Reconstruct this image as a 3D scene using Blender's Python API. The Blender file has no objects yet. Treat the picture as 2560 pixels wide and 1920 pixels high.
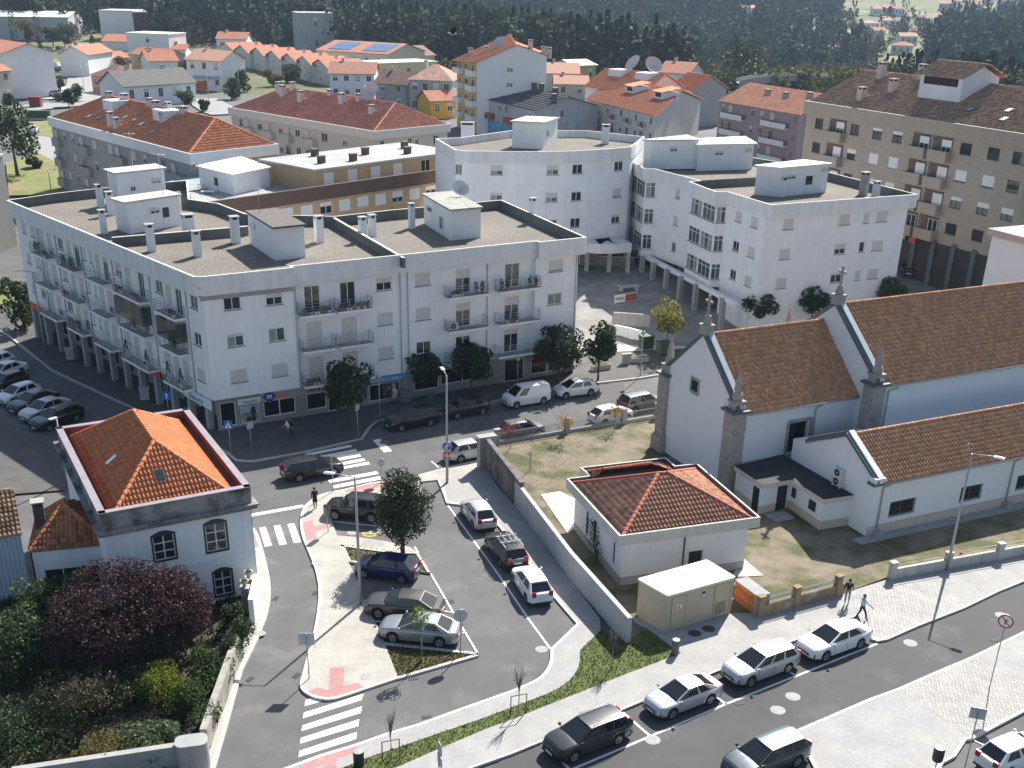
import bpy,math,random
import numpy as np
from mathutils import Vector,Matrix
random.seed(7);RNG=np.random.default_rng(11)
SC=bpy.context.scene
COL=SC.collection
# ------------------------------------------------------------------ camera
F,CX,CY,W0,CAMH=2835.0,1280.0,1350.0,2560.0,34.2
PITCH,ROLL=math.radians(26.65),math.radians(-1.2)
_f=Vector((0,math.cos(PITCH),-math.sin(PITCH)));_r=Vector((1,0,0));_d=_f.cross(_r)
CR_=math.cos(ROLL)*_r+math.sin(ROLL)*_d
CD_=-math.sin(ROLL)*_r+math.cos(ROLL)*_d
cam_d=bpy.data.cameras.new('camera');cam=bpy.data.objects.new('camera',cam_d);COL.objects.link(cam)
cam_d.sensor_width=36;cam_d.lens=F/W0*36;cam_d.shift_y=(CY-960)/W0;cam_d.shift_x=0
cam_d.clip_start=0.5;cam_d.clip_end=9000
m=Matrix((CR_,-CD_,-_f)).transposed().to_4x4();m.translation=(0,0,CAMH);cam.matrix_world=m
SC.camera=cam
# ------------------------------------------------------------------ sky, sun, exposure
SUN_EL,SUN_AZ=math.radians(41),math.radians(24.5)
TOSUN=Vector((math.sin(SUN_AZ)*math.cos(SUN_EL),math.cos(SUN_AZ)*math.cos(SUN_EL),math.sin(SUN_EL)))
wd=bpy.data.worlds.new('World');SC.world=wd;wd.use_nodes=True
nt=wd.node_tree;bg=nt.nodes['Background']
sk=nt.nodes.new('ShaderNodeTexSky');sk.sky_type='NISHITA';sk.sun_disc=False
sk.sun_elevation=SUN_EL;sk.sun_rotation=SUN_AZ;sk.air_density=1.0;sk.dust_density=1.2;sk.ozone_density=1.0
nt.links.new(sk.outputs[0],bg.inputs[0]);bg.inputs[1].default_value=0.078
sl=bpy.data.lights.new('sun','SUN');sl.energy=5.0;sl.angle=math.radians(0.53);sl.color=(1,0.955,0.88)
so=bpy.data.objects.new('sun',sl);COL.objects.link(so);so.location=(60,120,150)
so.rotation_euler=(-TOSUN).to_track_quat('-Z','Y').to_euler()
SC.view_settings.view_transform='Standard';SC.view_settings.look='None'
SC.view_settings.exposure=0.9;SC.view_settings.gamma=1.0;SC.view_settings.use_curve_mapping=False
SC.render.engine='CYCLES'
SC.cycles.use_denoising=True
SC.cycles.max_bounces=5;SC.cycles.diffuse_bounces=3;SC.cycles.glossy_bounces=2;SC.cycles.transmission_bounces=3
SC.cycles.transparent_max_bounces=6;SC.cycles.volume_bounces=0;SC.cycles.caustics_reflective=False;SC.cycles.caustics_refractive=False
# ------------------------------------------------------------------ terrain and picture-to-place
def ss(a,b,t):
 t=(t-a)/(b-a);t=0.0 if t<0 else 1.0 if t>1 else t
 return t*t*(3-2*t)
def gz(x,y):
 g=2.6*ss(103,145,y+min(0.0,x)*0.5)
 g-=1.1*ss(-20,-40,x)*ss(70,100,y)*(1-ss(125,175,y))
 if y>240:
  g-=13*ss(330,540,y-330*ss(70,-50,x))
  g+=40*ss(620,1500,y+0.25*x)+150*ss(1300,3600,y)
  g+=5*math.sin(x*0.011+1)*math.sin(y*0.008)*ss(330,700,y)
 return g
def ray(px,py):
 return CR_*((px-CX)/F)+CD_*((py-CY)/F)+_f
def U(p,z=None):
 d=ray(*p)
 if z is not None:
  t=(z-CAMH)/d.z
  return Vector((d.x*t,d.y*t,z))
 if d.z>-0.02 or-CAMH/d.z>330:
  t=100.0
  while t<6000:
   if CAMH+d.z*t<gz(d.x*t,d.y*t):break
   t+=4
  return Vector((d.x*t,d.y*t,gz(d.x*t,d.y*t)))
 zz=0.0
 for i in range(12):
  t=(zz-CAMH)/d.z;zz=gz(d.x*t,d.y*t)
 return Vector((d.x*t,d.y*t,zz))
def CR(x0,y0,k):return lambda a,b:(x0+a/k,y0+b/k)
def onY(p,Y):
 d=ray(*p);t=Y/d.y
 return Vector((d.x*t,Y,CAMH+d.z*t))
def zat(p,xy):
 d=ray(*p);t=(d.x*xy[0]+d.y*xy[1])/(d.x**2+d.y**2);return CAMH+d.z*t
 # ------------------------------------------------------------------ objects
def addprops(o,label=None,cat=None,group=None,kind=None):
 if label:o['label']=label
 if cat:o['category']=cat
 if group:o['group']=group
 if kind:o['kind']=kind
 return o
def thing(name,label,cat,loc=(0,0,0),rz=0.0,group=None):
 o=bpy.data.objects.new(name,None);COL.objects.link(o);o.empty_display_size=0.3
 o.location=loc;o.rotation_euler=(0,0,rz)
 return addprops(o,label,cat,group)
def obj(name,me,parent=None,loc=(0,0,0),rz=0.0):
 o=bpy.data.objects.new(name,me);COL.objects.link(o)
 o.location=loc;o.rotation_euler=(0,0,rz);o.parent=parent
 return o
def copytree(o,parent=None):
 c=o.copy();COL.objects.link(c);c.parent=parent
 for ch in o.children:copytree(ch,c)
 return c
class MB:
 def __init__(s):s.v=[];s.f=[];s.m=[];s.sm=[]
 def face(s,pts,mi=0,smooth=False):
  n=len(s.v);s.v.extend([tuple(p)for p in pts]);s.f.append(tuple(range(n,n+len(pts))));s.m.append(mi);s.sm.append(smooth)
 def add(s,V,Fs,mi=0,smooth=False):
  n=len(s.v);s.v.extend([tuple(p)for p in V])
  for f in Fs:s.f.append(tuple(i+n for i in f));s.m.append(mi);s.sm.append(smooth)
 def box(s,x0,x1,y0,y1,z0,z1,mi=0,top=None):
  V=[(x0,y0,z0),(x1,y0,z0),(x1,y1,z0),(x0,y1,z0),(x0,y0,z1),(x1,y0,z1),(x1,y1,z1),(x0,y1,z1)]
  s.add(V,[(0,3,2,1),(0,1,5,4),(1,2,6,5),(2,3,7,6),(3,0,4,7)],mi);s.add(V[4:],[(0,1,2,3)],mi if top is None else top)
 def obox(s,c,size,rz=0.0,mi=0,top=None):
  ca,sa=math.cos(rz),math.sin(rz);hx,hy=size[0]/2,size[1]/2;z0,z1=c[2],c[2]+size[2]
  P=[(c[0]+ca*a-sa*b,c[1]+sa*a+ca*b)for a,b in((-hx,-hy),(hx,-hy),(hx,hy),(-hx,hy))]
  s.prism(P,z0,z1,mi,top)
 def prism(s,P,z0,z1,mi=0,top=None,bottom=True):
  P=[(p[0],p[1])for p in P]
  if sum(P[i-1][0]*P[i][1]-P[i][0]*P[i-1][1]for i in range(len(P)))<0:P=P[::-1]
  n=len(P);V=[(x,y,z0)for x,y in P]+[(x,y,z1)for x,y in P]
  s.add(V,[(i,(i+1)%n,n+(i+1)%n,n+i)for i in range(n)],mi)
  s.add(V[n:],[tuple(range(n))],mi if top is None else top)
  if bottom:s.add(V[:n],[tuple(range(n))[::-1]],mi)
 def tube(s,pts,r,n=8,mi=0,cap=True,smooth=True):
  pts=[Vector(p)for p in pts];rr=r if isinstance(r,(list,tuple))else[r]*len(pts)
  base=len(s.v);prev=None
  for i,p in enumerate(pts):
   d=(pts[min(i+1,len(pts)-1)]-pts[max(i-1,0)]).normalized()
   a=Vector((1,0,0))if abs(d.x)<0.8 else Vector((0,1,0))
   if prev is not None:a=prev
   a=(a-d*a.dot(d)).normalized();b=d.cross(a);prev=a
   for k in range(n):
    t=2*math.pi*k/n
    s.v.append(tuple(p+(a*math.cos(t)+b*math.sin(t))*rr[i]))
  for i in range(len(pts)-1):
   for k in range(n):
    k2=(k+1)%n;s.f.append((base+i*n+k,base+i*n+k2,base+(i+1)*n+k2,base+(i+1)*n+k));s.m.append(mi);s.sm.append(smooth)
  if cap:
   s.f.append(tuple(base+k for k in range(n))[::-1]);s.m.append(mi);s.sm.append(False)
   e=base+(len(pts)-1)*n;s.f.append(tuple(e+k for k in range(n)));s.m.append(mi);s.sm.append(False)
 def lathe(s,prof,c=(0,0,0),n=12,mi=0,smooth=True):
  base=len(s.v)
  for r,z in prof:
   for k in range(n):
    t=2*math.pi*k/n;s.v.append((c[0]+r*math.cos(t),c[1]+r*math.sin(t),c[2]+z))
  for i in range(len(prof)-1):
   for k in range(n):
    k2=(k+1)%n;s.f.append((base+i*n+k,base+i*n+k2,base+(i+1)*n+k2,base+(i+1)*n+k));s.m.append(mi);s.sm.append(smooth)
 def mesh(s,name,mats):
  me=bpy.data.meshes.new(name);me.from_pydata(s.v,[],s.f)
  for mt in(mats if isinstance(mats,(list,tuple))else[mats]):me.materials.append(mt)
  me.polygons.foreach_set('material_index',s.m);me.polygons.foreach_set('use_smooth',s.sm);me.update()
  return me
 def build(s,name,mats,parent=None,loc=(0,0,0),rz=0.0,kind=None):
  o=obj(name,s.mesh(name,mats),parent,loc,rz)
  if kind:o['kind']=kind
  return o
def npmesh(name,V,Q,mats,midx=None,smooth=False):
 """V (n,3) Q (m,k)"""
 me=bpy.data.meshes.new(name);V=np.asarray(V,np.float32);Q=np.asarray(Q,np.int32);k=Q.shape[1]
 me.vertices.add(len(V));me.vertices.foreach_set('co',V.ravel())
 me.loops.add(Q.size);me.loops.foreach_set('vertex_index',Q.ravel())
 me.polygons.add(len(Q));me.polygons.foreach_set('loop_start',np.arange(0,Q.size,k,dtype=np.int32));me.polygons.foreach_set('loop_total',np.full(len(Q),k,np.int32))
 for mt in(mats if isinstance(mats,(list,tuple))else[mats]):me.materials.append(mt)
 if midx is not None:me.polygons.foreach_set('material_index',np.asarray(midx,np.int32))
 if smooth:me.polygons.foreach_set('use_smooth',np.ones(len(Q),bool))
 me.update(calc_edges=True);me.validate()
 return me
 # ------------------------------------------------------------------ materials
_M={}
def mat(name,col,rough=0.8,var=0.12,scale=1.5,detail=6,metal=0.0,bump=0.0,bscale=None,streak=0.0,spec=None,coat=0.0,island=0.0,trans=0.0,var2=0.0,scale2=0.15,grime=None):
 if name in _M:return _M[name]
 mt=bpy.data.materials.new(name);mt.use_nodes=True;_M[name]=mt
 n=mt.node_tree.nodes;L=mt.node_tree.links;b=n['Principled BSDF']
 b.inputs['Roughness'].default_value=rough;b.inputs['Metallic'].default_value=metal
 if spec is not None:b.inputs['Specular IOR Level'].default_value=spec
 if coat:b.inputs['Coat Weight'].default_value=coat;b.inputs['Coat Roughness'].default_value=0.05
 c4=(*col,1.0);b.inputs['Base Color'].default_value=c4;mt.diffuse_color=c4
 tc=n.new('ShaderNodeTexCoord');cur=None
 def mul(fac_socket,lo,hi,cur):
  r=n.new('ShaderNodeMapRange');r.inputs['From Min'].default_value=0.25;r.inputs['From Max'].default_value=0.75
  r.inputs['To Min'].default_value=lo;r.inputs['To Max'].default_value=hi;L.new(fac_socket,r.inputs['Value'])
  v=n.new('ShaderNodeVectorMath');v.operation='SCALE'
  if cur is None:v.inputs[0].default_value=col
  else:L.new(cur,v.inputs[0])
  L.new(r.outputs[0],v.inputs['Scale']);return v.outputs[0]
 def noise(sc,det=6,vec=None):
  t=n.new('ShaderNodeTexNoise');t.inputs['Scale'].default_value=sc;t.inputs['Detail'].default_value=det;t.inputs['Roughness'].default_value=0.6
  L.new(vec or tc.outputs['Object'],t.inputs['Vector']);return t
 if var:cur=mul(noise(scale,detail).outputs['Fac'],1-var,1+var,cur)
 if var2:cur=mul(noise(scale2,4).outputs['Fac'],1-var2,1+var2,cur)
 if streak:
  mp=n.new('ShaderNodeMapping');mp.inputs['Scale'].default_value=(1.6,1.6,0.09);L.new(tc.outputs['Object'],mp.inputs['Vector'])
  cur=mul(noise(1.5,7,mp.outputs[0]).outputs['Fac'],1-streak,1+streak*0.35,cur)
 if island:
  g=n.new('ShaderNodeNewGeometry');cur=mul(g.outputs['Random Per Island'],1-island,1+island,cur)
 if grime is not None:
  gcol,lo,hi,gs=grime
  t=noise(gs,8);r=n.new('ShaderNodeMapRange');r.inputs['From Min'].default_value=lo;r.inputs['From Max'].default_value=hi;L.new(t.outputs['Fac'],r.inputs['Value'])
  x=n.new('ShaderNodeMix');x.data_type='RGBA';L.new(r.outputs[0],x.inputs['Factor'])
  if cur is None:x.inputs['A'].default_value=c4
  else:L.new(cur,x.inputs['A'])
  x.inputs['B'].default_value=(*gcol,1);cur=x.outputs['Result']
 if cur is not None:L.new(cur,b.inputs['Base Color'])
 if bump:
  t=noise(bscale or scale*4,5);bp=n.new('ShaderNodeBump');bp.inputs['Strength'].default_value=bump;bp.inputs['Distance'].default_value=0.03
  L.new(t.outputs['Fac'],bp.inputs['Height']);L.new(bp.outputs[0],b.inputs['Normal'])
 if trans:
  out=n['Material Output'];tr=n.new('ShaderNodeBsdfTranslucent');mx=n.new('ShaderNodeMixShader');mx.inputs[0].default_value=trans
  if cur is not None:L.new(cur,tr.inputs['Color'])
  else:tr.inputs['Color'].default_value=c4
  L.new(b.outputs[0],mx.inputs[1]);L.new(tr.outputs[0],mx.inputs[2]);L.new(mx.outputs[0],out.inputs['Surface'])
 return mt
def pattern(name,c1,c2,mortar,sx,sy,msize=0.06,rough=0.85,rz=0.0,bump=0.25,offset=0.5,var=0.12,coord='Object'):
 """block paving, tiles and bricks too small to build"""
 if name in _M:return _M[name]
 mt=bpy.data.materials.new(name);mt.use_nodes=True;_M[name]=mt
 n=mt.node_tree.nodes;L=mt.node_tree.links;b=n['Principled BSDF'];b.inputs['Roughness'].default_value=rough
 tc=n.new('ShaderNodeTexCoord');mp=n.new('ShaderNodeMapping');mp.inputs['Rotation'].default_value=(0,0,rz);L.new(tc.outputs[coord],mp.inputs[0])
 br=n.new('ShaderNodeTexBrick');br.inputs['Color1'].default_value=(*c1,1);br.inputs['Color2'].default_value=(*c2,1);br.inputs['Mortar'].default_value=(*mortar,1)
 br.inputs['Scale'].default_value=1.0;br.inputs['Brick Width'].default_value=sx;br.inputs['Row Height'].default_value=sy;br.inputs['Mortar Size'].default_value=msize*sy;br.offset=offset
 L.new(mp.outputs[0],br.inputs['Vector'])
 t=n.new('ShaderNodeTexNoise');t.inputs['Scale'].default_value=0.7;t.inputs['Detail'].default_value=8;L.new(tc.outputs['Object'],t.inputs['Vector'])
 r=n.new('ShaderNodeMapRange');r.inputs['From Min'].default_value=0.3;r.inputs['From Max'].default_value=0.7;r.inputs['To Min'].default_value=1-var;r.inputs['To Max'].default_value=1+var;L.new(t.outputs['Fac'],r.inputs['Value'])
 v=n.new('ShaderNodeVectorMath');v.operation='SCALE';L.new(br.outputs['Color'],v.inputs[0]);L.new(r.outputs[0],v.inputs['Scale']);L.new(v.outputs[0],b.inputs['Base Color'])
 if bump:
  bp=n.new('ShaderNodeBump');bp.inputs['Strength'].default_value=bump;bp.inputs['Distance'].default_value=0.02;bp.invert=True
  L.new(br.outputs['Fac'],bp.inputs['Height']);L.new(bp.outputs[0],b.inputs['Normal'])
 return mt
def glassmat(name,col,rough=0.06):
 if name in _M:return _M[name]
 mt=mat(name,col,rough,var=0.35,scale=0.9,detail=3,spec=0.6);return mt
WHITE=mat('white_render',(0.84,0.845,0.85),0.85,var=0.04,scale=0.8,streak=0.07,var2=0.05,scale2=0.2,bump=0.06,bscale=30)
WHITE2=mat('white_render_clean',(0.84,0.84,0.84),0.85,var=0.03,scale=0.6,streak=0.04,bump=0.05,bscale=30)
STAINW=mat('stained_parapet',(0.76,0.765,0.765),0.85,var=0.06,scale=1.0,streak=0.16,grime=((0.25,0.25,0.24),0.62,0.85,1.3))
CONC=mat('concrete',(0.36,0.36,0.35),0.9,var=0.15,scale=0.9,streak=0.12,bump=0.15,bscale=18)
CONCD=mat('dark_concrete',(0.13,0.135,0.135),0.9,var=0.2,scale=0.8,streak=0.15,bump=0.1,bscale=15)  # on parapet inner faces this dark tone paints in their shade
GRAVEL=mat('roof_gravel',(0.175,0.155,0.13),0.95,var=0.6,scale=4.5,detail=9,bump=0.8,bscale=9,var2=0.14,scale2=0.25)
SHUT=mat('roller_shutter',(0.60,0.59,0.56),0.7,var=0.06,scale=2)
FRAMEW=mat('white_frame',(0.78,0.78,0.77),0.5,var=0)
FRAMED=mat('dark_frame',(0.055,0.045,0.04),0.5,var=0)
GLASS=glassmat('window_glass',(0.025,0.035,0.038))
GLASSG=glassmat('green_window_glass',(0.05,0.10,0.095))
CURT=mat('net_curtain',(0.26,0.28,0.27),0.35,var=0.25,scale=2.5,spec=0.5)
SILL=mat('stone_sill',(0.25,0.24,0.23),0.8,var=0.1)
STEEL=mat('galvanised_steel',(0.42,0.43,0.44),0.45,var=0.08,metal=0.6)
DARK=mat('dark_recess',(0.03,0.03,0.032),0.9,var=0.1)
BLACK=mat('black_plastic',(0.02,0.02,0.021),0.5,var=0)
PIPE=mat('grey_pipe',(0.40,0.41,0.42),0.6,var=0.05)
STONE=mat('granite',(0.37,0.345,0.31),0.85,var=0.22,scale=2.5,detail=8,streak=0.12,bump=0.15,bscale=14)
# ------------------------------------------------------------------ building kit
def rot2(a):return Vector((math.cos(a),math.sin(a)))
class Fc:
 """a facade seen from outside: u runs left to right, off is outwards"""
 def __init__(s,O,az):s.O=Vector((O[0],O[1]));s.az=az;s.D=rot2(az);s.N=Vector((s.D.y,-s.D.x))
 def p(s,u,z,off=0.0):
  q=s.O+s.D*u+s.N*off;return Vector((q.x,q.y,z))
def wall(mb,fc,u0,u1,z0,z1,holes=(),off=0.0,depth=0.16,mi=0):
 us=sorted({u0,u1,*[min(max(v,u0),u1)for h in holes for v in h[:2]]});zs=sorted({z0,z1,*[min(max(v,z0),z1)for h in holes for v in h[2:4]]})
 for a,b in zip(us,us[1:]):
  for c,d in zip(zs,zs[1:]):
   m_,k_=(a+b)/2,(c+d)/2
   if any(h[0]<m_<h[1]and h[2]<k_<h[3]for h in holes):continue
   mb.face([fc.p(a,c,off),fc.p(b,c,off),fc.p(b,d,off),fc.p(a,d,off)],mi)
 for h in holes:
  a,b,c,d=h[:4];i=off-depth
  mb.face([fc.p(a,c,off),fc.p(a,d,off),fc.p(a,d,i),fc.p(a,c,i)],mi);mb.face([fc.p(b,d,off),fc.p(b,c,off),fc.p(b,c,i),fc.p(b,d,i)],mi)
  mb.face([fc.p(a,d,off),fc.p(b,d,off),fc.p(b,d,i),fc.p(a,d,i)],mi);mb.face([fc.p(b,c,off),fc.p(a,c,off),fc.p(a,c,i),fc.p(b,c,i)],mi)
def strip(mb,fc,u0,u1,z0,z1,o0,o1,mi=0):
 """a box on a facade"""
 V=[fc.p(u,z,o)for z in(z0,z1)for u,o in((u0,o1),(u1,o1),(u1,o0),(u0,o0))]
 mb.add(V,[(3,2,1,0),(0,1,5,4),(1,2,6,5),(2,3,7,6),(3,0,4,7),(4,5,6,7)],mi)
_MC={}
def cached(key,fn):
 if key not in _MC:_MC[key]=fn()
 return _MC[key]
def window(parent,fc,u0,u1,z0,z1,shut=0.0,mull=1,frame=FRAMEW,glass=GLASS,sill=SILL,rec=0.12,off=0.0,name='window',hbar=0,curtain=False,ft=0.055,shmat=None):
 w,h=round(u1-u0,2),round(z1-z0,2);shut=round(shut,2);k=(w,h,shut,mull,frame.name,hbar,ft)
 def mk_frame():
  b=MB();t=ft
  b.box(-w/2,-w/2+t,-0.06,0,0,h);b.box(w/2-t,w/2,-0.06,0,0,h);b.box(-w/2+t,w/2-t,-0.06,0,0,t);b.box(-w/2+t,w/2-t,-0.06,0,h-t,h)
  for i in range(mull):
   x=-w/2+w*(i+1)/(mull+1);b.box(x-t*0.55,x+t*0.55,-0.055,0,t,h-t)
  for i in range(hbar):
   z=h*(0.72 if hbar==1 else(i+1)/(hbar+1));b.box(-w/2+t,w/2-t,-0.05,0,z-0.03,z+0.03)
  return b.mesh('window_frame',frame)
 p=fc.p((u0+u1)/2,z0,off-rec)
 o=obj(name,cached(('wf',)+k,mk_frame),parent,p,fc.az)
 def mk_pane():
  b=MB();pw=w/(mull+1);b.box(-pw/2+0.03,pw/2-0.03,-0.025,-0.01,ft*0.5,h-ft*0.5);return b
 if shut<0.97:
  for i in range(mull+1):
   g=CURT if(curtain and i%2==0)else glass
   obj('pane',cached(('wp',w,h,mull,g.name,ft),lambda:mk_pane().mesh('pane',g)),o,(-w/2+w*(i+0.5)/(mull+1),0,0))
 if shut>0.02:
  sm=shmat or SHUT
  def mk_sh():
   b=MB();z=h-h*shut;n=max(2,int(h*shut/0.11))
   for i in range(n):
    a,c=z+(h-z)*i/n,z+(h-z)*(i+1)/n
    b.box(-w/2+0.005,w/2-0.005,-0.095,-0.062,a+0.004,c)
    b.box(-w/2+0.005,w/2-0.005,-0.088,-0.062,a,a+0.004)
   return b.mesh('shutter',sm)
  obj('shutter',cached(('ws',w,h,shut,sm.name),mk_sh),o)
 if sill is not None:
  obj('sill',cached(('wl',w,sill.name),lambda:(lambda b:(b.box(-w/2-0.07,w/2+0.07,-0.21,0,-0.06,-0.001),b)[1])(MB()).mesh('sill',sill)),o)
 return o
def railing(mb,pts,z0,h=0.95,n=4,r=0.022,posts=0.0,pr=0.028):
 for i in range(n):
  z=z0+h*(i+1)/n
  mb.tube([(p[0],p[1],z)for p in pts],r,5)
 for a,b in zip(pts,pts[1:]):
  L_=(Vector(b[:2])-Vector(a[:2])).length;k=max(1,int(round(L_/(posts or 1e9))))
  for i in range(k+1):
   q=Vector(a[:2]).lerp(Vector(b[:2]),i/k);mb.tube([(q.x,q.y,z0),(q.x,q.y,z0+h)],pr,5)
def balcony(parent,fc,u0,u1,z,depth=0.95,off=0.0,rails=4,slab=WHITE,style='rail',rail=STEEL):
 c=fc.p((u0+u1)/2,z,off);w=round(u1-u0,2)
 def mk():
  b=MB();b.box(-w/2,w/2,-depth,0.02,-0.2,0,0);b.box(-w/2+0.02,w/2-0.02,-depth+0.02,0.02,0,0.02,1);return b.mesh('balcony',[slab,CONC])
 o=obj('balcony',cached(('bal',w,depth,slab.name),mk),parent,c,fc.az)
 if style=='rail':
  def mk2():
   b=MB();railing(b,[(-w/2+0.05,-0.02),(-w/2+0.05,-depth+0.05),(w/2-0.05,-depth+0.05),(w/2-0.05,-0.02)],0.02,0.92,rails,0.02,1.1);return b.mesh('railing',rail)
  obj('railing',cached(('rl',w,depth,rails,rail.name),mk2),o)
 elif style=='solid':
  def mk3():
   b=MB();t=0.12
   b.box(-w/2,w/2,-depth,-depth+t,0.001,1.0);b.box(-w/2,-w/2+t,-depth+t,0,0.001,1.0);b.box(w/2-t,w/2,-depth+t,0,0.001,1.0);return b.mesh('parapet',slab)
  obj('parapet',cached(('bp',w,depth,slab.name),mk3),o)
 return o
def inpoly(x,y,P):
 r=np.zeros(x.shape,bool);n=len(P)
 for i in range(n):
  x1,y1=P[i-1];x2,y2=P[i]
  if y1==y2:continue
  c=((y1>y)!=(y2>y))&(x<(x2-x1)*(y-y1)/(y2-y1)+x1);r^=c
 return r
def tile_mesh_arrays(pw,ph,hg,lod):
 if lod==0:xs=[0,.17,.36,.54,.72,1.0];hs=[.4,1,1,.4,0.05,0.1]
 else:xs=[0,.25,.6,1.0];hs=[.3,1,.1,.2]
 k=len(xs);lift=hg*0.75
 low=[(x*pw,-0.03,h*hg+lift)for x,h in zip(xs,hs)];hi=[(x*pw,ph,h*hg)for x,h in zip(xs,hs)];bot=[(x*pw,-0.03,-0.01)for x in xs]
 V=np.array(low+hi+bot,np.float32)
 Q=[(i,i+1,k+i+1,k+i)for i in range(k-1)]+[(2*k+i,2*k+i+1,i+1,i)for i in range(k-1)]
 return V,np.array(Q,np.int32)
def tiles(parent,O,ex,ey,poly,mt,pw=0.27,ph=0.40,hg=0.065,lod=1,singles=0,name='roof_tiles',jitter=0.012):
 """O, ex, ey in the parent's frame; poly in (s,t) along ex and ey"""
 O,ex,ey=Vector(O),Vector(ex).normalized(),Vector(ey).normalized();nz=ex.cross(ey).normalized()
 s0,s1=min(p[0]for p in poly),max(p[0]for p in poly);t0,t1=min(p[1]for p in poly),max(p[1]for p in poly)
 S,T=np.meshgrid(np.arange(s0,s1,pw),np.arange(t0,t1,ph));S=S.ravel();T=T.ravel()
 ok=inpoly(S+pw/2,T+ph*0.5,poly);S,T=S[ok],T[ok]
 V,Q=tile_mesh_arrays(pw,ph,hg,lod)
 B=np.array([ex,ey,nz]);o=np.array(O)
 if singles:
  me=cached(('tile',pw,ph,hg,lod,mt.name),lambda:npmesh('roof_tile',V,Q,mt))
  ctr=o+np.outer(S,B[0])+np.outer(T,B[1])
  mw=np.array(parent_world(parent));wc=ctr@mw[:3,:3].T+mw[:3,3]
  order=np.argsort(np.linalg.norm(wc-np.array([0,0,CAMH]),axis=1));pick=order[:singles];rest=order[singles:]
  for i in pick:
   ob=bpy.data.objects.new('roof_tile',me);COL.objects.link(ob);ob.parent=parent
   j=random.uniform(-1,1)*jitter
   M4=Matrix((ex,ey,nz)).transposed().to_4x4();M4 .translation=O+ex*float(S[i])+ey*(float(T[i])+j)+nz*abs(j)
   ob.matrix_basis=M4
  S,T=S[rest],T[rest]
 if len(S)==0:return
 j=RNG.uniform(-1,1,len(S))*jitter
 L=V[None,:,:]+np.stack([S,T+j,np.abs(j)],1)[:,None,:]
 Wv=L.reshape(-1,3)@B+o
 QQ=(Q[None]+(np.arange(len(S))*len(V))[:,None,None]).reshape(-1,4)
 ob=obj(name,npmesh(name,Wv,QQ,mt),parent);ob['kind']='stuff'
 return ob
def parent_world(o):
 M4=Matrix.Identity(4)
 while o is not None:
  M4=Matrix.LocRotScale(o.location,o.rotation_euler,o.scale)@M4;o=o.parent
 return M4
def slope(parent,corners,mt,**kw):
 """tile a planar roof face: corners[0]->corners[1] is the eave, left to right seen from outside"""
 c=[Vector(p)for p in corners];ex=(c[1]-c[0]).normalized();nz=(c[1]-c[0]).cross(c[2]-c[0]).normalized();ey=nz.cross(ex)
 return tiles(parent,c[0]+nz*0.02,ex,ey,[((p-c[0]).dot(ex),(p-c[0]).dot(ey))for p in c],mt,**kw)
def ridge(parent,a,b,mt,r=0.12,step=0.42,single=False):
 """half-round caps along a ridge or hip"""
 a,b=Vector(a),Vector(b);d=(b-a);n=max(1,int(d.length/step));d.normalize();side=d.cross(Vector((0,0,1))).normalized();up=side.cross(d)
 def cap(mb,M4):
  k=6;V=[]
  for e,(l,rr)in enumerate(((0,r*1.12),(step*1.08,r*0.9))):
   for i in range(k+1):
    t=math.pi*i/k;V.append(M4@Vector((math.cos(t)*rr,l,math.sin(t)*rr)))
  mb.add(V,[(i,i+1,k+1+i+1,k+1+i)for i in range(k)],0,True);mb.add(V,[tuple(range(k+1))],0)
 Bm=Matrix((side,d,up)).transposed().to_4x4()
 if single:
  me=cached(('cap',r,step,mt.name),lambda:(lambda m_:(cap(m_,Matrix.Identity(4)),m_)[1])(MB()).mesh('ridge_tile',mt))
  for i in range(n):
   ob=bpy.data.objects.new('ridge_tile',me);COL.objects.link(ob);ob.parent=parent
   M4=Bm.copy();M4 .translation=a+d*(i*(b-a).length/n);ob.matrix_basis=M4
 else:
  m_=MB()
  for i in range(n):
   M4=Bm.copy();M4 .translation=a+d*(i*(b-a).length/n);cap(m_,M4)
  m_.build('ridge_tiles',mt,parent,kind='stuff')
def tmat(name,col,isl=0.25,dark=0.2):
 mt=mat(name,col,0.9,var=0.2,scale=3.0,spec=0.15,island=isl,var2=dark,scale2=0.35,bump=0.1,bscale=20)
 n=mt.node_tree.nodes;L=mt.node_tree.links;b=n['Principled BSDF']
 lk=b.inputs['Base Color'].links[0];src=lk.from_socket
 oi=n.new('ShaderNodeObjectInfo');r=n.new('ShaderNodeMapRange');r.inputs['To Min'].default_value=0.85;r.inputs['To Max'].default_value=1.12;L.new(oi.outputs['Random'],r.inputs['Value'])
 v=n.new('ShaderNodeVectorMath');v.operation='SCALE';L.new(src,v.inputs[0]);L.new(r.outputs[0],v.inputs['Scale']);L.new(v.outputs[0],b.inputs['Base Color'])
 return mt
TILE_O=tmat('orange_roof_tile',(0.60,0.215,0.10),0.12,0.05)
TILE_C=tmat('church_roof_tile',(0.56,0.30,0.17),0.14,0.08)
TILE_H=tmat('brown_roof_tile',(0.46,0.235,0.15),0.22,0.1)
TILE_R=tmat('red_roof_tile',(0.60,0.235,0.13),0.14,0.08)
TILE_R2=tmat('dull_red_roof_tile',(0.53,0.23,0.165),0.15,0.1)
TILE_P=tmat('pale_red_roof_tile',(0.58,0.27,0.17),0.18,0.1)
TILE_B=tmat('weathered_brown_tile',(0.36,0.235,0.16),0.25,0.15)
TILE_D=tmat('old_dark_tile',(0.17,0.085,0.06),0.3,0.2)
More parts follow.
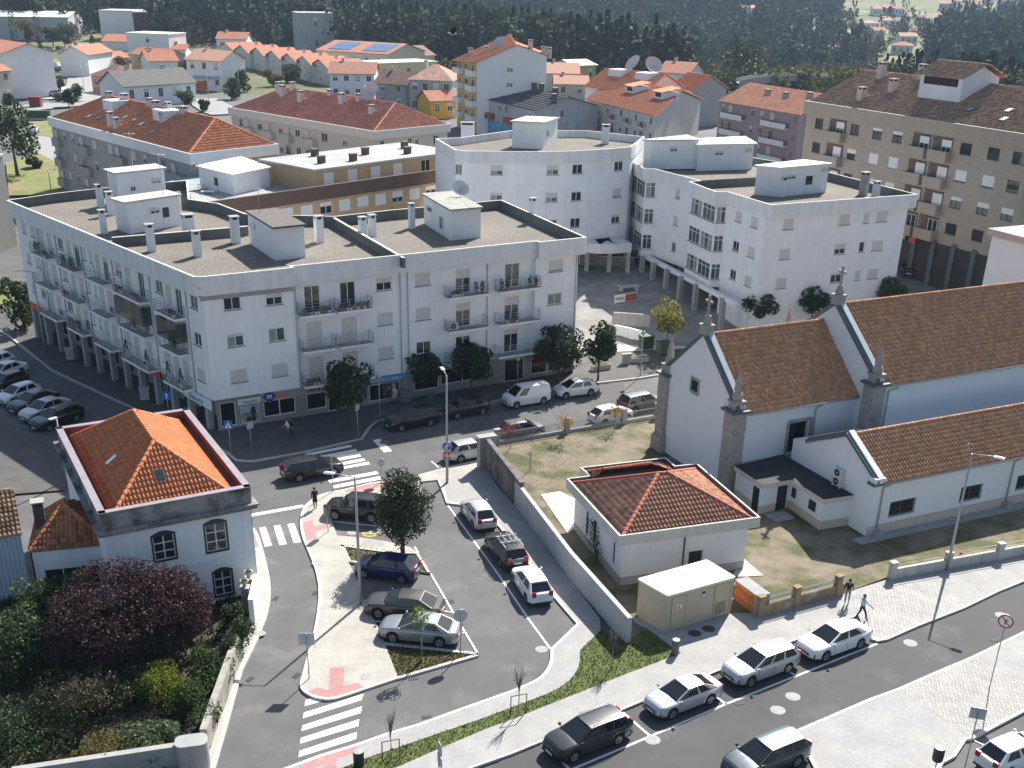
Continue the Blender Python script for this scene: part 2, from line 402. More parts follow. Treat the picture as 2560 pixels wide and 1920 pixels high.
def hip_roof(parent,fcs,name='roof',mt=TILE_R,under=None,tile=True,lod=1,pw=0.27,ph=0.40,hips=(),singles=0,cap=0.12,capsingle=False,captile=None):
 """fcs: list of polygons (each eave-left, eave-right, then up), hips: list of ridge/hip lines"""
 b=MB()
 for c in fcs:b.face(c)
 o=b.build(name,under or mt,parent)
 if tile:
  for i,c in enumerate(fcs):slope(o,c,mt,pw=pw,ph=ph,lod=lod,singles=singles if i==0 else 0)
 for a,c in hips:ridge(o,a,c,captile or mt,cap,single=capsingle)
 return o
def chimney(parent,x,y,z,h=1.9,w=0.55,d=0.55,mt=WHITE,rz=0.0,capm=CONC):
 b=MB();b.obox((0,0,0),(w,d,h-0.32));
 for a,c in((-1,-1),(1,-1),(1,1),(-1,1)):b.obox((a*(w/2-0.07),c*(d/2-0.07),h-0.32),(0.12,0.12,0.22))
 b.obox((0,0,h-0.33),(w-0.16,d-0.16,0.2),0,2)
 b.obox((0,0,h-0.1),(w+0.16,d+0.16,0.08),0,1)
 return b.build('chimney',[mt,capm,DARK],parent,(x,y,z),rz)
def hut(parent,P,z0,h,roofmat,name='roof_hut',over=0.25,mt=WHITE,wins=(),door=None,dz=0.0):
 """rooftop stair hut; P plan polygon (counter-clockwise, first edge faces the viewer)"""
 b=MB();b.prism(P,z0,z0+h,0)
 o=b.build(name,mt,parent)
 cx,cy=sum(p[0]for p in P)/len(P),sum(p[1]for p in P)/len(P)
 Q=[]
 for p in P:
  v=Vector((p[0]-cx,p[1]-cy));l=v.length;v*=(l+over*1.3)/l;Q.append((cx+v.x,cy+v.y))
 r=MB();r.prism(Q,z0+h+0.001,z0+h+0.16);r.build('hut_roof',roofmat,o)
 for(i,u0,u1,za,zb,sh)in wins:
  a,c=Vector(P[i]),Vector(P[(i+1)%len(P)]);e=c-a;f=Fc(a,math.atan2(e.y,e.x))
  window(o,f,u0*e.length,u1*e.length,z0+za,z0+zb,shut=sh,rec=-0.03,sill=None,name='hut_window')
 if door:
  i,u0,u1=door;a,c=Vector(P[i]),Vector(P[(i+1)%len(P)]);e=c-a;f=Fc(a,math.atan2(e.y,e.x))
  d=MB();strip(d,f,u0*e.length,u1*e.length,z0+0.1,z0+1.0,0.002,0.05,0);strip(d,f,u0*e.length,u1*e.length,z0+1.0,z0+1.9,0.002,0.04,1);d.build('hut_door',[FRAMEW,GLASS],o)
 return o
 # ------------------------------------------------------------------ ground, roads, pavements
k1=CR(700,950,2.765);k2=CR(640,1440,3.456);k3=CR(1280,1440,3.456);k4=CR(1920,1440,3.456);k5=CR(0,1250,2.476);k6=CR(140,960,3.456)
k7=CR(0,800,2.572);k8=CR(600,1350,2.765);k9=CR(1400,1100,3.456);k10=CR(1400,700,1.907);k11=CR(1920,900,3.456);k12=CR(1500,300,2.572)
q1=CR(0,450,3.456);q2=CR(400,600,3.456);q3=CR(960,560,3.456);q4=CR(0,400,2.572);q5=CR(1540,330,3.456);q6=CR(1920,180,3.456);qm=CR(700,400,2.572)
f0=CR(0,0,2.572);f1=CR(850,0,2.572);f2=CR(1700,0,2.572);r6=CR(1600,700,3.456)
ASPH=mat('worn_asphalt',(0.118,0.117,0.115),0.9,var=0.16,scale=0.55,detail=9,var2=0.16,scale2=0.11,bump=0.2,bscale=45,grime=((0.22,0.215,0.205),0.54,0.82,0.33))
ASPHD=mat('new_asphalt',(0.066,0.066,0.067),0.85,var=0.14,scale=0.5,detail=9,var2=0.1,scale2=0.12,bump=0.2,bscale=45,grime=((0.15,0.147,0.142),0.55,0.85,0.3))
FIELD=mat('meadow',(0.115,0.125,0.045),0.95,var=0.35,scale=0.06,detail=8,var2=0.35,scale2=0.012,grime=((0.20,0.15,0.085),0.5,0.62,0.02))
CALC=pattern('limestone_cobble',(0.53,0.495,0.435),(0.43,0.40,0.35),(0.29,0.275,0.25),0.12,0.11,0.14,rz=0.6,var=0.13)
GRAN=pattern('granite_cobble',(0.41,0.40,0.385),(0.335,0.33,0.32),(0.27,0.265,0.255),0.11,0.11,0.10,rz=0.5,var=0.10)
COBB=pattern('square_setts',(0.50,0.48,0.45),(0.36,0.35,0.335),(0.20,0.195,0.185),0.30,0.15,0.12,rz=0.98,bump=0.6,var=0.12)
OLDP=pattern('old_dark_setts',(0.125,0.12,0.112),(0.095,0.09,0.086),(0.06,0.058,0.055),0.12,0.12,0.12,rz=0.52,var=0.2)
KERB=mat('granite_kerb',(0.46,0.45,0.43),0.85,var=0.12,scale=2.5,bump=0.1)
LIME=mat('limestone_kerb',(0.54,0.52,0.48),0.85,var=0.1,scale=2.5,bump=0.1)
PAINT=mat('road_paint',(0.75,0.75,0.74),0.7,var=0.09,scale=1.6,detail=9,grime=((0.35,0.35,0.345),0.64,0.86,2.2))
PAINTY=mat('yellow_road_paint',(0.62,0.42,0.06),0.7,var=0.12,scale=2)
TACT=pattern('red_tactile_slab',(0.45,0.235,0.22),(0.41,0.21,0.20),(0.31,0.18,0.17),0.4,0.4,0.035,rz=0.4,bump=0.3,offset=0.0,var=0.1)
SOIL=mat('garden_soil',(0.075,0.06,0.042),0.95,var=0.35,scale=1.8,detail=8,bump=0.7,bscale=5)
YARD=mat('churchyard_earth',(0.205,0.17,0.118),0.95,var=0.3,scale=0.8,detail=9,bump=0.3,bscale=8,grime=((0.085,0.09,0.034),0.46,0.6,0.30))
TURF=mat('turf',(0.09,0.115,0.032),0.95,var=0.4,scale=2.0,detail=8,bump=0.6,bscale=9)
MULCH=mat('weedy_bed',(0.13,0.085,0.055),0.95,var=0.4,scale=4,detail=8,bump=0.7,bscale=7,grime=((0.09,0.12,0.03),0.5,0.62,1.3))
def structure(o):o['kind']='structure';return o
def terrain():
 xs=list(np.arange(-400,401,10.0));xs=[-2600,-1900,-1400,-1000,-750,-580,-480]+xs+[480,580,750,1000,1400,1900,2600]
 ys=[-40,-10]+list(np.arange(20,201,5.0))+list(np.arange(210,701,10.0))+list(np.arange(730,1600,35))+list(np.arange(1640,4700,130))
 V=[(x,y,gz(x,y)-0.03)for y in ys for x in xs];nx=len(xs);Q=[];mi=[]
 for j in range(len(ys)-1):
  for i in range(nx-1):
   Q.append((j*nx+i,j*nx+i+1,(j+1)*nx+i+1,(j+1)*nx+i));cx,cy=(xs[i]+xs[i+1])/2,(ys[j]+ys[j+1])/2
   mi.append(0 if(abs(cx)<150 and cy<285)else 1 if not(-150<cx<0 and cy<330)else 0)
 structure(obj('ground',npmesh('ground',V,Q,[ASPH,FIELD],mi,True)))
terrain()
def sheet(name,px,mt,z=0.004,parent=None,world=False,h=0.0):
 P=px if world else[U(p,z)for p in px]
 b=MB()
 if h:b.prism(P,z-h,z)
 else:
  if sum(P[i-1][0]*P[i][1]-P[i][0]*P[i-1][1]for i in range(len(P)))<0:P=P[::-1]
  b.face([(p[0],p[1],z if len(p)<3 else p[2])for p in P])
 o=b.build(name,mt,parent)
 if parent is None:structure(o)
 return o
def offset_line(P,d):
 out=[]
 for i,p in enumerate(P):
  a=P[max(i-1,0)];c=P[min(i+1,len(P)-1)];t=(Vector(c[:2])-Vector(a[:2])).normalized();out.append(Vector((p[0]-t.y*d,p[1]+t.x*d)))
 return out
def kerb(parent,line,z,mt=KERB,w=0.16,side=1,drop=0.13):
 """kerb stones along a polyline (world xy), the pavement on the given side"""
 L=[Vector(p[:2])for p in line];In=offset_line(L,w*side);Out=offset_line(L,-0.012*side);b=MB()
 for i in range(len(L)-1):
  a,c,d,e=Out[i],Out[i+1],In[i+1],In[i]
  V=[(a.x,a.y,z-drop),(c.x,c.y,z-drop),(c.x,c.y,z+0.008),(a.x,a.y,z+0.008),(e.x,e.y,z+0.008),(d.x,d.y,z+0.008),(e.x,e.y,z-0.02),(d.x,d.y,z-0.02)]
  b.add(V,[(0,1,2,3),(3,2,5,4),(4,5,7,6)])
 return b.build('kerb',mt,parent)
def smooth(P,n=2):
 for _ in range(n):
  Q=[P[0]]
  for a,c in zip(P,P[1:]):Q+=[tuple(np.array(a)*.75+np.array(c)*.25),tuple(np.array(a)*.25+np.array(c)*.75)]
  P=Q+[P[-1]]
 return P
Z=0.12
# central island pavement of white cobbles
isl_l=smooth([k1(175,862),k1(150,905),k1(135,975),k1(150,1080),k1(190,1170),k1(240,1290),k1(264,1400),k2(540,110),k2(540,230),k2(505,460),k2(440,690),k2(400,850),k2(374,935),k2(395,985),k2(440,1020),k2(520,1055),k2(645,1072),k2(800,1025)],2)
isl_top=[k1(975,700),k1(830,690),k1(640,706),k1(450,752),k1(330,775),k1(250,802),k1(205,835)]
isl_r=[k2(1230,882),k2(1110,575),k2(1060,450),k2(940,228),k2(903,150),k1(545,1400),k1(470,1250),k1(397,1080),k1(322,868),k1(985,800)]
isl=isl_top+isl_l+isl_r
o_isl=sheet('island_pavement',isl,CALC,Z,h=Z)
kerb(o_isl,[U(p,Z)for p in isl_top+isl_l+[k2(1230,882)]],Z,LIME,0.18,1)
# paved strip and planting beds of the island
o_str=sheet('island_crossing_strip',[k1(395,1074),k1(560,1088),k1(740,1115),k1(900,1155),k1(955,1192),k1(780,1184),k1(418,1138)],CALC,Z-0.003,h=Z)
bed1=[k1(418,1138),k1(780,1186),k1(955,1193),k1(1040,1330),k1(900,1312),k1(640,1280),k1(470,1252)]
o_b1=sheet('planting_bed_ground',bed1,MULCH,0.07,h=0.1)
kerb(o_b1,[U(p,Z)for p in bed1+bed1[:1]],Z,LIME,0.2,-1)
bed2=[k2(1112,580),k2(1890,660),k2(1925,685),k2(1310,862),k2(1228,885)]
o_b2=sheet('planting_bed_ground',bed2,MULCH,0.07,h=0.1)
kerb(o_b2,[U(p,Z)for p in bed2],Z,LIME,0.2,-1)
# pavement along the concrete wall, curving to the bottom of the picture
p3_out=[k1(1420,606),k1(1500,730),k1(1640,885),k1(1930,1290),k3(480,0),k3(760,370),k3(765,470),k3(590,640)]+smooth([k3(590,640),k3(585,760),k3(540,850),k3(480,920),k3(350,1000),k3(0,1135)],1)[1:]+[k2(1900,1250),k2(1500,1385),k2(1200,1490),k2(930,1580),k2(700,1680),(640,2060)]
p3_in=[(380,2060),k2(-150,1800),k2(240,1659),k2(560,1540),k2(860,1450),k2(1130,1355),k2(1400,1275),k2(1800,1130),k2(2000,1060)]+smooth([k2(2212,985),k3(130,930),k3(230,880),k3(300,810),k3(330,730),k3(335,625)],2)+[k3(560,410),k3(370,190),k1(1735,1290),k1(1620,1140),k1(1490,985),k1(1440,865),k1(1250,862),k1(1150,850),k1(1130,790),k1(1090,690)]
o_p3=sheet('wall_side_pavement',p3_out+p3_in,GRAN,Z,h=Z)
kerb(o_p3,[U(p,Z)for p in p3_in],Z,LIME,0.2,-1)
strip_c=[k1(955,655),k1(1200,590),k1(1425,540),k1(1425,605),k1(1090,690),k1(975,702)]
o_ps=sheet('corner_cobble_pavement',strip_c,CALC,0.10,h=0.1);kerb(o_ps,[U(p,0.1)for p in strip_c[:3]],0.1,LIME,0.16,-1)
# verge and the pavement by the lower road
p5_up=[(820,2060),k2(1000,1745),k2(1200,1659),k2(1600,1485),k2(2000,1315),k2(2212,1240),k3(300,1118),k3(600,1000),k3(900,880),k3(1200,765),k3(1460,665)]
verge=p3_out[7:]+p5_up+[k3(1360,595),k3(1150,440),k3(1020,540),k3(960,555),k3(765,470)]
o_verge=sheet('grass_verge_ground',verge,TURF,0.09,h=0.1)
p5_low=[k4(2700,-150),k4(2212,45),k4(2000,130),k4(1700,275),k4(1300,430),k4(1035,547),k4(950,562),k4(862,535),k4(850,310),k4(180,577),k3(1780,820),k3(1450,950),k3(1110,1090),k3(930,1165),k3(600,1290),k3(270,1425),k3(0,1535),k2(1860,1659),(1000,2060)]
p5=p5_up+[k3(1360,595),k3(1150,440),k9(640,1560),k9(520,1410),k9(660,1365),k9(1490,1360),k9(1690,1510),k9(2212,1385),k4(660,145),(2223,1447),(2720,1356)]+p5_low
o_p5=sheet('lower_road_pavement',p5,GRAN,Z,h=Z)
kerb(o_p5,[U(p,Z)for p in p5_low],Z,KERB,0.15,-1)
sheet('drive_setts',[k4(862,535),k4(950,560),k4(1035,545),k4(1300,428),k4(1700,272),k4(1530,60),k4(1040,42),k4(700,150)],COBB,Z+0.004,o_p5)
# lower road
rd=[k4(2700,-150),k4(2212,45),k4(1700,275),k4(1035,547),k4(862,535),k4(850,310),k4(180,577),k3(1110,1090),k3(270,1425),k3(0,1535),(1000,2060),(2100,2060),k4(400,1659),k4(230,1335),k4(870,1060),k4(1120,970),k4(1770,690),k4(2212,475),k4(2700,260)]
o_road=sheet('lower_road',rd,ASPHD,0.004)
p6_k=[k4(2700,240),k4(2212,475),k4(1770,690),k4(1450,825),k4(1120,970),k4(870,1060),k4(550,1198),k4(230,1335),k4(290,1450),k4(400,1659),k4(520,1950)]
p6=p6_k+[k4(1350,2000),k4(1515,1612),k4(1620,1556),k4(1715,1412),k4(1770,1405),k4(2212,1172),k4(2700,910)]
o_p6=sheet('corner_pavement',p6,GRAN,Z,h=Z);kerb(o_p6,[U(p,Z)for p in p6_k],Z,LIME,0.18,1)
kerb(o_p6,[U(p,Z)for p in p6[11:]],Z,LIME,0.18,1)
sheet('crossing_setts',[k4(1125,975),k4(1770,700),k4(2212,912),k4(2480,1032),k4(2212,1165),k4(1745,1395)],COBB,Z+0.004,o_p6)
# pavement along the old house
p7_r=[k6(1695,1235)]+smooth([k5(1560,165),k5(1590,190),k5(1615,260),k5(1650,390),k5(1678,530),k5(1665,680),k5(1600,850)],1)+[k5(1500,1050),k5(1405,1400),k5(1330,1659),k5(1260,2000)]
p7=p7_r+[k5(1190,2000),k5(1260,1650),k5(1380,1250),k5(1480,960),k5(1556,770),k5(1588,560),k5(1560,420),k5(1540,170)]
o_p7=sheet('house_side_pavement',p7,CALC,Z,h=Z);kerb(o_p7,[U(p,Z)for p in p7_r],Z,LIME,0.22,-1)
# pavement round the white block
p8_k=[(-160,740),(17,837),(127,925),(183,952),(330,1020),(470,1086),(568,1133),(588,1150),(632,1153),(759,1131),(906,1097),(925,1070),(945,1052),k1(1100,240),q3(1434,1420),q3(2212,1330),(1720,925)]
P8=[U(p,Z+gz(*U(p)[:2]))for p in p8_k]
b8=MB();inn=[Vector((18,112)),Vector((0,108)),Vector((-22,92)),Vector((-45,117)),Vector((-60,135))]
top=[(p.x,p.y,Z+gz(p.x,p.y))for p in P8];ini=[(p.x,p.y,Z+gz(p.x,p.y))for p in inn]
mid=len(top)
fan=[Vector(ini[4])]*1+[Vector(ini[3])]*4+[Vector(ini[2])]*6+[Vector(ini[1])]*4+[Vector(ini[0])]*2
for i in range(len(top)-1):
 a,c=top[i],top[i+1]
 if fan[i]==fan[i+1]:b8 .face([a,c,fan[i]])
 else:b8 .face([a,c,fan[i+1],fan[i]])
o_p8=structure(b8 .build('shopfront_pavement',OLDP))
kb=MB();Lo=offset_line(P8,0.0);Li=offset_line(P8,0.2)
for i in range(len(P8)-1):
 za,zb=top[i][2],top[i+1][2];a,c,d,e=Lo[i],Lo[i+1],Li[i+1],Li[i]
 kb.face([(a.x,a.y,za-.14),(c.x,c.y,zb-.14),(c.x,c.y,zb+.01),(a.x,a.y,za+.01)]);kb.face([(a.x,a.y,za+.01),(c.x,c.y,zb+.01),(d.x,d.y,zb+.01),(e.x,e.y,za+.01)])
kb.build('kerb',KERB,o_p8)
# plaza between the white blocks
def gp(x,y,dz=0.0):return(x,y,gz(x,y)+dz)
pl=MB()
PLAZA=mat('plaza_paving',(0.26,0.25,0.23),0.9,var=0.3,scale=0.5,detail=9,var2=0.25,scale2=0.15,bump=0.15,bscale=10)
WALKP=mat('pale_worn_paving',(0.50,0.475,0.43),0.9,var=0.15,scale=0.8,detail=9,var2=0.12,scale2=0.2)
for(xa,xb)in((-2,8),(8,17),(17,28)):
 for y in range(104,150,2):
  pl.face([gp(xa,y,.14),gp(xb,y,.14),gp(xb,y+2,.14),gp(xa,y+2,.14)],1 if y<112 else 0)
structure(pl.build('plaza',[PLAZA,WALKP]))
# churchyard
yard=[U(k1(1440,600),.2),U(k1(1640,880),.2),U(k3(480,0),.2),U(k3(900,430),.2),U(k9(700,1500),.2),U(k9(1680,1480),.2),U(k4(660,140),.2),U((2223,1440),.2),U((2720,1350),.2),(70,80,.2),(60,105,.2),(34,108,.2),U(k10(460,655),.2),U(k1(2212,325),.2),U(k1(1500,445),.2)]
o_yard=sheet('churchyard',yard,YARD,0.15,world=True);
o_yard.data.transform(Matrix.Translation((0,0,-0.04)))
WHGR=mat('pale_gravel',(0.50,0.48,0.44),0.95,var=0.3,scale=3,detail=9,bump=0.4,bscale=12)
sheet('gravel_path',[U(p,.2)for p in(k1(1800,790),k9(0,440),k9(160,520),k9(150,680),k9(60,800))],WHGR,0.2,o_yard,True)
sheet('gravel_path',[U(p,.2)for p in(k9(1585,1020),k9(1760,1170),k9(1600,1180),k9(1480,1180))],WHGR,0.2,o_yard,True)
# garden and side square on the left
garden=[k5(1590,580),k5(1480,965),k5(1380,1260),k5(1255,1659),k5(1200,2000),k5(-300,2000),k5(-300,500),k5(200,560),k5(700,420)]
sheet('garden_ground',garden,SOIL,0.03)
sq=[k7(-200,520),k7(110,700),k7(400,740),k7(440,1000),k7(420,1100),k7(-200,1150)]
sheet('side_square',[(p.x,p.y,gz(p.x,p.y)+.1)for p in[U(q)for q in sq]],OLDP,0.1,world=True)
# painted markings, each stripe a piece of its road
ZP=0.009
o_lot=sheet('parking_lot',[k1(975,705),k1(1090,692),k1(1150,852),k1(1440,868),k1(1735,1292),k3(370,192),k3(560,412),k3(335,628),k3(300,812),k3(130,932),k2(2212,988),k2(1400,1278),k2(860,1453),k2(800,1030),k2(1230,885),k2(1925,690),k2(1500,-20),k1(1040,1335),k1(955,1195),k1(395,1078),k1(322,870),k1(985,800)],ASPH,0.004)
def line(a,c,w=0.13,parent=None,mt=PAINT,name='painted_line'):
 a,c=U(a,ZP),U(c,ZP);t=(c-a).normalized();n=Vector((-t.y,t.x,0))*(w/2);b=MB();b.face([a+n,a-n,c-n,c+n])if(t.cross(n)).z<0 else b.face([a-n,c-n,c+n,a+n])
 return b.build(name,mt,parent)
for a,c in((k1(372,978),k1(690,1012)),(k1(690,1012),k1(900,1040)),(k2(940,210),k2(1290,250)),(k2(1012,387),k2(1700,470)),(k2(1600,300),k2(1700,312)),(k2(1780,490),k2(1812,492)),(k2(1092,572),k2(1890,662)),(k1(1040,1335),k2(1695,300)),(k2(1695,300),k2(1912,662)),(k1(1162,868),k1(1500,1330)),(k1(1500,1330),k3(130,352)),(k3(130,352),k3(333,630)),(k1(930,1152),k1(958,1193))):
 line(a,c,0.13,o_lot)
for a,c in((k3(470,1690),k3(970,1480)),(k3(970,1480),k3(1850,1105)),(k3(1850,1105),k4(240,865)),(k4(240,865),k4(945,583)),(k3(950,1170),k3(1200,1387)),(k3(1560,900),k3(1855,1110)),(k4(-30,690),k4(245,864)),(k3(262,1455),k3(490,1660)),(k4(-140,1500),k4(225,1365))):
 line(a,c,0.14,o_road)
line(k4(1770,1412),k4(2020,1535),0.12,None,PAINT,'bay_line')['kind']='structure'
zeb=MB()
def quad(px,parent,mt=PAINT,name='zebra_stripe',z=ZP):
 P=[U(p,z)for p in px];b=MB()
 if sum(P[i-1].x*P[i].y-P[i].x*P[i-1].y for i in range(len(P)))<0:P=P[::-1]
 b.face(P);return b.build(name,mt,parent)
o_side=sheet('side_road',[k6(1700,1130),k6(2150,1040),k1(150,905),k1(135,975),k1(190,1170),k1(264,1400),k2(540,230),k2(440,690),k2(375,940),k2(520,1058),k2(645,1075),k2(800,1030),k2(860,1452),k2(240,1662),k2(-150,1805),(560,2050),k5(1310,2000),k5(1335,1659),k5(1410,1400),k5(1505,1050),k5(1605,850),k5(1680,530),k5(1615,260),k5(1562,165)],ASPH,0.0035)
for st in(((425,1072),(485,1052),(575,1080),(420,1124)),((413,1180),(932,1016),(912,1072),(405,1230)),((400,1290),(918,1124),(905,1184),(392,1340)),((388,1398),(893,1236),(885,1296),(381,1448)),((375,1510),(872,1346),(865,1408),(367,1566))):
 quad([k2(*p)for p in st],o_side)
for st in(((1757,1243),(1812,1233),(1867,1395),(1804,1405)),((1880,1226),(1936,1216),(1993,1382),(1930,1392)),((2000,1210),(2057,1202),(2118,1365),(2055,1374))):
 quad([k6(*p)for p in st],o_side)
quad([k6(1690,1120),k6(2130,1042),k6(2148,1062),k6(1690,1145)],o_side,name='stop_line')
o_main=sheet('main_road',[(568,1134),(588,1152),(632,1155),(759,1133),(906,1099),(925,1072),(947,1055),k1(1100,245),k1(2212,45),k10(300,470),k10(330,680),k1(2212,340),k1(1425,538),k1(955,653),k1(640,703),k1(330,772),k1(205,835),k1(165,872),k6(1695,1130),k6(1670,1000)],mat('street_asphalt',(0.10,0.10,0.10),0.9,var=0.2,scale=0.6,detail=9,var2=0.12,scale2=0.15,bump=0.2,bscale=45),0.006)
for st in(((170,510),(490,448),(497,462),(185,525)),((240,530),(525,477),(535,492),(262,545)),((300,558),(550,512),(562,528),(320,573)),((345,585),(580,540),(592,557),(365,600)),((400,605),(612,565),(622,582),(415,618)),((330,692),(668,630),(682,648),(345,712)),((360,730),(690,664),(705,685),(375,748))):
 quad([k1(*p)for p in st],o_main)
line(k1(1045,560),k1(1098,605),0.12,o_main);quad([k1(640,415),k1(690,405),k1(775,490),k1(720,500)],o_main,name='painted_arrow')
# tactile paving, covers and gullies
for px in((k2(643,790),k2(765,788),k2(755,948),k2(880,918),k2(935,970),k2(640,1055),k2(545,1045),k2(440,1005),k2(530,962),k2(630,990)),):
 quad(px,o_isl,TACT,'tactile_paving',Z+0.004)
quad([k1(150,985),k1(225,968),k1(235,1010),k1(328,990),k1(335,1020),k1(245,1048),k1(258,1095),k1(185,1112)],o_isl,TACT,'tactile_paving',Z+0.004)
quad([k1(450,755),k1(690,707),k1(760,700),k1(760,735),k1(640,745),k1(645,800),k1(580,805),k1(560,760),k1(470,775)],o_isl,TACT,'tactile_paving',Z+0.004)
quad([k2(360,1630),k2(860,1462),k2(905,1508),k2(700,1580),k2(690,1690),k2(560,1690),k2(590,1620),k2(400,1690)],o_p3,TACT,'tactile_paving',Z+0.004)
quad([k6(1697,1240),k5(1562,180),k5(1590,200),k5(1612,290),k5(1570,292)],o_p7,TACT,'tactile_paving',Z+0.004)
COVER=mat('iron_cover',(0.17,0.165,0.16),0.7,var=0.2,scale=6,metal=0.3);COVERL=mat('concrete_cover',(0.36,0.355,0.34),0.9,var=0.2,scale=5)
def cover(px,r=0.38,parent=None,mt=COVER,z=0.012):
 c=U(px,z);b=MB();n=20;P=[(c.x+r*math.cos(6.2832*i/n),c.y+r*math.sin(6.2832*i/n),z)for i in range(n)];b.face(P)
 R2=[(c.x+(r-.05)*math.cos(6.2832*i/n),c.y+(r-.05)*math.sin(6.2832*i/n),z+.003)for i in range(n)];b.face(R2);return b.build('manhole_cover',mt,parent)
for p in(k4(215,1040),k4(85,1158),k4(1230,578),k4(2020,340),k3(1215,1415)):cover(p,0.40,o_road,COVERL)
for p in(k3(255,632),):cover(p,0.36,o_lot,COVERL)
for p in(k2(950,868),k8(535,158)):cover(p,0.36,o_isl,COVERL,Z+0.006)
for p in(k3(1578,495),k3(1700,455)):cover(p,0.38,o_p5,mat('dark_cover',(0.05,0.05,0.05),0.8,var=0.2),Z+0.006)
cover(k5(1610,825),0.32,o_p7,COVERL,Z+0.006);cover(k4(2060,610),0.36,o_p6,COVERL,Z+0.006);cover(k1(500,1055),0.36,o_lot,COVERL);cover(k1(720,430),.4,o_main)
GRATE=mat('gully_grate',(0.10,0.10,0.10),0.7,var=0.1,metal=0.3)
def grate(px,parent,rz=0.0,w=0.5,d=0.28,z=0.014,mt=GRATE):
 c=U(px,z);b=MB();b.obox((0,0,0.0),(w,d,0.006),0,1)
 for i in range(6):b.obox((-w/2+w*(i+.5)/6,0,0.006),(w/14,d,0.008),0,0)
 return b.build('gully_grate',[mt,DARK],parent,c,rz)
for p,pr,a in((k2(1358,886),o_lot,.28),(k2(1475,1218),o_lot,.3),(k2(510,146),o_side,1.4),(k2(170,192),o_side,1.4),(k2(350,860),o_side,1.2),(k5(1548,1110),o_side,1.1),(k4(250,1310),o_road,.4),(k4(1960,555),o_road,.4),(k3(1960,1100),o_road,.4),(k2(1690,218),o_lot,1.9)):grate(p,pr,a)
# wheelchair symbol in the marked bay
wc=MB();c0=U(k1(640,1065),ZP);ex=(U(k1(700,1072),ZP)-c0).normalized();ey=Vector((-ex.y,ex.x,0))
def wseg(pts,w=0.07):
 for a,c in zip(pts,pts[1:]):
  A=c0+ex*a[0]+ey*a[1];C=c0+ex*c[0]+ey*c[1];t=(C-A).normalized();n=Vector((-t.y,t.x,0))*w;wc.face([A-n,C-n,C+n,A+n])
wseg([(-.75,.02),(-.55,.02)],.12);wseg([(-.5,0),(.15,.1),(.3,.45)]);wseg([(-.2,.1),(-.3,.4)]);wseg([(-.2+.45*math.cos(t/10),-.02-.4*math.sin(t/10)*.9)for t in range(0,32,4)])
wc.build('wheelchair_symbol',PAINTY,o_lot)
ramp=quad([k1(580,1100),k1(690,1112),k1(735,1148),k1(560,1142)],o_str,mat('ramp_concrete',(.33,.33,.32),.9,var=.2,scale=2),'dropped_kerb',Z+.003)
# ------------------------------------------------------------------ white apartment blocks
def text_mesh(s,size,mt,key=None,bold=0.0,depth=0.012,sx=1.0):
 def mk():
  cu=bpy.data.curves.new('lettering','FONT');cu.body=s;cu.size=size;cu.extrude=depth;cu.offset=bold;cu.align_x='CENTER'
  ob=bpy.data.objects.new('lettering',cu);COL.objects.link(ob);dg=bpy.context.evaluated_depsgraph_get()
  me=bpy.data.meshes.new_from_object(ob.evaluated_get(dg));bpy.data.objects.remove(ob);me.materials.clear();me.materials.append(mt)
  me.transform(Matrix.Scale(sx,4,(1,0,0)));me.transform(Matrix.Rotation(math.pi/2,4,'X'));return me
 return cached(('txt',s,size,mt.name,bold,sx),mk)
def lettering(parent,fc,s,u,z,size,mt,off=0.03,bold=0.0,sx=1.0):
 return obj('lettering',text_mesh(s,size,mt,bold=bold,sx=sx),parent,fc.p(u,z,off),fc.az)
def P2L(o):
 """world xy -> local frame of a thing"""
 ca,sa=math.cos(-o.rotation_euler.z),math.sin(-o.rotation_euler.z);lx,ly=o.location.x,o.location.y
 return lambda x,y:(ca*(x-lx)-sa*(y-ly),sa*(x-lx)+ca*(y-ly))
def parapet(parent,P,z0,z1,zin,th=0.2,outer=STAINW,inner=CONCD,name='parapet',closed=True):  # inner faces get a darker colour that carries their shade
 b=MB();n=len(P);V=[Vector(p)for p in P]
 if sum(V[i-1].x*V[i].y-V[i].x*V[i-1].y for i in range(n))<0:V=V[::-1]
 In=[]
 for i in range(n):
  a,c,d=V[i-1],V[i],V[(i+1)%n];e1=(c-a).normalized();e2=(d-c).normalized();n1=Vector((-e1 .y,e1 .x));n2=Vector((-e2 .y,e2 .x));k=n1+n2;k/=max(0.3,k.dot(n1));In.append(c+k*th)
 for i in range(n):
  j=(i+1)%n;a,c,d,e=V[i],V[j],In[j],In[i]
  b.face([(a.x,a.y,z0),(c.x,c.y,z0),(c.x,c.y,z1),(a.x,a.y,z1)],0);b.face([(a.x,a.y,z1),(c.x,c.y,z1),(d.x,d.y,z1),(e.x,e.y,z1)],2)
  b.face([(d.x,d.y,zin),(e.x,e.y,zin),(e.x,e.y,z1),(d.x,d.y,z1)],1)
 b.face([(p.x,p.y,z0)for p in V[::-1]],0)
 o=b.build(name,[outer,inner,mat('parapet_cap',(.58,.57,.54),.9,var=.2,scale=2)],parent);return o,In
def roofdeck(parent,In,z,mt=GRAVEL):
 b=MB();b.face([(p.x,p.y,z)for p in In]);return b.build('roof_deck',mt,parent)
POT=mat('clay_pot',(.36,.15,.08),.8,var=.1);POTW=mat('white_pot',(.72,.72,.70),.7,var=.05)
LEAF=mat('balcony_leaf',(.045,.085,.022),.7,var=.3,scale=6,island=.4,trans=.25);FLOWER=mat('red_flower',(.5,.05,.04),.7,var=.2)
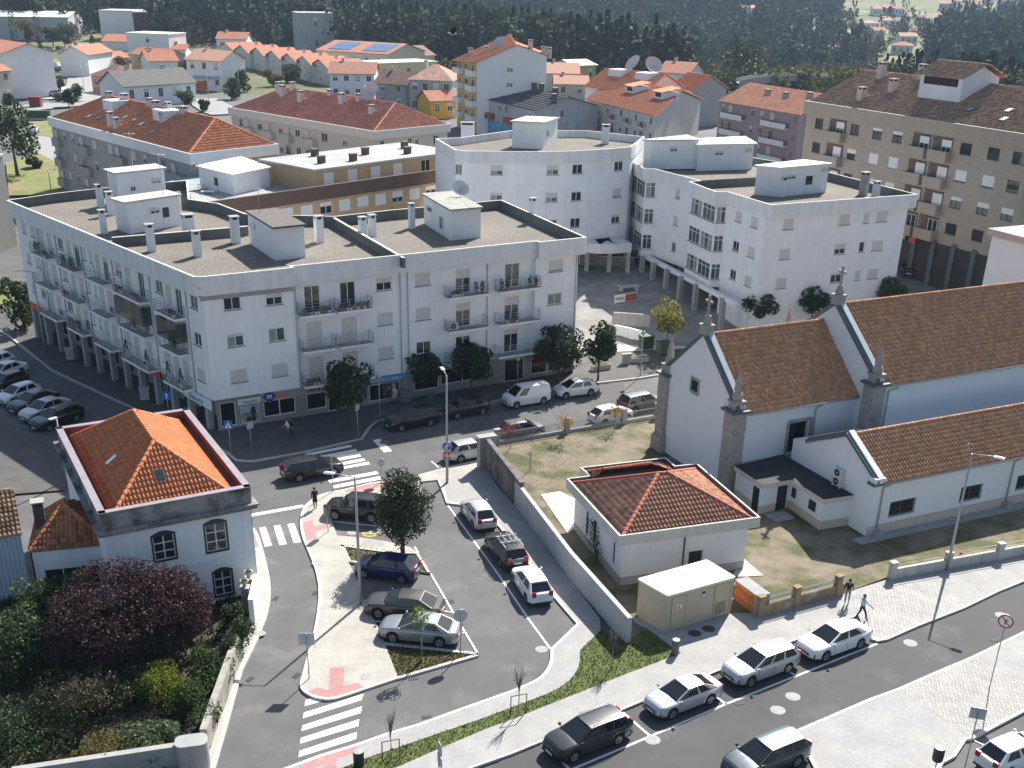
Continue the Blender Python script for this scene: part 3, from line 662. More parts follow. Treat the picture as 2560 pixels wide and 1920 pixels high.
def leafcloud(n,size,r,seed=0,c=(0,0,0),shell=0.0):
 g=np.random.default_rng(seed);d=g.normal(size=(n,3));d/=np.linalg.norm(d,axis=1)[:,None];q=g.uniform(shell,1,n)**(1/2.2)
 C=d*q[:,None]*np.array(r)+np.array(c);return leaves_at(C,size,g)
def leaves_at(C,size,g,up=0.3,aspect=0.55):
 n=len(C);a=g.normal(size=(n,3));a[:,2]-=up;a/=np.linalg.norm(a,axis=1)[:,None];b=np.cross(a,g.normal(size=(n,3)));b/=np.linalg.norm(b,axis=1)[:,None]
 s=size*g.uniform(.6,1.35,n)[:,None];w=b*s*aspect*.5
 V=np.stack([C-a*s*.5,C+w,C+a*s*.5,C-w],1).reshape(-1,3);Q=np.arange(4*n).reshape(-1,4);return V,Q
def potted(kind,seed):
 """a row of pots with foliage, about a metre wide, standing on its base"""
 def mk():
  V,Q=[],[];base=MB();rnd=random.Random(seed);n=4 if kind!='bush' else 2
  for i in range(n):
   x=-0.6+1.2*(i+.5)/n;base.lathe([(.10,0),(.14,.24),(.15,.25),(.12,.24)],(x,0,0),8,1 if rnd.random()<.5 else 0)
   v,q=leafcloud(60 if kind!='bush' else 170,.13,(.22,.18,.2 if kind!='bush' else.5),seed*7+i,(x,0,.4 if kind!='bush' else.65));Q.append(q+sum(len(k)for k in V));V.append(v)
  v=np.concatenate(V);q=np.concatenate(Q);base.add([tuple(p)for p in v],[tuple(int(i)for i in r)for r in q],2)
  return base.mesh('potted_plants',[POT,POTW,LEAF])
 return cached(('pp',kind,seed),mk)
def plants_on(bld,fc,u,z,label,kind='pots',seed=1,off=0.75):
 p=parent_world(bld)@fc.p(u,z,off);o=obj('potted_plants',potted(kind,seed),None,p,bld.rotation_euler.z+fc.az)
 return addprops(o,label,'potted plant','plants on the balconies of the white block')
 # --- block A -------------------------------------------------------
A=thing('apartment_block','white four storey apartment block with gravel roof and shops below, corner facing the camera','building',(-24.24,86.25,0),math.radians(30))
LA=P2L(A);LU=38.9;la=math.radians(102)
FA=Fc((0,0),0.0);FL=Fc((LU*math.cos(la),LU*math.sin(la)),la-math.pi)
FLR=[(3.0,4.08,5.14),(5.97,7.06,8.12),(8.94,10.04,11.09)]
R_=[(1.59,2.94),(5.0,6.35)]
front_w=[]
sh1={(0,0):1,(1,0):.9,(0,1):.25,(1,1):.05,(0,2):0,(1,2):.45}
for c,(a,b_)in enumerate(R_):
 for r in range(3):front_w.append((a,b_,r,sh1[(c,r)],0,r==1))
for(a,b_,s3,off)in((14.68,16.07,(1,1,.4),-.5),(18.25,19.66,(0,1,1),-.5),(31.2,32.68,(.2,.12,.85),0)):
 for r in range(3):front_w.append((a,b_,r,s3[r],off,False))
doors=[]
for(a,b_,s3)in((8.35,9.69,(1,1,0)),(11.44,12.79,(1,1,0)),(22.1,23.54,(0,.32,.38)),(27.0,28.47,(.22,.35,0))):
 for r in range(3):doors.append((a,b_,r,s3[r]))
wa=MB()
def rows(lst,lo,hi,off):return[(a,b_,FLR[r][1],FLR[r][2])for a,b_,r,s_,o_,c_ in lst if o_==off and lo<=a<hi]
dh=[(a,b_,FLR[r][0]+.03,FLR[r][2])for a,b_,r,s_ in doors]
wall(wa,FA,0,7.3,2.86,11.5,rows(front_w,0,7.3,0));wall(wa,FA,7.3,29.85,2.6,12.0,rows(front_w,7.3,29.85,-.5)+dh,off=-.5);wall(wa,FA,29.85,34.3,2.86,11.5,rows(front_w,29,35,0))
for u in(7.3,29.85):wa.face([FA.p(u,2.7,0),FA.p(u,2.7,-.5),FA.p(u,11.9,-.5),FA.p(u,11.9,0)])
lw=[]
for r in range(3):
 for(a,b_,s3)in((.96,2.2,(1,.05,0)),(6.9,8.2,(1,0,.05)),(14.65,15.95,(1,1,.65)),(27.25,28.5,(.05,.8,.0)),(33.8,35.1,(.3,1,1)),(36.4,37.4,(1,1,1)),(20.75,21.2,(1,1,1)),(22.1,22.55,(1,1,1))):lw.append((LU-b_,LU-a,r,s3[r],0,False))
lb=[(3.3,6.9),(9.6,14.9),(17.05,20.6),(23.2,27.0),(29.5,33.6)]
ld=[]
for r in range(3):
 for i,(a,b_)in enumerate(lb):
  w=b_-a
  ld.append((LU-a-.25*w-.55,LU-a-.25*w+.55,r,[(1,.9,.0),(1,.0,.0),(1,.7,.2),(.5,.8,.1),(.7,.8,.8)][i][r]));ld.append((LU-a-.72*w-.5,LU-a-.72*w+.5,r,1))
wall(wa,FL,0,LU,2.86,11.5,[(a,b_,FLR[r][1],FLR[r][2])for a,b_,r,s_,o_,c_ in lw]+[(a,b_,FLR[r][0]+.03,FLR[r][2])for a,b_,r,s_ in ld])
# rear and end walls, down to the ground
C1=Vector(LA(6.1,103.9));BR_=Vector(LA(-2.1,120.4));outline=[(0.1,-.5),(7.3,-.5),(7.3,0),(29.85,0),(29.85,-.5),(34.8,-.5)]
back=[LA(-1.8,121),LA(-12.7,114.2),LA(-17.6,110.5),LA(-26.1,110.8),LA(-29.9,115.8),LA(-33.3,117.7),LA(-36.5,129),LA(-44.6,122.5),LA(-47.4,119.7)]
Lf=FL.p(-.3,0,.5);Ln=FL.p(LU,0,.5);outline=outline+back+[(Lf.x,Lf.y),(Ln.x-.1,Ln.y)]
bw=[(34.3,0)]+[(Vector(p)*.985+Vector((10,15))*.015)for p in back]+[tuple(FL.p(0,0)[:2])]
for a,c in zip(bw,bw[1:]):wa.face([(a[0],a[1],-1),(c[0],c[1],-1),(c[0],c[1],11.5),(a[0],a[1],11.5)])
wa.build('wall',WHITE,A)
for a,b_,r,s_,o_,c_ in front_w:window(A,FA,a,b_,FLR[r][1],FLR[r][2],s_,off=o_,curtain=c_,glass=GLASS if r!=1 else GLASSG)
for a,b_,r,s_ in doors:window(A,FA,a,b_,FLR[r][0]+.03,FLR[r][2],s_,off=-.5,sill=None,name='balcony_door')
for a,b_,r,s_,o_,c_ in lw:window(A,FL,a,b_,FLR[r][1],FLR[r][2],s_,mull=1 if b_-a>.6 else 0,glass=GLASSG)
for a,b_,r,s_ in ld:window(A,FL,a,b_,FLR[r][0]+.03,FLR[r][2],s_,sill=None,name='balcony_door')
for(a,b_)in((7.64,10.54),(10.85,13.9),(20.95,24.86),(25.95,30.2)):
 for r in range(3):balcony(A,FA,a,b_,FLR[r][0],1.0,off=-.5,rail=STEEL)
for i,(a,b_)in enumerate(lb):
 for r in range(3):
  o=balcony(A,FL,LU-b_,LU-a,FLR[r][0],.95)
  if r==1 and i in(0,1):
   g=MB();w=b_-a
   for(x0,x1,y0,y1)in((-w/2+.03,w/2-.03,-.95,-.935),(-w/2+.03,-w/2+.045,-.93,-.02),(w/2-.045,w/2-.03,-.93,-.02)):g.box(x0,x1,y0,y1,.95,2.55)
   gm=bpy.data.materials.get('balcony_glazing')
   if gm is None:
    gm=mat('balcony_glazing',(.03,.045,.04),.05,var=.3,scale=1.0,spec=.6);gm.node_tree.nodes['Principled BSDF'].inputs['Alpha'].default_value=.55
   g.build('glazing',gm,o)
for u,off in((7.42,0.02),(16.8,-.45),(17.5,-.45),(25.18,-.45),(34.1,.05)):pp=MB();pp.tube([FA.p(u,0.1,off+.05),FA.p(u,11.4,off+.05)],.045,6);pp.build('downpipe',PIPE,A)
for u in(2.77,9.2,16.4,22.9,28.9,33.2):pp=MB();pp.tube([FL.p(LU-u,2.9,.06),FL.p(LU-u,11.4,.06)],.045,6);pp.build('downpipe',PIPE,A)
par,In=parapet(A,outline,11.45,12.95,12.0,.22)
und=MB();strip(und,FA,-.2,7.3,11.0,11.46,0,.12);strip(und,FL,0,LU+.1,11.2,11.46,0,.12);und.build('soffit_band',CONC,par)
roofdeck(A,In,12.02)
dv=MB()
for(a,c)in((LA(-17.6,110.2),LA(-9.4,94.0)),(LA(-35.3,99.5),LA(-24.8,105.5))):
 a,c=Vector(a),Vector(c);e=c-a;f=Fc(a,math.atan2(e.y,e.x));strip(dv,f,0,e.length,12.02,12.82,-.12,.12,0);strip(dv,f,0,e.length,12.82,12.87,-.13,.13,1)
dv.build('roof_divider',[CONCD,mat('parapet_cap',(1,1,1))],A)
LITER=mat('pale_slab',(.50,.50,.48),.85,var=.14,scale=1.2);DGRAV=mat('dark_felt',(.14,.125,.11),.95,var=.25,scale=3,detail=8,bump=.3);WSLAB=mat('white_coated_slab',(.82,.82,.81),.7,var=.05,scale=1)
def Lw(*pts):return[LA(*p)for p in pts]
hut(A,Lw((-37.3,106.8),(-35.5,104.9),(-31.95,109.2),(-33.7,111.1)),12.0,2.75,LITER,wins=[(1,.42,.6,1.5,2.0,.5)],door=(1,.66,.78))
hut(A,Lw((-23.9,102),(-20.4,95.6),(-18.1,97.1),(-21.6,103.5)),12.0,2.7,DGRAV,wins=[(0,.12,.3,1.6,2.1,0)])
hut(A,Lw((-9.2,112.5),(-6.2,105),(-3.5,106.6),(-6.5,114.1)),12.0,2.7,mat('lichened_slab',(.33,.33,.29),.9,var=.3,scale=1.5,detail=8),wins=[(0,.15,.32,1.5,2.0,0),(0,.62,.74,.6,1.7,0)])
hut(A,Lw((-42.0,119.5),(-40.3,117.2),(-36.6,121.0),(-38.3,123.3)),12.0,3.3,LITER,wins=[(1,.25,.36,1.5,2.0,0),(1,.72,.9,2.0,2.5,.6)])
for(x,y,h,w)in((-42.3,117.4,2.3,.62),(-40.0,113.5,2.3,.62),(-37.85,104.9,2.2,.55),(-31.5,98.1,2.4,.62),(-27.2,96.7,2.2,.62),(-25.2,102.2,2.4,.7),(-30.2,105.3,1.9,.95),(-17.9,103.2,2.4,.7),(-14.1,104.2,2.2,.6),(-13.5,106.3,2.0,.6),(-10.2,110.2,2.4,.5),(1.35,114.4,2.4,.6)):
 lx,ly=LA(x,y);chimney(A,lx,ly,12.0,h,w,w)
 # shops
SHOPW=mat('shop_plinth',(.27,.265,.255),.8,var=.12,scale=1.5);SHOPG=glassmat('shop_glass',(.012,.014,.015),.08)
BLUE=mat('sign_blue',(.04,.24,.5),.5,var=.03);BLUED=mat('sign_dark_blue',(.03,.06,.25),.5,var=0);REDS=mat('sign_red',(.55,.06,.03),.5,var=.03);ORNG=mat('sign_orange',(.75,.13,.04),.5,var=0);SIGNW=mat('sign_white',(.8,.8,.8),.5,var=.02);NAVY=mat('sign_navy',(.02,.03,.08),.5,var=0);CYAN=mat('sign_cyan',(.05,.35,.55),.5,var=0)
sw=MB();sh=[(.6,1.9,.3,2.35),(2.1,3.9,.25,1.95),(4.25,7.0,.55,1.95),(8.0,9.75,.55,2.0),(9.9,10.75,.12,2.0),(13.7,16.6,.4,1.9),(18,20.4,.7,2.3),(20.6,25,.9,2.3),(27.1,29.2,.15,2.3),(29.95,31.7,.5,2.0),(31.8,33.9,.5,2.0)]
wall(sw,FA,.3,34.2,0,2.9,sh,off=-.55,depth=.2);wall(sw,FL,0,LU-.4,-1.2,2.9,[(a,a+2.3,-.6,2.3)for a in np.arange(.8,36,3.1)],off=-2.2,depth=.2)
soff=MB();soff.face([FL.p(0,2.87,0),FL.p(LU,2.87,0),FL.p(LU,2.87,-2.3),FL.p(0,2.87,-2.3)])
sw.build('shop_wall',SHOPW,A);soff.build('arcade_soffit',CONC,A)
for i,(a,b_,z0,z1)in enumerate(sh):window(A,FA,a,b_,z0,z1,0,mull=1 if b_-a>2.4 else 0,glass=SHOPG,off=-.55,rec=.1,sill=None,name='shop_window' if i!=4 else 'shop_door',ft=.07)
for a in np.arange(.8,36,3.1):window(A,FL,float(a),float(a)+2.3,-.6,2.3,0,mull=1,glass=SHOPG,off=-2.2,rec=.1,sill=None,name='shop_window',ft=.07)
for u in np.arange(.25,39.2,3.1):
 b=MB();strip(b,FL,float(u)-.25,float(u)+.25,-1.3,2.86,-.5,-.02);b.build('arcade_column',CONC,A)
def signboard(fc,u0,u1,z0,z1,mt,off=0.0,name='shop_sign'):
 b=MB();strip(b,fc,u0,u1,z0,z1,off,off+.1);return b.build(name,mt,A)
so_=signboard(FA,4.0,10.8,2.05,2.7,mat('sign_grey',(.36,.36,.37),.6,var=.05),-.54)
lettering(so_,FA,'altur',5.75,2.15,.62,ORNG,-.42,.012,1.05);lettering(so_,FA,'rent-a-car',9.0,2.2,.5,NAVY,-.42,.008)
dm=MB();c_=FA.p(4.75,2.35,-.4);dm.add([c_+Vector((-.62,0,0)),c_+Vector((0,0,-.62)),c_+Vector((.62,0,0)),c_+Vector((0,0,.62))],[(0,1,2,3)]);dm.build('emblem',BLUED,so_);lettering(so_,FA,'m',4.76,2.2,.62,SIGNW,-.38,.015)
so_=signboard(FA,2.1,4.0,2.0,2.45,SIGNW,-.54);lettering(so_,FA,'FARRAPOS',3.1,2.08,.27,BLUED,-.42)
so_=signboard(FA,13.3,17.2,2.0,2.6,BLUE,-.54);lettering(so_,FA,'ANÁLISES CLÍNICAS',15.3,2.14,.36,SIGNW,-.42)
so_=signboard(FL,LU-4.9,LU-.3,1.95,2.8,SIGNW,.02);lettering(so_,FL,'FARRAPOS',LU-2.8,2.1,.5,CYAN,.13,.01);lettering(so_,FL,'TC',LU-3.7,2.5,.3,REDS,.13);
for u0,u1,s in((9.2,12.6,'8'),(18.5,22.2,'E DECO'),(25.5,28.2,'LIV'),(34,38.6,'8')):
 so_=signboard(FL,LU-u1,LU-u0,2.3,2.84,REDS,.02);lettering(so_,FL,s,LU-(u0+u1)/2,2.42,.36,SIGNW,.13,.008)
aw=MB();V=[FA.p(29.7,2.55,0),FA.p(33.2,2.55,0),FA.p(33.2,2.1,.9),FA.p(29.7,2.1,.9),FA.p(29.7,1.9,.9),FA.p(33.2,1.9,.9)];aw.add(V,[(3,2,1,0),(4,5,2,3)]);aw.build('awning',mat('dark_red_canvas',(.16,.012,.02),.8,var=.1),A)
# poster in the clinic window and in the corner shop
def poster(fc,u0,u1,z0,z1,cols,off,parent=None):
 b=MB();strip(b,fc,u0,u1,z0,z1,off,off+.015);o=b.build('poster',cols[0],parent or A)
 for(a,b2,c,d,m_)in cols[1]:
  q=MB();w,h=u1-u0,z1-z0;n=14;cx,cz=u0+w*(a+b2)/2,z0+h*(c+d)/2
  q.face([fc.p(cx+w*(b2-a)/2*math.cos(6.2832*i/n),cz+h*(d-c)/2*math.sin(6.2832*i/n),off+.02+.002*len(q.v))for i in range(n)]);q.build('poster_print',m_,o)
SKIN=mat('printed_skin',(.50,.30,.22),.6,var=.1);HAIRP=mat('printed_hair',(.06,.03,.02),.6,var=0);WHP=mat('printed_white',(.7,.7,.72),.6,var=0);DKP=mat('printed_dark',(.03,.04,.05),.5,var=.2);GRP=mat('printed_green',(.22,.26,.12),.6,var=.4,scale=2)
poster(FA,14.9,16.5,.5,1.88,(DKP,[(.18,.62,-.0,.62,HAIRP),(.22,.55,.42,.85,HAIRP),(.3,.5,.48,.8,SKIN),(.5,.9,.0,.6,WHP),(.58,.78,.55,.95,SKIN),(.1,.7,.25,.42,SKIN)]),-.5)
poster(FA,2.2,3.8,.35,1.88,(mat('printed_sky',(.33,.40,.42),.6,var=.3,scale=1.5),[(-.0,1,.1,.6,GRP),(.55,.85,.3,.9,NAVY),(.3,.6,.05,.35,DKP),(.55,.85,.05,.32,DKP)]),-.5)
AF=lambda u:FA
for i,(fc,u,r,kind,off,lab)in enumerate(((FA,8.5,2,'pots',.3,'white pots of dark plants on the top front balcony nearest the corner, left end'),(FA,9.7,2,'pots',.3,'white pots of dark plants on the top front balcony nearest the corner, right end'),(FA,11.6,2,'pots',.3,'row of pots along the left of the second top balcony from the corner'),(FA,13.1,2,'pots',.3,'row of pots along the right of the second top balcony from the corner'),(FA,21.9,2,'pots',.3,'leafy pots on the left of the third top front balcony'),(FA,24.0,2,'bush',.3,'bushy plant at the right of the third top front balcony'),(FA,26.5,2,'bush',.35,'trailing plant at the left of the rightmost top balcony'),(FA,29.4,2,'bush',.35,'trailing plant at the right of the rightmost top balcony'),(FA,27.4,1,'pots',.3,'clay pots on the rightmost middle balcony beside the washing'),(FA,8.4,0,'pots',.3,'pots on the lowest front balcony above the rent sign'),(FL,LU-32.6,2,'bush',.6,'plants on the farthest top balcony of the side street facade'),(FL,LU-30.6,2,'pots',.7,'pots near the right end of the farthest top side street balcony'),(FL,LU-26.0,2,'bush',.7,'big dark shrub on the second farthest top side street balcony'),(FL,LU-24.0,2,'bush',.7,'reddish plants beside the big shrub on the side street top balcony'),(FL,LU-26.2,0,'bush',.7,'large dark shrub spilling over the lowest far side street balcony'),(FL,LU-24.6,0,'bush',.7,'second large dark shrub on the lowest far side street balcony'),(FL,LU-14.0,2,'pots',.7,'pots on the long top side street balcony, far end'),(FL,LU-11.0,2,'pots',.7,'pots on the long top side street balcony, near end'),(FL,LU-12.5,1,'bush',.5,'plants inside the long glazed side street balcony'),(FL,LU-5.2,1,'bush',.5,'plants inside the small glazed balcony nearest the corner'),(FL,LU-4.2,2,'pots',.7,'pots on the top side street balcony nearest the corner'),(FL,LU-26.4,1,'pots',.7,'small pots on the middle balcony second from the far end of the side street'))):
 plants_on(A,fc,u,FLR[r][0]+.025,lab,kind,i%7,off)
for(u,lab)in((14.2,'slim cone cypress in a white pot, far end of the long lowest side balcony'),(10.2,'slim cone cypress in a white pot, near end of the long lowest side balcony'),(6.2,'slim cone cypress on the corner side balcony, far end'),(3.9,'slim cone cypress in a white pot on the corner side balcony, near end')):
 def mk():
  b=MB();b.lathe([(.13,0),(.2,.35),(.21,.37),(.1,.36)],n=10);v,q=leafcloud(10,.1,(.1,.1,.1));g=np.random.default_rng(3);t=g.uniform(0,1,260);an=g.uniform(0,6.28,260);rr=.24*(1-t)+.02
  v,q=leaves_at(np.stack([rr*np.cos(an),rr*np.sin(an),.4+1.35*t],1),.12,g,-1.5);b.add([tuple(p)for p in v],[tuple(int(i)for i in r)for r in q],1);return b.mesh('potted_cypress',[POTW,LEAF])
 addprops(obj('potted_cypress',cached('pcyp',mk),None,A.matrix_basis.to_4x4()@Vector((0,0,0))if False else parent_world(A)@FL.p(LU-u,3.03,.7)),lab,'potted plant')
 # --- block D: white block with glazed bays --------------------------------
D=thing('apartment_block','white apartment block with glazed bay windows and pillars behind the church','building',(24.5,115,1.4),math.radians(25.2))
LD=P2L(D);ZB=1.4
def edge_fc(a,c):
 a,c=Vector(a),Vector(c);e=c-a;return Fc(a,math.atan2(e.y,e.x)),e.length
rowsD=[(4.1,5.15),(7.08,8.13),(10.06,11.12)]
pc,p1,pb1,pb2,p2,p3_,pb3,pb4=LD(24.5,115),LD(21.8,121.9),LD(20.6,121.7),LD(18.7,127.7),LD(20.0,128.6),LD(15.9,136.3),LD(14.6,136.3),LD(13.4,143.5)
dr=LD(40.9,122.7);wd_=MB();ZT=11.5
fF,lF=edge_fc(pc,dr)
fw=[(2.2,3.5,(1,1,1)),(9.2,10.6,(.25,.5,1)),(12.4,13.1,(1,0,1)),(14.1,15.5,(1,1,1))]
wall(wd_,fF,0,lF,-1,ZT,[(a,b_,rowsD[r][0],rowsD[r][1])for a,b_,s in fw for r in range(3)])
for a,b_,s in fw:
 for r in range(3):window(D,fF,a,b_,*rowsD[r],s[r],mull=1 if b_-a>1 else 0)
f1_,l1_=edge_fc(p1,pc)
lw1=[(l1_-5.6,l1_-4.4,(.1,.1,1)),(l1_-2.6,l1_-1.3,(1,1,1))]
wall(wd_,f1_,0,l1_,-1,ZT,[(a,b_,rowsD[r][0],rowsD[r][1])for a,b_,s in lw1 for r in range(3)])
for a,b_,s in lw1:
 for r in range(3):window(D,f1_,a,b_,*rowsD[r],s[r])
f2_,l2_=edge_fc(p3_,p2);lw2=[(l2_*.45,l2_*.45+.8,(0,.9,.8))]
wall(wd_,f2_,0,l2_,2.7,ZT,[(a,b_,rowsD[r][0],rowsD[r][1])for a,b_,s in lw2 for r in range(3)])
for a,b_,s in lw2:
 for r in range(3):window(D,f2_,a,b_,*rowsD[r],s[r])
def bay(pa,pb,pin,nm):
 f_,l_=edge_fc(pb,pa);g_,m_=edge_fc(pa,pin);hs=[]
 n=2;ws=[(.35,l_/2-.12),(l_/2+.12,l_-.15)]
 rz=[(3.55,5.2),(6.53,8.18),(9.51,11.16)]
 wall(wd_,f_,0,l_,2.7,ZT,[(a,b_,*r)for a,b_ in ws for r in rz],depth=.1);wall(wd_,g_,0,m_,2.7,ZT,[(.12,m_-.1,*r)for r in rz],depth=.1)
 for i,r in enumerate(rz):
  for a,b_ in ws:window(D,f_,a,b_,*r,0,mull=2,hbar=1,glass=GLASSG,rec=.07,name='bay_window',curtain=(i+int(a))%2==0)
  window(D,g_,.12,m_-.1,*r,0,mull=1,hbar=1,glass=GLASSG,rec=.07,name='bay_window',curtain=i==2)
 wd_.face([(p[0],p[1],2.7)for p in(pa,pb,pin)])
bay(pb1,pb2,p1,0);bay(pb3,pb4,p3_,1)
f3_,l3_=edge_fc(pb4,pb3)
wd_.face([(*pb2,2.7),(*p2,2.7),(*p2,ZT),(*pb2,ZT)])
pbk=[LD(12.6,150.5),LD(24,153),LD(33,140)]
bk=[pb4]+pbk[:1];fb,lb_=edge_fc(pbk[0],pb4);wall(wd_,fb,0,lb_,2.7,ZT,[(lb_*.35,lb_*.35+.9,rowsD[r][0],rowsD[r][1])for r in range(3)])
for r in range(3):window(D,fb,lb_*.35,lb_*.35+.9,*rowsD[r],(1,.5,.2)[r])
for a,c in((dr,LD(33.5,139.5)),(LD(33.5,139.5),pbk[1]),(pbk[1],pbk[0])):wd_.face([(*a,-1),(*c,-1),(*c,ZT),(*a,ZT)])
wd_.build('wall',WHITE,D)
gw=MB();g0,gl=edge_fc(LD(16.0,147),LD(25.3,117.5));wall(gw,g0,0,gl,-1.5,3.0,[(a,a+1.2,0.2,2.3)for a in(4,9.5,15,20,25)]+[(a,a+.7,1.4,1.9)for a in(7.2,12.5,18,23)])
gw.build('ground_floor_wall',mat('plinth_grey',(.22,.215,.20),.9,var=.15),D)
for a in(4,9.5,15,20,25):window(D,g0,a,a+1.2,.2,2.3,0,mull=0,sill=None,name='entrance_door')
for a in(7.2,12.5,18,23):window(D,g0,a,a+.7,1.4,1.9,0,mull=0,sill=None)
for i,(x,y)in enumerate(((21.5,117.1),(19.45,122.8),(18.2,126.1),(17.0,129.3),(15.8,132.5),(14.8,135.5),(13.9,139))):
 b=MB();b.obox((0,0,-1),(.5,.5,3.75));b.build('pillar',CONC,D,(*LD(x,y),0))
bm=MB();e0,el=edge_fc(LD(13.2,141.5),LD(22.3,114.9));strip(bm,e0,0,el,2.45,2.9,-.5,.02);bm.build('arcade_beam',WHITE,D)
outD=[LD(24.7,114.4),LD(41.6,122.3),LD(34,140),pbk[1],LD(12.3,151),LD(13.0,143.3),LD(14.2,136),LD(15.5,135.8),LD(19.6,128.3),LD(18.3,127.4),LD(20.3,121.3),LD(21.6,121.4)]
parD,InD=parapet(D,outD,11.4,12.75,11.85,.22);roofdeck(D,InD,11.86)
dv=MB();f_,l_=edge_fc(LD(19.8,128.6),LD(29.5,133));strip(dv,f_,0,l_,11.86,12.72,-.12,.12);dv.build('roof_divider',CONCD,D)
def pxz(z):return lambda c,a,b_:tuple(U(c(a,b_),z)[:2])
zr=ZB+11.86;W_=pxz(zr)
def quadL(L,pts):return[L(*p)for p in pts]
h1=[W_(k12,990,480),W_(k12,1150,495),W_(k12,1450,465)];h1 .append((h1[0][0]+h1[2][0]-h1[1][0],h1[0][1]+h1[2][1]-h1[1][1]+1.0))
hut(D,quadL(LD,h1),11.86,2.9,WSLAB,wins=[(1,.12,.3,1.75,2.2,.5),(1,.84,.98,2.2,2.6,1)],door=(1,.53,.67),over=.3)
h2=[W_(k12,575,290),W_(k12,620,328),W_(k12,975,318)];h2 .append((h2[0][0]+h2[2][0]-h2[1][0],h2[0][1]+h2[2][1]-h2[1][1]+1.5))
hut(D,quadL(LD,h2),11.86,2.9,WSLAB,wins=[(1,.3,.45,1.75,2.2,.5),(1,.84,.96,2.0,2.5,1)],over=.3)
for c,h,w in(((1165,490),2.0,.75),((1690,480),2.4,.7),((1770,490),1.6,.6),((1035,470),2.0,.7)):
 x,y=W_(k12,*c);chimney(D,*LD(x,y),11.86,h,w,w,CONC if c[0]in(1690,)else WHITE)
 # --- block C: curved white block -------------------------------------------
ZC=16.2
fr=[U(f1(*p),ZC)for p in((740,965),(830,972),(950,972),(1120,975),(1300,975),(1450,973),(1600,966),(1740,957),(1875,945))]
bkC=[U(f1(*p),ZC)for p in((1960,878),(1590,838),(1100,838),(780,883),(612,890))]
cC=fr[4];C_=thing('apartment_block','white apartment block with a gently curved front and satellite dish rooftop behind the plaza','building',(cC.x,cC.y,2.4),0.0);LC=P2L(C_)
wc_=MB();wfr=[LC(p.x,p.y+.5)for p in fr];rowsC=[(5.2,6.25),(8.2,9.25),(11.2,12.25)]
wins={0:[(0,.8)],2:[(.3,1.7)],4:[(.6,2.0)],5:[(1.0,2.3)],7:[(.8,2.1)]}
shc={(2,2):.6,(4,2):.5,(5,2):.0,(7,2):0,(0,2):0,(2,1):.3,(4,1):.55,(5,1):.1,(7,1):.85,(7,0):.3,(5,0):0}
for i in range(len(wfr)-1):
 f_,l_=edge_fc(wfr[i],wfr[i+1]);hs=[(min(a,l_-.9),min(b_,l_-.1),*r)for a,b_ in wins.get(i,[])for r in rowsC]
 wall(wc_,f_,0,l_,2.6,12.6,hs)
 for a,b_,z0,z1 in hs:
  r=rowsC.index((z0,z1));window(C_,f_,a,b_,z0,z1,shc.get((i,r),.15),glass=GLASS,curtain=i in(2,4))
bp=[wfr[-1]]+[LC(p.x,p.y)for p in bkC]+[wfr[0]]
for a,c in zip(bp,bp[1:]):wc_.face([(*a,-1),(*c,-1),(*c,12.6),(*a,12.6)])
wc_.build('wall',WHITE,C_)
parC,InC=parapet(C_,[LC(p.x,p.y)for p in fr]+[LC(p.x,p.y)for p in bkC],12.5,ZC-2.4,12.95,.25,inner=STAINW);roofdeck(C_,InC,12.96)
cn=MB();cp=[LC(*U(k12(a,b_),6.0)[:2])for a,b_ in((-280,770),(0,800),(100,798),(205,790))]
for a,c in zip(cp,cp[1:]):
 f_,l_=edge_fc(a,c);strip(cn,f_,0,l_,2.5,3.6,-4,0)
cn.build('canopy',STAINW,C_)
gC=MB();f_,l_=edge_fc((cp[0][0],cp[0][1]+3),(cp[-1][0],cp[-1][1]+3));wall(gC,f_,0,l_,-2,3,[(2,3,0,2.1),(5,10,1.2,2.2),(15,17,0.2,2.2)]);gC.build('ground_floor_wall',mat('plinth_grey',(1,1,1)),C_)
window(C_,f_,2,3,0,2.1,0,mull=0,sill=None,name='entrance_door');window(C_,f_,5,10,1.2,2.2,0,mull=2,sill=None);window(C_,f_,15,17,.2,2.2,0,sill=None)
for u in(.15,.42,.72,.97):
 q=Vector(cp[0]).lerp(Vector(cp[-1]),u);b=MB();b.obox((0,0,-1.5),(.5,.5,4.0));b.build('pillar',CONC,C_,(q.x,q.y+.6,0))
W_=pxz(2.4+12.96)
h3=[W_(f1,1105,950),W_(f1,1305,960),W_(f1,1395,925)];h3 .append((h3[0][0]+h3[2][0]-h3[1][0],h3[0][1]+h3[2][1]-h3[1][1]))
hut(C_,quadL(LC,h3),12.96,2.9,LITER,wins=[(1,.2,.35,1.2,2.0,0)])
h4=[W_(f1,1955,975),W_(f1,2000,978),W_(f1,2300,975),W_(f1,2260,930)];hut(D,quadL(LD,[(h4[0][0],h4[0][1]),(h4[1][0],h4[1][1]),(h4[2][0],h4[2][1]),(h4[2][0]-1,h4[2][1]+4)]),12.0,3.2,LITER,wins=[(1,.4,.55,2.0,2.5,.5)])
x,y=W_(f1,820,905);chimney(C_,*LC(x,y),12.96,2.2,1.6,.8);x,y=W_(f1,1705,925);chimney(C_,*LC(x,y),12.96,2.3,.9,.7)
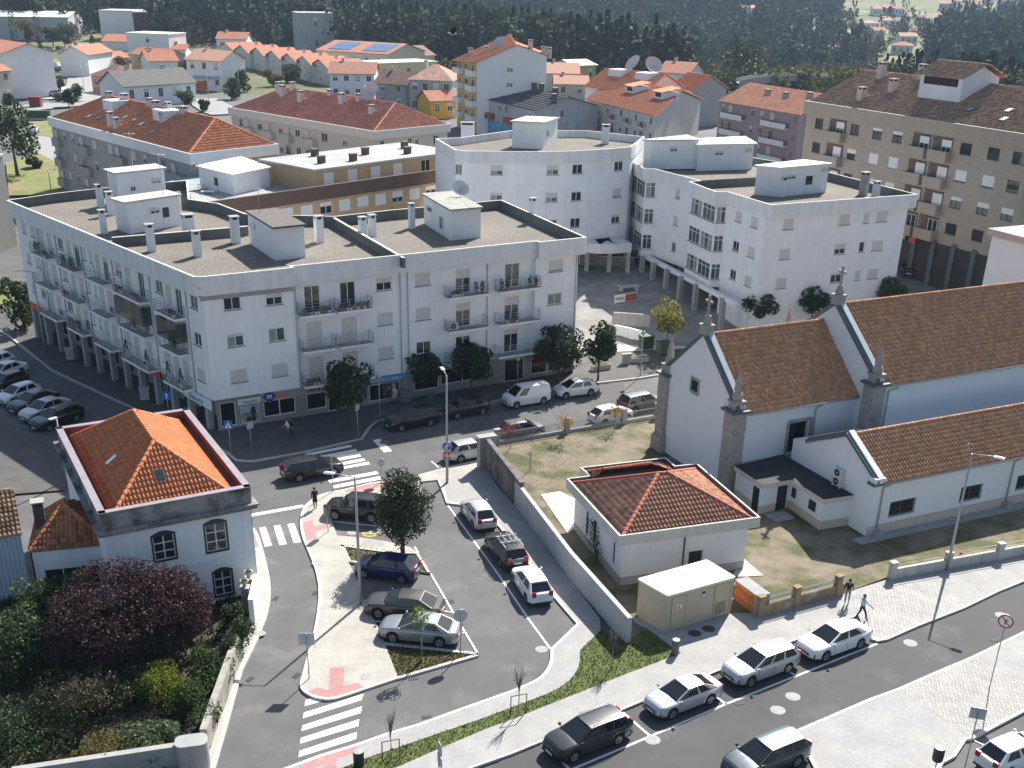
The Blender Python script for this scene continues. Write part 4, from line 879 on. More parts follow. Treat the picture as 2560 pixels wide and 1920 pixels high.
# --- block E: tan block with brown terraces -----------------------------------
TAN=mat('tan_render',(.50,.36,.215),.85,var=.08,scale=.8,streak=.08);BRN=mat('brown_terrace_wall',(.125,.078,.058),.85,var=.18,scale=.8,streak=.1);ROOFG=mat('grey_felt_roof',(.36,.365,.345),.85,var=.18,scale=.5,detail=8,var2=.15,scale2=.1)
ea,eb=U(f0(1330,1300),12.2),U(f1(822,1062),12.2)
E_=thing('apartment_block','tan apartment block with brown terrace parapets and grey flat roof, in the middle','building',(ea.x,ea.y,2.2),math.atan2(eb.y-ea.y,eb.x-ea.x));LE=(eb-ea).length;FE=Fc((0,0),0)
we=MB();ew=[];u=1.2
while u<LE-2:ew.append((u,u+1.7));u+=2.75
zE=[(1.2,2.5),(4.0,5.4),(6.8,8.1)]
wall(we,FE,0,LE,-2,8.6,[(a,b_,*z)for a,b_ in ew for z in zE],off=-.3);
for a,c in(((LE,.3),(LE,14)),((LE,14),(0,14)),((0,14),(0,.3))):we.face([(*a,-2),(*c,-2),(*c,8.6),(*a,8.6)])
setb=3.2;we2=[(u,u+1.5)for u in(18.0,21.6,25.2,28.8,33.5)];wall(we,FE,16.8,LE+.8,8.6,11.05,[(a,b_,8.75,10.7)for a,b_ in we2],off=-setb-.02)
for a,c in(((LE+.8,setb),(LE+.8,13)),((16.8,13),(16.8,setb))):we.face([(*a,8.5),(*c,8.5),(*c,11.05),(*a,11.05)])
we.build('wall',TAN,E_)
for i,(a,b_)in enumerate(ew):
 for j,z in enumerate(zE):window(E_,FE,a,b_,*z,(1,.9,1,.35,1,.55)[(i*5+j)%6],off=-.3,glass=mat('red_curtain',(.22,.03,.035),.5,var=.3,scale=3)if(i*3+j)%7==2 else GLASS,shmat=mat('white_shutter',(.72,.72,.71),.6,var=.04),sill=None)
for a,b_ in we2:
 window(E_,FE,a,b_,8.75,10.7,1 if a<30 else 0,off=-setb-.02,sill=None,shmat=mat('white_shutter',(1,1,1)),name='terrace_door')
tp=MB();strip(tp,FE,-.3,LE+.3,8.5,10.0,-.25,.1);strip(tp,FE,-.3,LE+.3,8.5,8.6,-13,-.25);tp.build('terrace_parapet',BRN,E_)
fl=MB();strip(fl,FE,0,LE,8.6,8.65,-13,-.26);fl.build('terrace_floor',CONC,E_)
rf=MB();strip(rf,FE,16.3,LE+1.2,11.06,11.32,-13.4,-setb+.5);rf.build('roof',ROOFG,E_)
for(u,d)in((20,6),(24,5),(28.5,8),(33,5.2),(36,9),(23,11)):
 b=MB();b.obox((0,0,0),(.8,.6,.75));b.obox((0,0,.75),(.95,.75,.1),0,1);b.build('roof_vent',[BRN,CONCD],E_,(u,d,11.32))
 # terrace house-top in front of block E (white hut with bicycle terrace)
W_=pxz(10.5)
T_=thing('rooftop_terrace','white terrace hut with dazzling flat roof between the white and tan blocks','building',(-24.5,121,0),0.0);LT=P2L(T_)
tb=[W_(f0,1215,1225),W_(f0,1395,1286),W_(f0,1740,1225),W_(f0,2050,1190),W_(f0,1800,1120),W_(f0,1300,1100),W_(f0,1020,1180)]
b=MB();b.prism(quadL(LT,tb),0,10.4,0,1);b.build('wall',[TAN,mat('bluish_terrace',(.30,.33,.35),.7,var=.12)],T_)
hp=[W_(f0,1290,1215),W_(f0,1510,1276),W_(f0,1738,1222),W_(f0,1560,1150)];hut(T_,quadL(LT,hp),10.4,2.6,WSLAB,door=(0,.45,.55))
# ------------------------------------------------------------------ church and its neighbours
SLATE=mat('slate_flashing',(.10,.13,.145),.6,var=.1,scale=2);ZINC=mat('zinc_coping',(.48,.53,.53),.4,var=.1,metal=.35,scale=2);CREAM=mat('cream_plinth',(.58,.50,.41),.9,var=.06)
CHW=mat('church_white',(.80,.815,.83),.85,var=.02,scale=.5,streak=.03)
CH=thing('church','white church with stone corner pilasters and tiled gable roofs at the right','church',(15.7,76.3,0.1),math.radians(25.5));LCH=P2L(CH)
YA,YB,YR=0.0,9.5,4.75;ZE1,ZR1,XN=6.5,10.65,10.9;NA,NB,NR=-1.7,9.3,3.7;ZE2,ZR2,XE=7.75,12.1,34.0
w=MB()
fG,lG=edge_fc((0,YB),(0,YA));wall(w,fG,0,lG,-.3,ZE1,[(YB-5.75,YB-4.75,5.95,6.3)],depth=.3)
w.face([(0,YB,ZE1),(0,YA,ZE1),(0,YR,ZR1)])
f0_,l0_=edge_fc((0,YA),(XN,YA));wall(w,f0_,0,l0_,-.3,ZE1,[(5.0,6.9,2.3,4.8)],depth=.45)
w.face([(XN,YB,-.3),(0,YB,-.3),(0,YB,ZE1),(XN,YB,ZE1)])
w.face([(XN,NB,-.3),(XN,NA,-.3),(XN,NA,ZE2),(XN,NR,ZR2),(XN,NB,ZE2)]);w.face([(XN,NA,-.3),(XE,NA,-.3),(XE,NA,ZE2),(XN,NA,ZE2)])
w.face([(XE,NB,-.3),(XN,NB,-.3),(XN,NB,ZE2),(XE,NB,ZE2)]);w.face([(XE,NA,-.3),(XE,NB,-.3),(XE,NB,ZE2),(XE,NR,ZR2),(XE,NA,ZE2)])
w.build('wall',CHW,CH)
sq_=MB();y0=5.25
for(a,b_,c,d)in((-.62,.62,-.62,-.42),(-.62,.62,.42,.62),(-.62,-.42,-.42,.42),(.42,.62,-.42,.42)):sq_.box(-.06,.05,y0+a,y0+b_,6.65+c,6.65+d)
fo=sq_.build('stone_window_frame',STONE,CH);g=MB();g.box(-.03,.02,y0-.42,y0+.42,6.23,7.07);g.build('pane',GLASS,fo)
dz=MB();strip(dz,f0_,4.75,5.0,2.3,5.0,-.02,.06);strip(dz,f0_,6.9,7.15,2.3,5.0,-.02,.06);strip(dz,f0_,5.0,6.9,4.8,5.05,-.02,.06);dob=dz.build('stone_door_frame',STONE,CH)
dd=MB();strip(dd,f0_,5.02,6.0,2.3,4.8,-.44,-.38);dd.build('door',BLACK,CH)
def gable_roof(x0,x1,ya,yb,yr,ze,zr,over=.35):
 sl1=(zr-ze)/(yr-ya);za=ze-over*sl1
 n_=hip_roof(CH,[[(x0,ya-over,za),(x1,ya-over,za),(x1,yr,zr),(x0,yr,zr)],[(x1,yb+over,ze-over*(zr-ze)/(yb-yr)),(x0,yb+over,ze-over*(zr-ze)/(yb-yr)),(x0,yr,zr),(x1,yr,zr)]],mt=TILE_C,pw=.255,ph=.37,lod=0,hips=[((x0,yr,zr+.06),(x1,yr,zr+.06))])
 e=MB();e.tube([(x0,ya-over-.05,za-.05),(x1,ya-over-.05,za-.05)],.07,6);e.build('gutter',PIPE,n_)
 return n_
gable_roof(.55,XN,YA,YB,YR,ZE1,ZR1);gable_roof(XN+.55,XE,NA,NB,NR,ZE2,ZR2)
def coping(x,ya,yb,yr,ze,zr):
 for(a,za,c,zc)in((ya-.3,ze+.15,yr,zr+.35),(yb+.3,ze+.15,yr,zr+.35)):
  b=MB();s_=1 if c>a else-1
  for(xo,xi,dz0,dz1,mi)in((-.08,.18,-.35,.0,0),(.18,.62,-.02,.12,1)):
   V=[(x+xo,a,za+dz0),(x+xi,a,za+dz0),(x+xi,c,zc+dz0),(x+xo,c,zc+dz0),(x+xo,a,za+dz1),(x+xi,a,za+dz1),(x+xi,c,zc+dz1),(x+xo,c,zc+dz1)]
   b.add(V,[(0,1,2,3),(4,5,6,7),(0,1,5,4),(2,3,7,6),(1,2,6,5),(0,3,7,4)],mi)
  b.build('gable_coping',[SLATE,ZINC],CH)
coping(0,YA,YB,YR,ZE1,ZR1);coping(XN,NA,NB,NR,ZE2,ZR2)
def pilaster(x,y,h,cap=True,fin=2.5,base=False):
 b=MB();n=int(h/.75)
 for i in range(n):
  jx=.012*((i*37)%3);b.obox((0,0,h*i/n),(1.15-jx,1.15-jx,h/n-.012));b.obox((0,0,h*(i+1)/n-.012),(1.12,1.12,.012),0,1)
 if base:b.obox((0,0,-.2),(1.5,1.5,1.5));b.obox((0,0,1.3),(1.3,1.3,.15))
 o=b.build('pilaster',[STONE,mat('stone_joint',(.22,.2,.18),.9)],CH,(x,y,0))
 c=MB();c.obox((0,0,h),(1.55,1.55,.16));c.build('pilaster_cap',SLATE,o)
 p=MB();p.obox((0,0,h+.16),(.8,.8,.55));p.obox((0,0,h+.71),(1.0,1.0,.12));p.lathe([(.36,0),(.42,.25),(.3,.55),(.22,.62),(.3,.75),(.24,1.2),(.1,1.75),(.05,1.9),(.09,2.0),(0,2.1)],(0,0,h+.83),8);p.build('pinnacle',STONE,o)
for(x,y,h,bs)in((.25,.3,6.3,False),(.25,9.25,6.3,True),(XN+.3,NA+.25,7.5,False),(XN+.3,NB-.1,7.5,False),(XE-.3,NA+.2,7.5,False)):pilaster(x,y,h,base=bs)
def cross(x,y,z):
 b=MB();b.obox((0,0,0),(.75,.75,.6));b.obox((0,0,.6),(.9,.9,.12));b.lathe([(.3,0),(.36,.2),(.2,.5),(.28,.62),(.1,.7)],(0,0,.7),8);b.obox((0,0,1.35),(.14,.16,1.5));b.obox((0,0,2.3),(.14,.85,.16));b.build('stone_cross',STONE,CH,(x,y,z))
cross(.2,YR,ZR1+.1);cross(XN+.2,NR,ZR2+.1)
for(x,t)in((2.6,.3),(4.2,.75),(6.8,.25),(8.0,.8),(3.2,.85)):
 pass
for(ya,yr,ze,zr,x0,pts)in((YA,YR,ZE1,ZR1,0,((2.4,.7),(3.0,.13),(6.3,.18),(6.6,.78))),(NA,NR,ZE2,ZR2,XN,((3.2,.72),(3.9,.7),(4.6,.8),(8.2,.85),(8.0,.3),(12.5,.62),(14.5,.3),(16.5,.85)))):
 for(x,t)in pts:
  b=MB();b.lathe([(.1,-.05),(.1,.28),(.02,.34)],(0,0,0),7);b.build('vent_tile',TILE_R,CH,(x0+x,ya+(yr-ya)*t,ze+(zr-ze)*t))
def dpipe(pts,r=.06):b=MB();b.tube(pts,r,6);return b.build('downpipe',PIPE,CH)
dpipe([(7.5,YA-.4,6.0),(7.2,YA-.08,5.7),(7.2,YA-.08,2.6)]);dpipe([(12.9,NA-.4,7.2),(12.3,NA-.1,6.9),(12.3,NA-.1,4.2),(9.5,NA-.6,3.6),(6.8,NA-.6,3.3)])
# side aisle
XA,YF,YP,ZEA,ZRA=4.7,-9.76,-6.4,4.15,6.2
w=MB();fa,la_=edge_fc((XA,YF),(XE-2,YF));awin=[(6.4-XA,8.65-XA),(12.8-XA,14.8-XA),(18.2-XA,20.2-XA),(24-XA,26-XA)]
wall(w,fa,0,la_,.75,ZEA,[(a,b_,1.2,2.3)for a,b_ in awin],depth=.25);wall(w,fa,0,la_,-.6,.75,off=.04,mi=1)
w.face([(XA,-1.0,-.4),(XA,YF,-.4),(XA,YF,ZEA),(XA,YP,ZRA-.05),(XA,-2.6,4.2),(XA,-1.0,4.0)]);w.face([(XE-2,YF,-.4),(XE-2,-1.6,-.4),(XE-2,-1.6,4),(XE-2,YP,ZRA),(XE-2,YF,ZEA)])
w.face([(XA,-2.6,4.2),(XE-2,-2.6,4.2),(XE-2,-1.7,4.0),(XA,-1.0,4.0)])
w.build('aisle_wall',[CHW,CREAM],CH)
hip_roof(CH,[[(XA+.45,YF-.3,ZEA-.15),(XE-2,YF-.3,ZEA-.15),(XE-2,YP,ZRA),(XA+.45,YP,ZRA)]],name='aisle_roof',mt=TILE_C,pw=.255,ph=.37,lod=0,hips=[((XA+.45,YP,ZRA+.05),(XE-2,YP,ZRA+.05))])
b=MB();b.face([(XA,YP,ZRA),(XE-2,YP,ZRA),(XE-2,-2.6,4.2),(XA,-2.6,4.2)]);b.build('aisle_back_roof',SLATE,CH)
b=MB()
for(a,za,c,zc)in((YF-.25,ZEA+.12,YP,ZRA+.25),(YP,ZRA+.25,-2.4,4.5)):
 for(xo,xi,d0,d1,mi)in((-.1,.12,-.3,-.02,0),(.12,.55,-.05,.1,1 if a<YP else 0)):
  V=[(XA+xo,a,za+d0),(XA+xi,a,za+d0),(XA+xi,c,zc+d0),(XA+xo,c,zc+d0),(XA+xo,a,za+d1),(XA+xi,a,za+d1),(XA+xi,c,zc+d1),(XA+xo,c,zc+d1)]
  b.add(V,[(0,1,2,3),(4,5,6,7),(0,1,5,4),(2,3,7,6),(1,2,6,5),(0,3,7,4)],mi)
b.build('gable_coping',[SLATE,WHITE2],CH)
b=MB();b.obox((XA+.2,YF+.1,ZEA-.3),(1.0,.7,.18),0,1);b.obox((XA+.25,YF+.05,ZEA-.12),(.85,.6,.35),0,0);b.build('kneeler',[WHITE2,SLATE],CH)
b=MB();b.tube([(XA+.5,YF-.36,ZEA-.2),(XE-2,YF-.36,ZEA-.2)],.07,6);b.build('gutter',PIPE,CH)
for x in(XA+.75,XA+12.7):dpipe([(x+.3,YF-.36,ZEA-.3),(x,YF-.08,ZEA-.55),(x,YF-.08,.5)]);bb=MB();bb.obox((0,0,0),(.55,.5,.45));bb.build('gully_block',CONC,CH,(x,YF-.3,0))
GRILLE=mat('iron_grille',(.06,.06,.062),.6,var=0)
for a,b_ in awin:
 o=window(CH,fa,a,b_,1.2,2.3,0,mull=1,frame=mat('brown_frame',(.16,.13,.10),.6,var=0),rec=.2)
 gr=MB();n=11
 for i in range(n+1):gr.tube([(-(b_-a)/2+(b_-a)*i/n,-.2,.02),(-(b_-a)/2+(b_-a)*i/n,-.2,1.08)],.012,4)
 for z in(.1,.55,1.0):gr.tube([(-(b_-a)/2,-.2,z),((b_-a)/2,-.2,z)],.014,4)
 gr.build('window_grille',GRILLE,o)
ap=MB();strip(ap,fa,-1.2,la_,-.25,.12,.04,.9);ap.build('apron',CONC,CH)
# flat-roofed annex
AN=thing('church_annex','low white annex with dark flat roof against the church wall','building',(17.4,72.7,.1),math.radians(25.5));LN=P2L(AN)
zA=2.45
pa=[LN(*U(c,zA)[:2])for c in(k9(1505,232),k9(1750,395),k9(2000,352),k11(480,1215),k11(835,1165))];pb_=LN(*[(parent_world(CH)@Vector((XA-.1,-.1,0)))[i]for i in(0,1)])
pw_=[Vector(p)for p in pa]
b=MB();wl=[(.15,-.1),(.05,.12),(.3,.3),(.1,.12),(-.1,.2)]
P_=[(p[0]+d[0],p[1]+d[1])for p,d in zip(pa,wl)]+[pb_]
b.prism(P_,.7,zA-.35,0);b.prism([(x+.01*(i%2),y)for i,(x,y)in enumerate(P_)],-.2,.7,1);b.build('wall',[CHW,CREAM],AN)
b=MB();b.prism(pa+[pb_],zA-.36,zA-.02,0,1);b.build('roof',[mat('cream_fascia',(.62,.57,.5),.8,var=.05),mat('black_felt',(.022,.022,.026),.8,var=.3,scale=2,detail=8)],AN)
f_,l_=edge_fc(P_[0],P_[1]);
for(u0,u1)in((l_-.95,l_-.2),):
 b=MB();strip(b,f_,u0,u1,.1,1.95,.0,.03);b.build('door',BLACK,AN)
f_,l_=edge_fc(P_[1],P_[2]);b=MB();strip(b,f_,l_*.55,l_*.55+.85,.1,1.95,.0,.03);b.build('door',BLACK,AN)
f_,l_=edge_fc(P_[2],P_[3]);
for u0,u1 in((.25,.7),(l_*.62,l_*.62+.75)):
 o=window(AN,f_,u0,u1,1.1,1.8,0,mull=0,rec=-.03,frame=FRAMED,sill=None)
b=MB();b.obox((0,0,0),(1.6,1.3,.14));b.build('door_step',CONC,AN,(*LN(*U(k9(1900,660),.2)[:2]),0),math.radians(0))
ACW=mat('ac_casing',(.62,.62,.60),.5,var=.06);
def acunit(loc,rz,label,h=1.3,fans=2):
 b=MB();b.obox((0,0,.08),(.9,.38,h));b.obox((-.35,0,0),(.08,.4,.08));b.obox((.35,0,0),(.08,.4,.08));o=b.build('air_conditioner',ACW,None,loc,rz);addprops(o,label,'air conditioner')
 for i in range(fans):
  g=MB();z=.08+h*(i+.5)/fans;g.v=[];n=16;g.face([(-.05+.26*math.cos(6.2832*k/n),-.195,z+.26*math.sin(6.2832*k/n))for k in range(n)]);g.face([(-.05+.07*math.cos(6.2832*k/n),-.2,z+.07*math.sin(6.2832*k/n))for k in range(n)],1);g.build('fan_grille',[DARK,ACW],o)
 return o
p=U(k11(600,1090),zA+.1);acunit((p.x,p.y,zA+.09),math.radians(-62),'grey double fan air conditioner on the black flat roof by the church')
# small hipped house
HO=thing('parish_house','small white house with brown hipped tile roof inside a pale parapet','house',(6.72,61.84,.15),math.radians(18.2));LH=P2L(HO)
zp=3.7
hp_=[LH(*p)for p in((6.49,61.4),(15.6,64.5),(12.8,73.1),(11.2,72.6),(10.7,74.05),(4.55,71.95),(5.15,70.55),(3.57,70.0))]
hw=[LH(*p)for p in((6.72,61.84),(14.87,64.43),(12.3,72.6),(10.6,72.1),(10.2,73.5),(5.0,71.7),(5.5,70.3),(4.2,69.7))]
HWH=mat('scuffed_white',(.76,.765,.77),.85,var=.05,scale=.8,streak=.06,grime=((.3,.3,.29),.66,.85,1.6))
b=MB();fH,lH=edge_fc(hw[0],hw[1]);wall(b,fH,0,lH,.55,3.0,[(4.6,5.5,.8,1.75)]);wall(b,fH,0,lH,-.3,.55,off=.03,mi=1)
fHl,lHl=edge_fc(hw[7],hw[0]);wall(b,fHl,0,lHl,.55,3.0,[(lHl-1.3,lHl-1.0,1.0,2.5),(2.2,2.6,.8,2.6),(3.6,4.0,.8,2.6)]);wall(b,fHl,0,lHl,-.3,.55,off=.03,mi=1)
for a,c in zip(hw[1:7],hw[2:8]):b.face([(*a,-.2),(*c,-.2),(*c,3.0),(*a,3.0)])
b.build('wall',[HWH,mat('grey_plinth',(.40,.39,.37),.9,var=.12)],HO)
o=window(HO,fH,4.6,5.5,.8,1.75,0,mull=0,frame=FRAMED,sill=None);gr=MB()
for i in range(8):gr.tube([(-.45+.9*i/7,-.2,-.1),(-.45+.9*i/7,-.2,1.0)],.016,4)
for z in(0,.9):gr.tube([(-.45,-.2,z),(.45,-.2,z)],.016,4)
gr.build('window_grille',GRILLE,o)
for u0,u1,z0,z1 in((lHl-1.3,lHl-1.0,1.0,2.5),(2.2,2.6,.8,2.6),(3.6,4.0,.8,2.6)):window(HO,fHl,u0,u1,z0,z1,0,mull=0,frame=FRAMED,sill=None)
b=MB();b.tube([fH.p(4.2,.2,.06),fH.p(4.2,3.0,.06)],.05,6);b.build('downpipe',mat('dark_pipe',(.05,.045,.04),.6,var=0),HO)
par,InH=parapet(HO,hp_,2.95,zp-.05,3.0,.13,outer=mat('pale_fascia',(.56,.55,.52),.85,var=.05,streak=.12),inner=SLATE)
ix=[(p.x,p.y)for p in InH];ze=3.25;a1=LH(9.36,67.4);a2=LH(9.95,67.55);za=5.2
c0,c1_,c2_,c7=ix[0],ix[1],ix[2],ix[7];BLm=c7;BRm=c2_
Fz=lambda p,z:(p[0],p[1],z)
hip_roof(HO,[[Fz(c0,ze),Fz(c1_,ze),Fz(a2,za),Fz(a1,za)],[Fz(c1_,ze),Fz(c2_,ze),Fz(a2,za)],[Fz(c2_,ze),Fz(c7,ze),Fz(a1,za),Fz(a2,za)],[Fz(c7,ze),Fz(c0,ze),Fz(a1,za)]],mt=TILE_H,pw=.26,ph=.40,lod=0,singles=300,hips=[(Fz(c0,ze+.04),Fz(a1,za+.05)),(Fz(c1_,ze+.04),Fz(a2,za+.05)),(Fz(c2_,ze+.04),Fz(a2,za+.05)),(Fz(c7,ze+.04),Fz(a1,za+.05)),(Fz(a1,za+.05),Fz(a2,za+.05))],cap=.13,capsingle=True,captile=mat('ridge_red',(.42,.115,.07),.8,var=.15,scale=3))
e4,e5=ix[4],ix[5];m1=Vector(LH(9.3,70.9));m2_=Vector(LH(6.0,69.9))
hip_roof(HO,[[Fz(e4,ze),Fz(e5,ze),(m2_.x,m2_.y,4.35),(m1 .x,m1 .y,4.45)],[Fz(e5,ze),Fz(ix[6],ze),(m2_.x,m2_.y,4.35)],[Fz(ix[3],ze),Fz(e4,ze),(m1 .x,m1 .y,4.45)]],name='extension_roof',mt=TILE_H,pw=.26,ph=.40,lod=0,hips=[(Fz(e5,ze+.04),(m2_.x,m2_.y,4.38)),((m2_.x,m2_.y,4.4),(m1 .x,m1 .y,4.5))],captile=mat('ridge_red',(1,1,1)))
# transformer cabinet
CB=thing('transformer_cabinet','beige prefabricated transformer cabinet with two doors beside the brick pier','cabinet',(8.95,56.38,.12),math.atan2(58.8-56.38,13.2-8.95));LB_=P2L(CB);BEI=mat('beige_panel',(.50,.425,.31),.7,var=.05,scale=1.2,bump=.05);BEIT=mat('cream_panel_top',(.70,.62,.48),.8,var=.06,scale=1.0,grime=((.4,.36,.27),.62,.85,.9))
cbp=[(0,0),(4.88,0),LB_(11.8,60.95),LB_(7.42,58.35)]
def rnd(P,r,n=4):
 out=[]
 for i in range(len(P)):
  a,c,d=Vector(P[i-1]),Vector(P[i]),Vector(P[(i+1)%len(P)]);u,v=(a-c).normalized()*r,(d-c).normalized()*r
  for k in range(n+1):
   t=k/n;out.append(tuple((c+u)*(1-t)**2+c*2*t*(1-t)+(c+v)*t*t))
 return out
b=MB();b.prism(rnd(cbp,.15),0,2.32);b.build('body',BEI,CB)
b=MB();cc=Vector((sum(p[0]for p in cbp)/4,sum(p[1]for p in cbp)/4));b.prism(rnd([tuple(cc+(Vector(p)-cc)*1.02)for p in cbp],.17),2.325,2.45);b.build('roof',BEIT,CB)
fB=Fc((0,0),0);SIGN_Y=mat('warning_yellow',(.65,.45,.03),.6,var=0)
for(u0,u1)in((.3,1.35),(3.4,4.6)):
 b=MB();strip(b,fB,u0,u1,.08,2.2,.001,.03);o=b.build('door',mat('cabinet_door',(.50,.435,.30),.7,var=.04),CB)
 b=MB();strip(b,fB,u0+.02,u0+.05,.08,2.2,.03,.035);strip(b,fB,u1-.05,u1-.02,.08,2.2,.03,.035);b.build('door_seam',mat('seam',(.2,.17,.12),.8),o)
 if u0>3:
  b=MB()
  for i in range(9):strip(b,fB,u0+.15,u1-.25,.25+i*.09,.31+i*.09,.03,.045)
  b.build('vent',mat('vent_brown',(.27,.225,.15),.7),o)
  b=MB();b.face([fB.p(4.0,1.75,.034),fB.p(4.2,1.75,.034),fB.p(4.1,1.95,.034)]);b.build('warning_sign',SIGN_Y,o)
 else:
  b=MB();strip(b,fB,.7,1.05,1.4,1.62,.031,.038);b.build('notice',SIGNW,o);b=MB();b.face([fB.p(.74,1.44,.042),fB.p(.92,1.44,.042),fB.p(.83,1.6,.042)]);b.build('warning_sign',NAVY,o);b=MB();b.face([fB.p(.85,1.68,.034),fB.p(1.0,1.68,.034),fB.p(.92,1.82,.034)]);b.build('warning_sign',SIGN_Y,o)
b=MB();strip(b,fB,2.5,2.72,1.75,2.05,.001,.02);b.build('label_plate',mat('label_dark',(.06,.03,.07),.5),CB);b=MB();strip(b,fB,2.52,2.70,1.77,1.88,.021,.024);b.build('label_plate',SIGNW,CB)
# walls and fences
def wall_thing(name,label,pts,hs,th,mt,cat='wall',capm=None,z0=0.0):
 o=thing(name,label,cat,(pts[0][0],pts[0][1],z0));ox,oy=pts[0][0],pts[0][1];b=MB()
 for(a,ha),(c,hc)in zip(zip(pts,hs),zip(pts[1:],hs[1:])):
  a,c=Vector(a[:2]),Vector(c[:2]);t=(c-a).normalized();n=Vector((-t.y,t.x))*(th/2)
  V=[(a-n),(c-n),(c+n),(a+n)];V=[(v.x-ox,v.y-oy)for v in V]
  b.add([(*V[0],0),(*V[1],0),(*V[2],0),(*V[3],0),(*V[0],ha),(*V[1],hc),(*V[2],hc),(*V[3],ha)],[(0,1,5,4),(1,2,6,5),(2,3,7,6),(3,0,4,7),(4,5,6,7)])
 b.build('wall_body',mt,o);return o
OLDW=mat('mossy_old_concrete',(.20,.19,.17),.95,var=.3,scale=1.2,streak=.4,grime=((.05,.05,.045),.5,.7,.9),bump=.2);NEWC=mat('fair_faced_concrete',(.47,.475,.48),.8,var=.1,scale=.8,streak=.1)
W0,W1,W2,W3=(-2.05,80.2),(.42,72.6),(3.7,62.9),(6.75,55.2)
wall_thing('churchyard_wall','dark stained old concrete wall at the churchyard corner',[W0,(.62,72.7)],[2.6,2.25],.35,OLDW)
cw=wall_thing('retaining_wall','long pale concrete wall beside the parked cars, running down to the verge',[(.25,73.6),W2,W3],[1.95,1.9,1.75],.28,NEWC)
for t in(.12,.3,.47,.64,.82):
 q=Vector(W1).lerp(Vector(W3),t);b=MB();b.obox((q.x-.25-.14-.02,q.y-73.6-.05,0.05),(.02,.02,1.8));b.build('panel_joint',CONCD,cw)
pl_=thing('gate_pier','square concrete pier at the top end of the old wall by the road','pier',(-2.1,80.4,0));b=MB();b.obox((0,0,0),(1.3,.6,2.55),math.radians(25));b.obox((0,0,2.55),(1.5,.75,.14),math.radians(25));b.build('pier_body',CONC,pl_)
IRON=mat('grey_iron_fence',(.33,.34,.34),.6,var=.08)
def fence(name,label,a,c,hw_,hp2,posts,mt=CONC,wt=.25,pick=.13,z0=.1,pw=.42,ph=1.35,rails=False,railmat=IRON):
 a,c=Vector(a[:2]),Vector(c[:2]);e=c-a;L_=e.length;az=math.atan2(e.y,e.x);o=thing(name,label,'fence',(a.x,a.y,z0),az)
 b=MB();b.box(0,L_,-wt/2,wt/2,-.2,hw_);b.build('fence_wall',mt,o)
 for t in posts:
  b=MB();b.obox((0,0,-.2),(pw,pw*.8,ph+.2));b.obox((0,0,ph),(pw+.08,pw*.8+.08,.07));b.build('fence_post',mt,o,(t*L_,0,0))
 b=MB()
 if rails:
  for z in(.15,.4):b.tube([(0,0,hw_+z),(L_,0,hw_+z)],.025,5)
 else:
  for z in(.08,hp2-.12):b.box(0,L_,-.015,.015,hw_+z,hw_+z+.035)
  for i in range(int(L_/pick)):b.box(i*pick,i*pick+.022,-.011,.011,hw_+.02,hw_+hp2)
 r=b.build('railing',railmat,o);r['kind']='stuff'
 return o
fA,fBp=U(k1(1500,448),.1),U(k10(462,658),.1)
fence('roadside_fence','low wall with grey railings between the churchyard and the main road',fA,fBp,.35,.75,(.0,.42,.78,1.0),z0=.05)
fence('churchyard_fence','ochre stained low wall with railings next to the brick pier',U(k9(1720,1520),.12),U(k4(640,150),.12),.75,.5,(0,.42,.93),mat('ochre_stained_wall',(.33,.25,.15),.9,var=.25,scale=1.2,streak=.35,grime=((.38,.37,.35),.55,.7,.8)),ph=1.35)
fence('churchyard_fence','pale rendered low wall with double rails along the lower pavement, right of the gate',(U((2228,1446),.12)),U((2700,1360),.12),.7,.5,(0.0,.28,.55,.82),mat('pale_render_wall',(.50,.49,.46),.9,var=.12,scale=1,streak=.3),ph=1.15,rails=True,railmat=mat('yellow_rail',(.45,.43,.2),.6,var=.1))
BRK=thing('brick_pier','orange hollow brick pier with grey concrete cap beside the transformer cabinet','pier',(*U(k9(1690,1520),.12)[:2],.1),math.radians(22));
bp_=P2L(BRK);e1_=Vector(bp_(*U(k9(1500,1375),.12)[:2]));az_=math.atan2(-e1_.y,-e1_.x);fK=Fc((e1_.x,e1_.y),az_);lk=e1_.length
b=MB();strip(b,fK,0.02,lk-.3,0,1.25,-.85,-.03);b.build('core',mat('brick_mortar',(.42,.30,.22),.95,var=.15),BRK)
b=MB();strip(b,fK,-.05,lk+.0,1.26,1.36,-.9,.03);b.build('cap',CONC,BRK);b=MB();strip(b,fK,lk-.3,lk+.02,0,1.26,-.9,0.0);b.build('corner_post',CONC,BRK)
BR=[mat('hollow_brick_%s'%n,c,.9,var=.15,scale=5)for n,c in(('a',(.55,.19,.07)),('b',(.48,.155,.06)),('c',(.60,.23,.09)))]
for r in range(6):
 n=5
 for i in range(n):
  u0=(lk-.32)*(i+(.0 if r%2 else-.5))/(n-.5);u1=u0+(lk-.32)/(n-.5)-.025;u0,u1=max(0,u0),min(lk-.31,u1)
  if u1-u0<.05:continue
  b=MB();strip(b,fK,u0,u1,.03+r*.205,.215+r*.205,-.06,.0+.008*((i+r)%3));b.build('brick',BR[(i*3+r)%3],BRK)
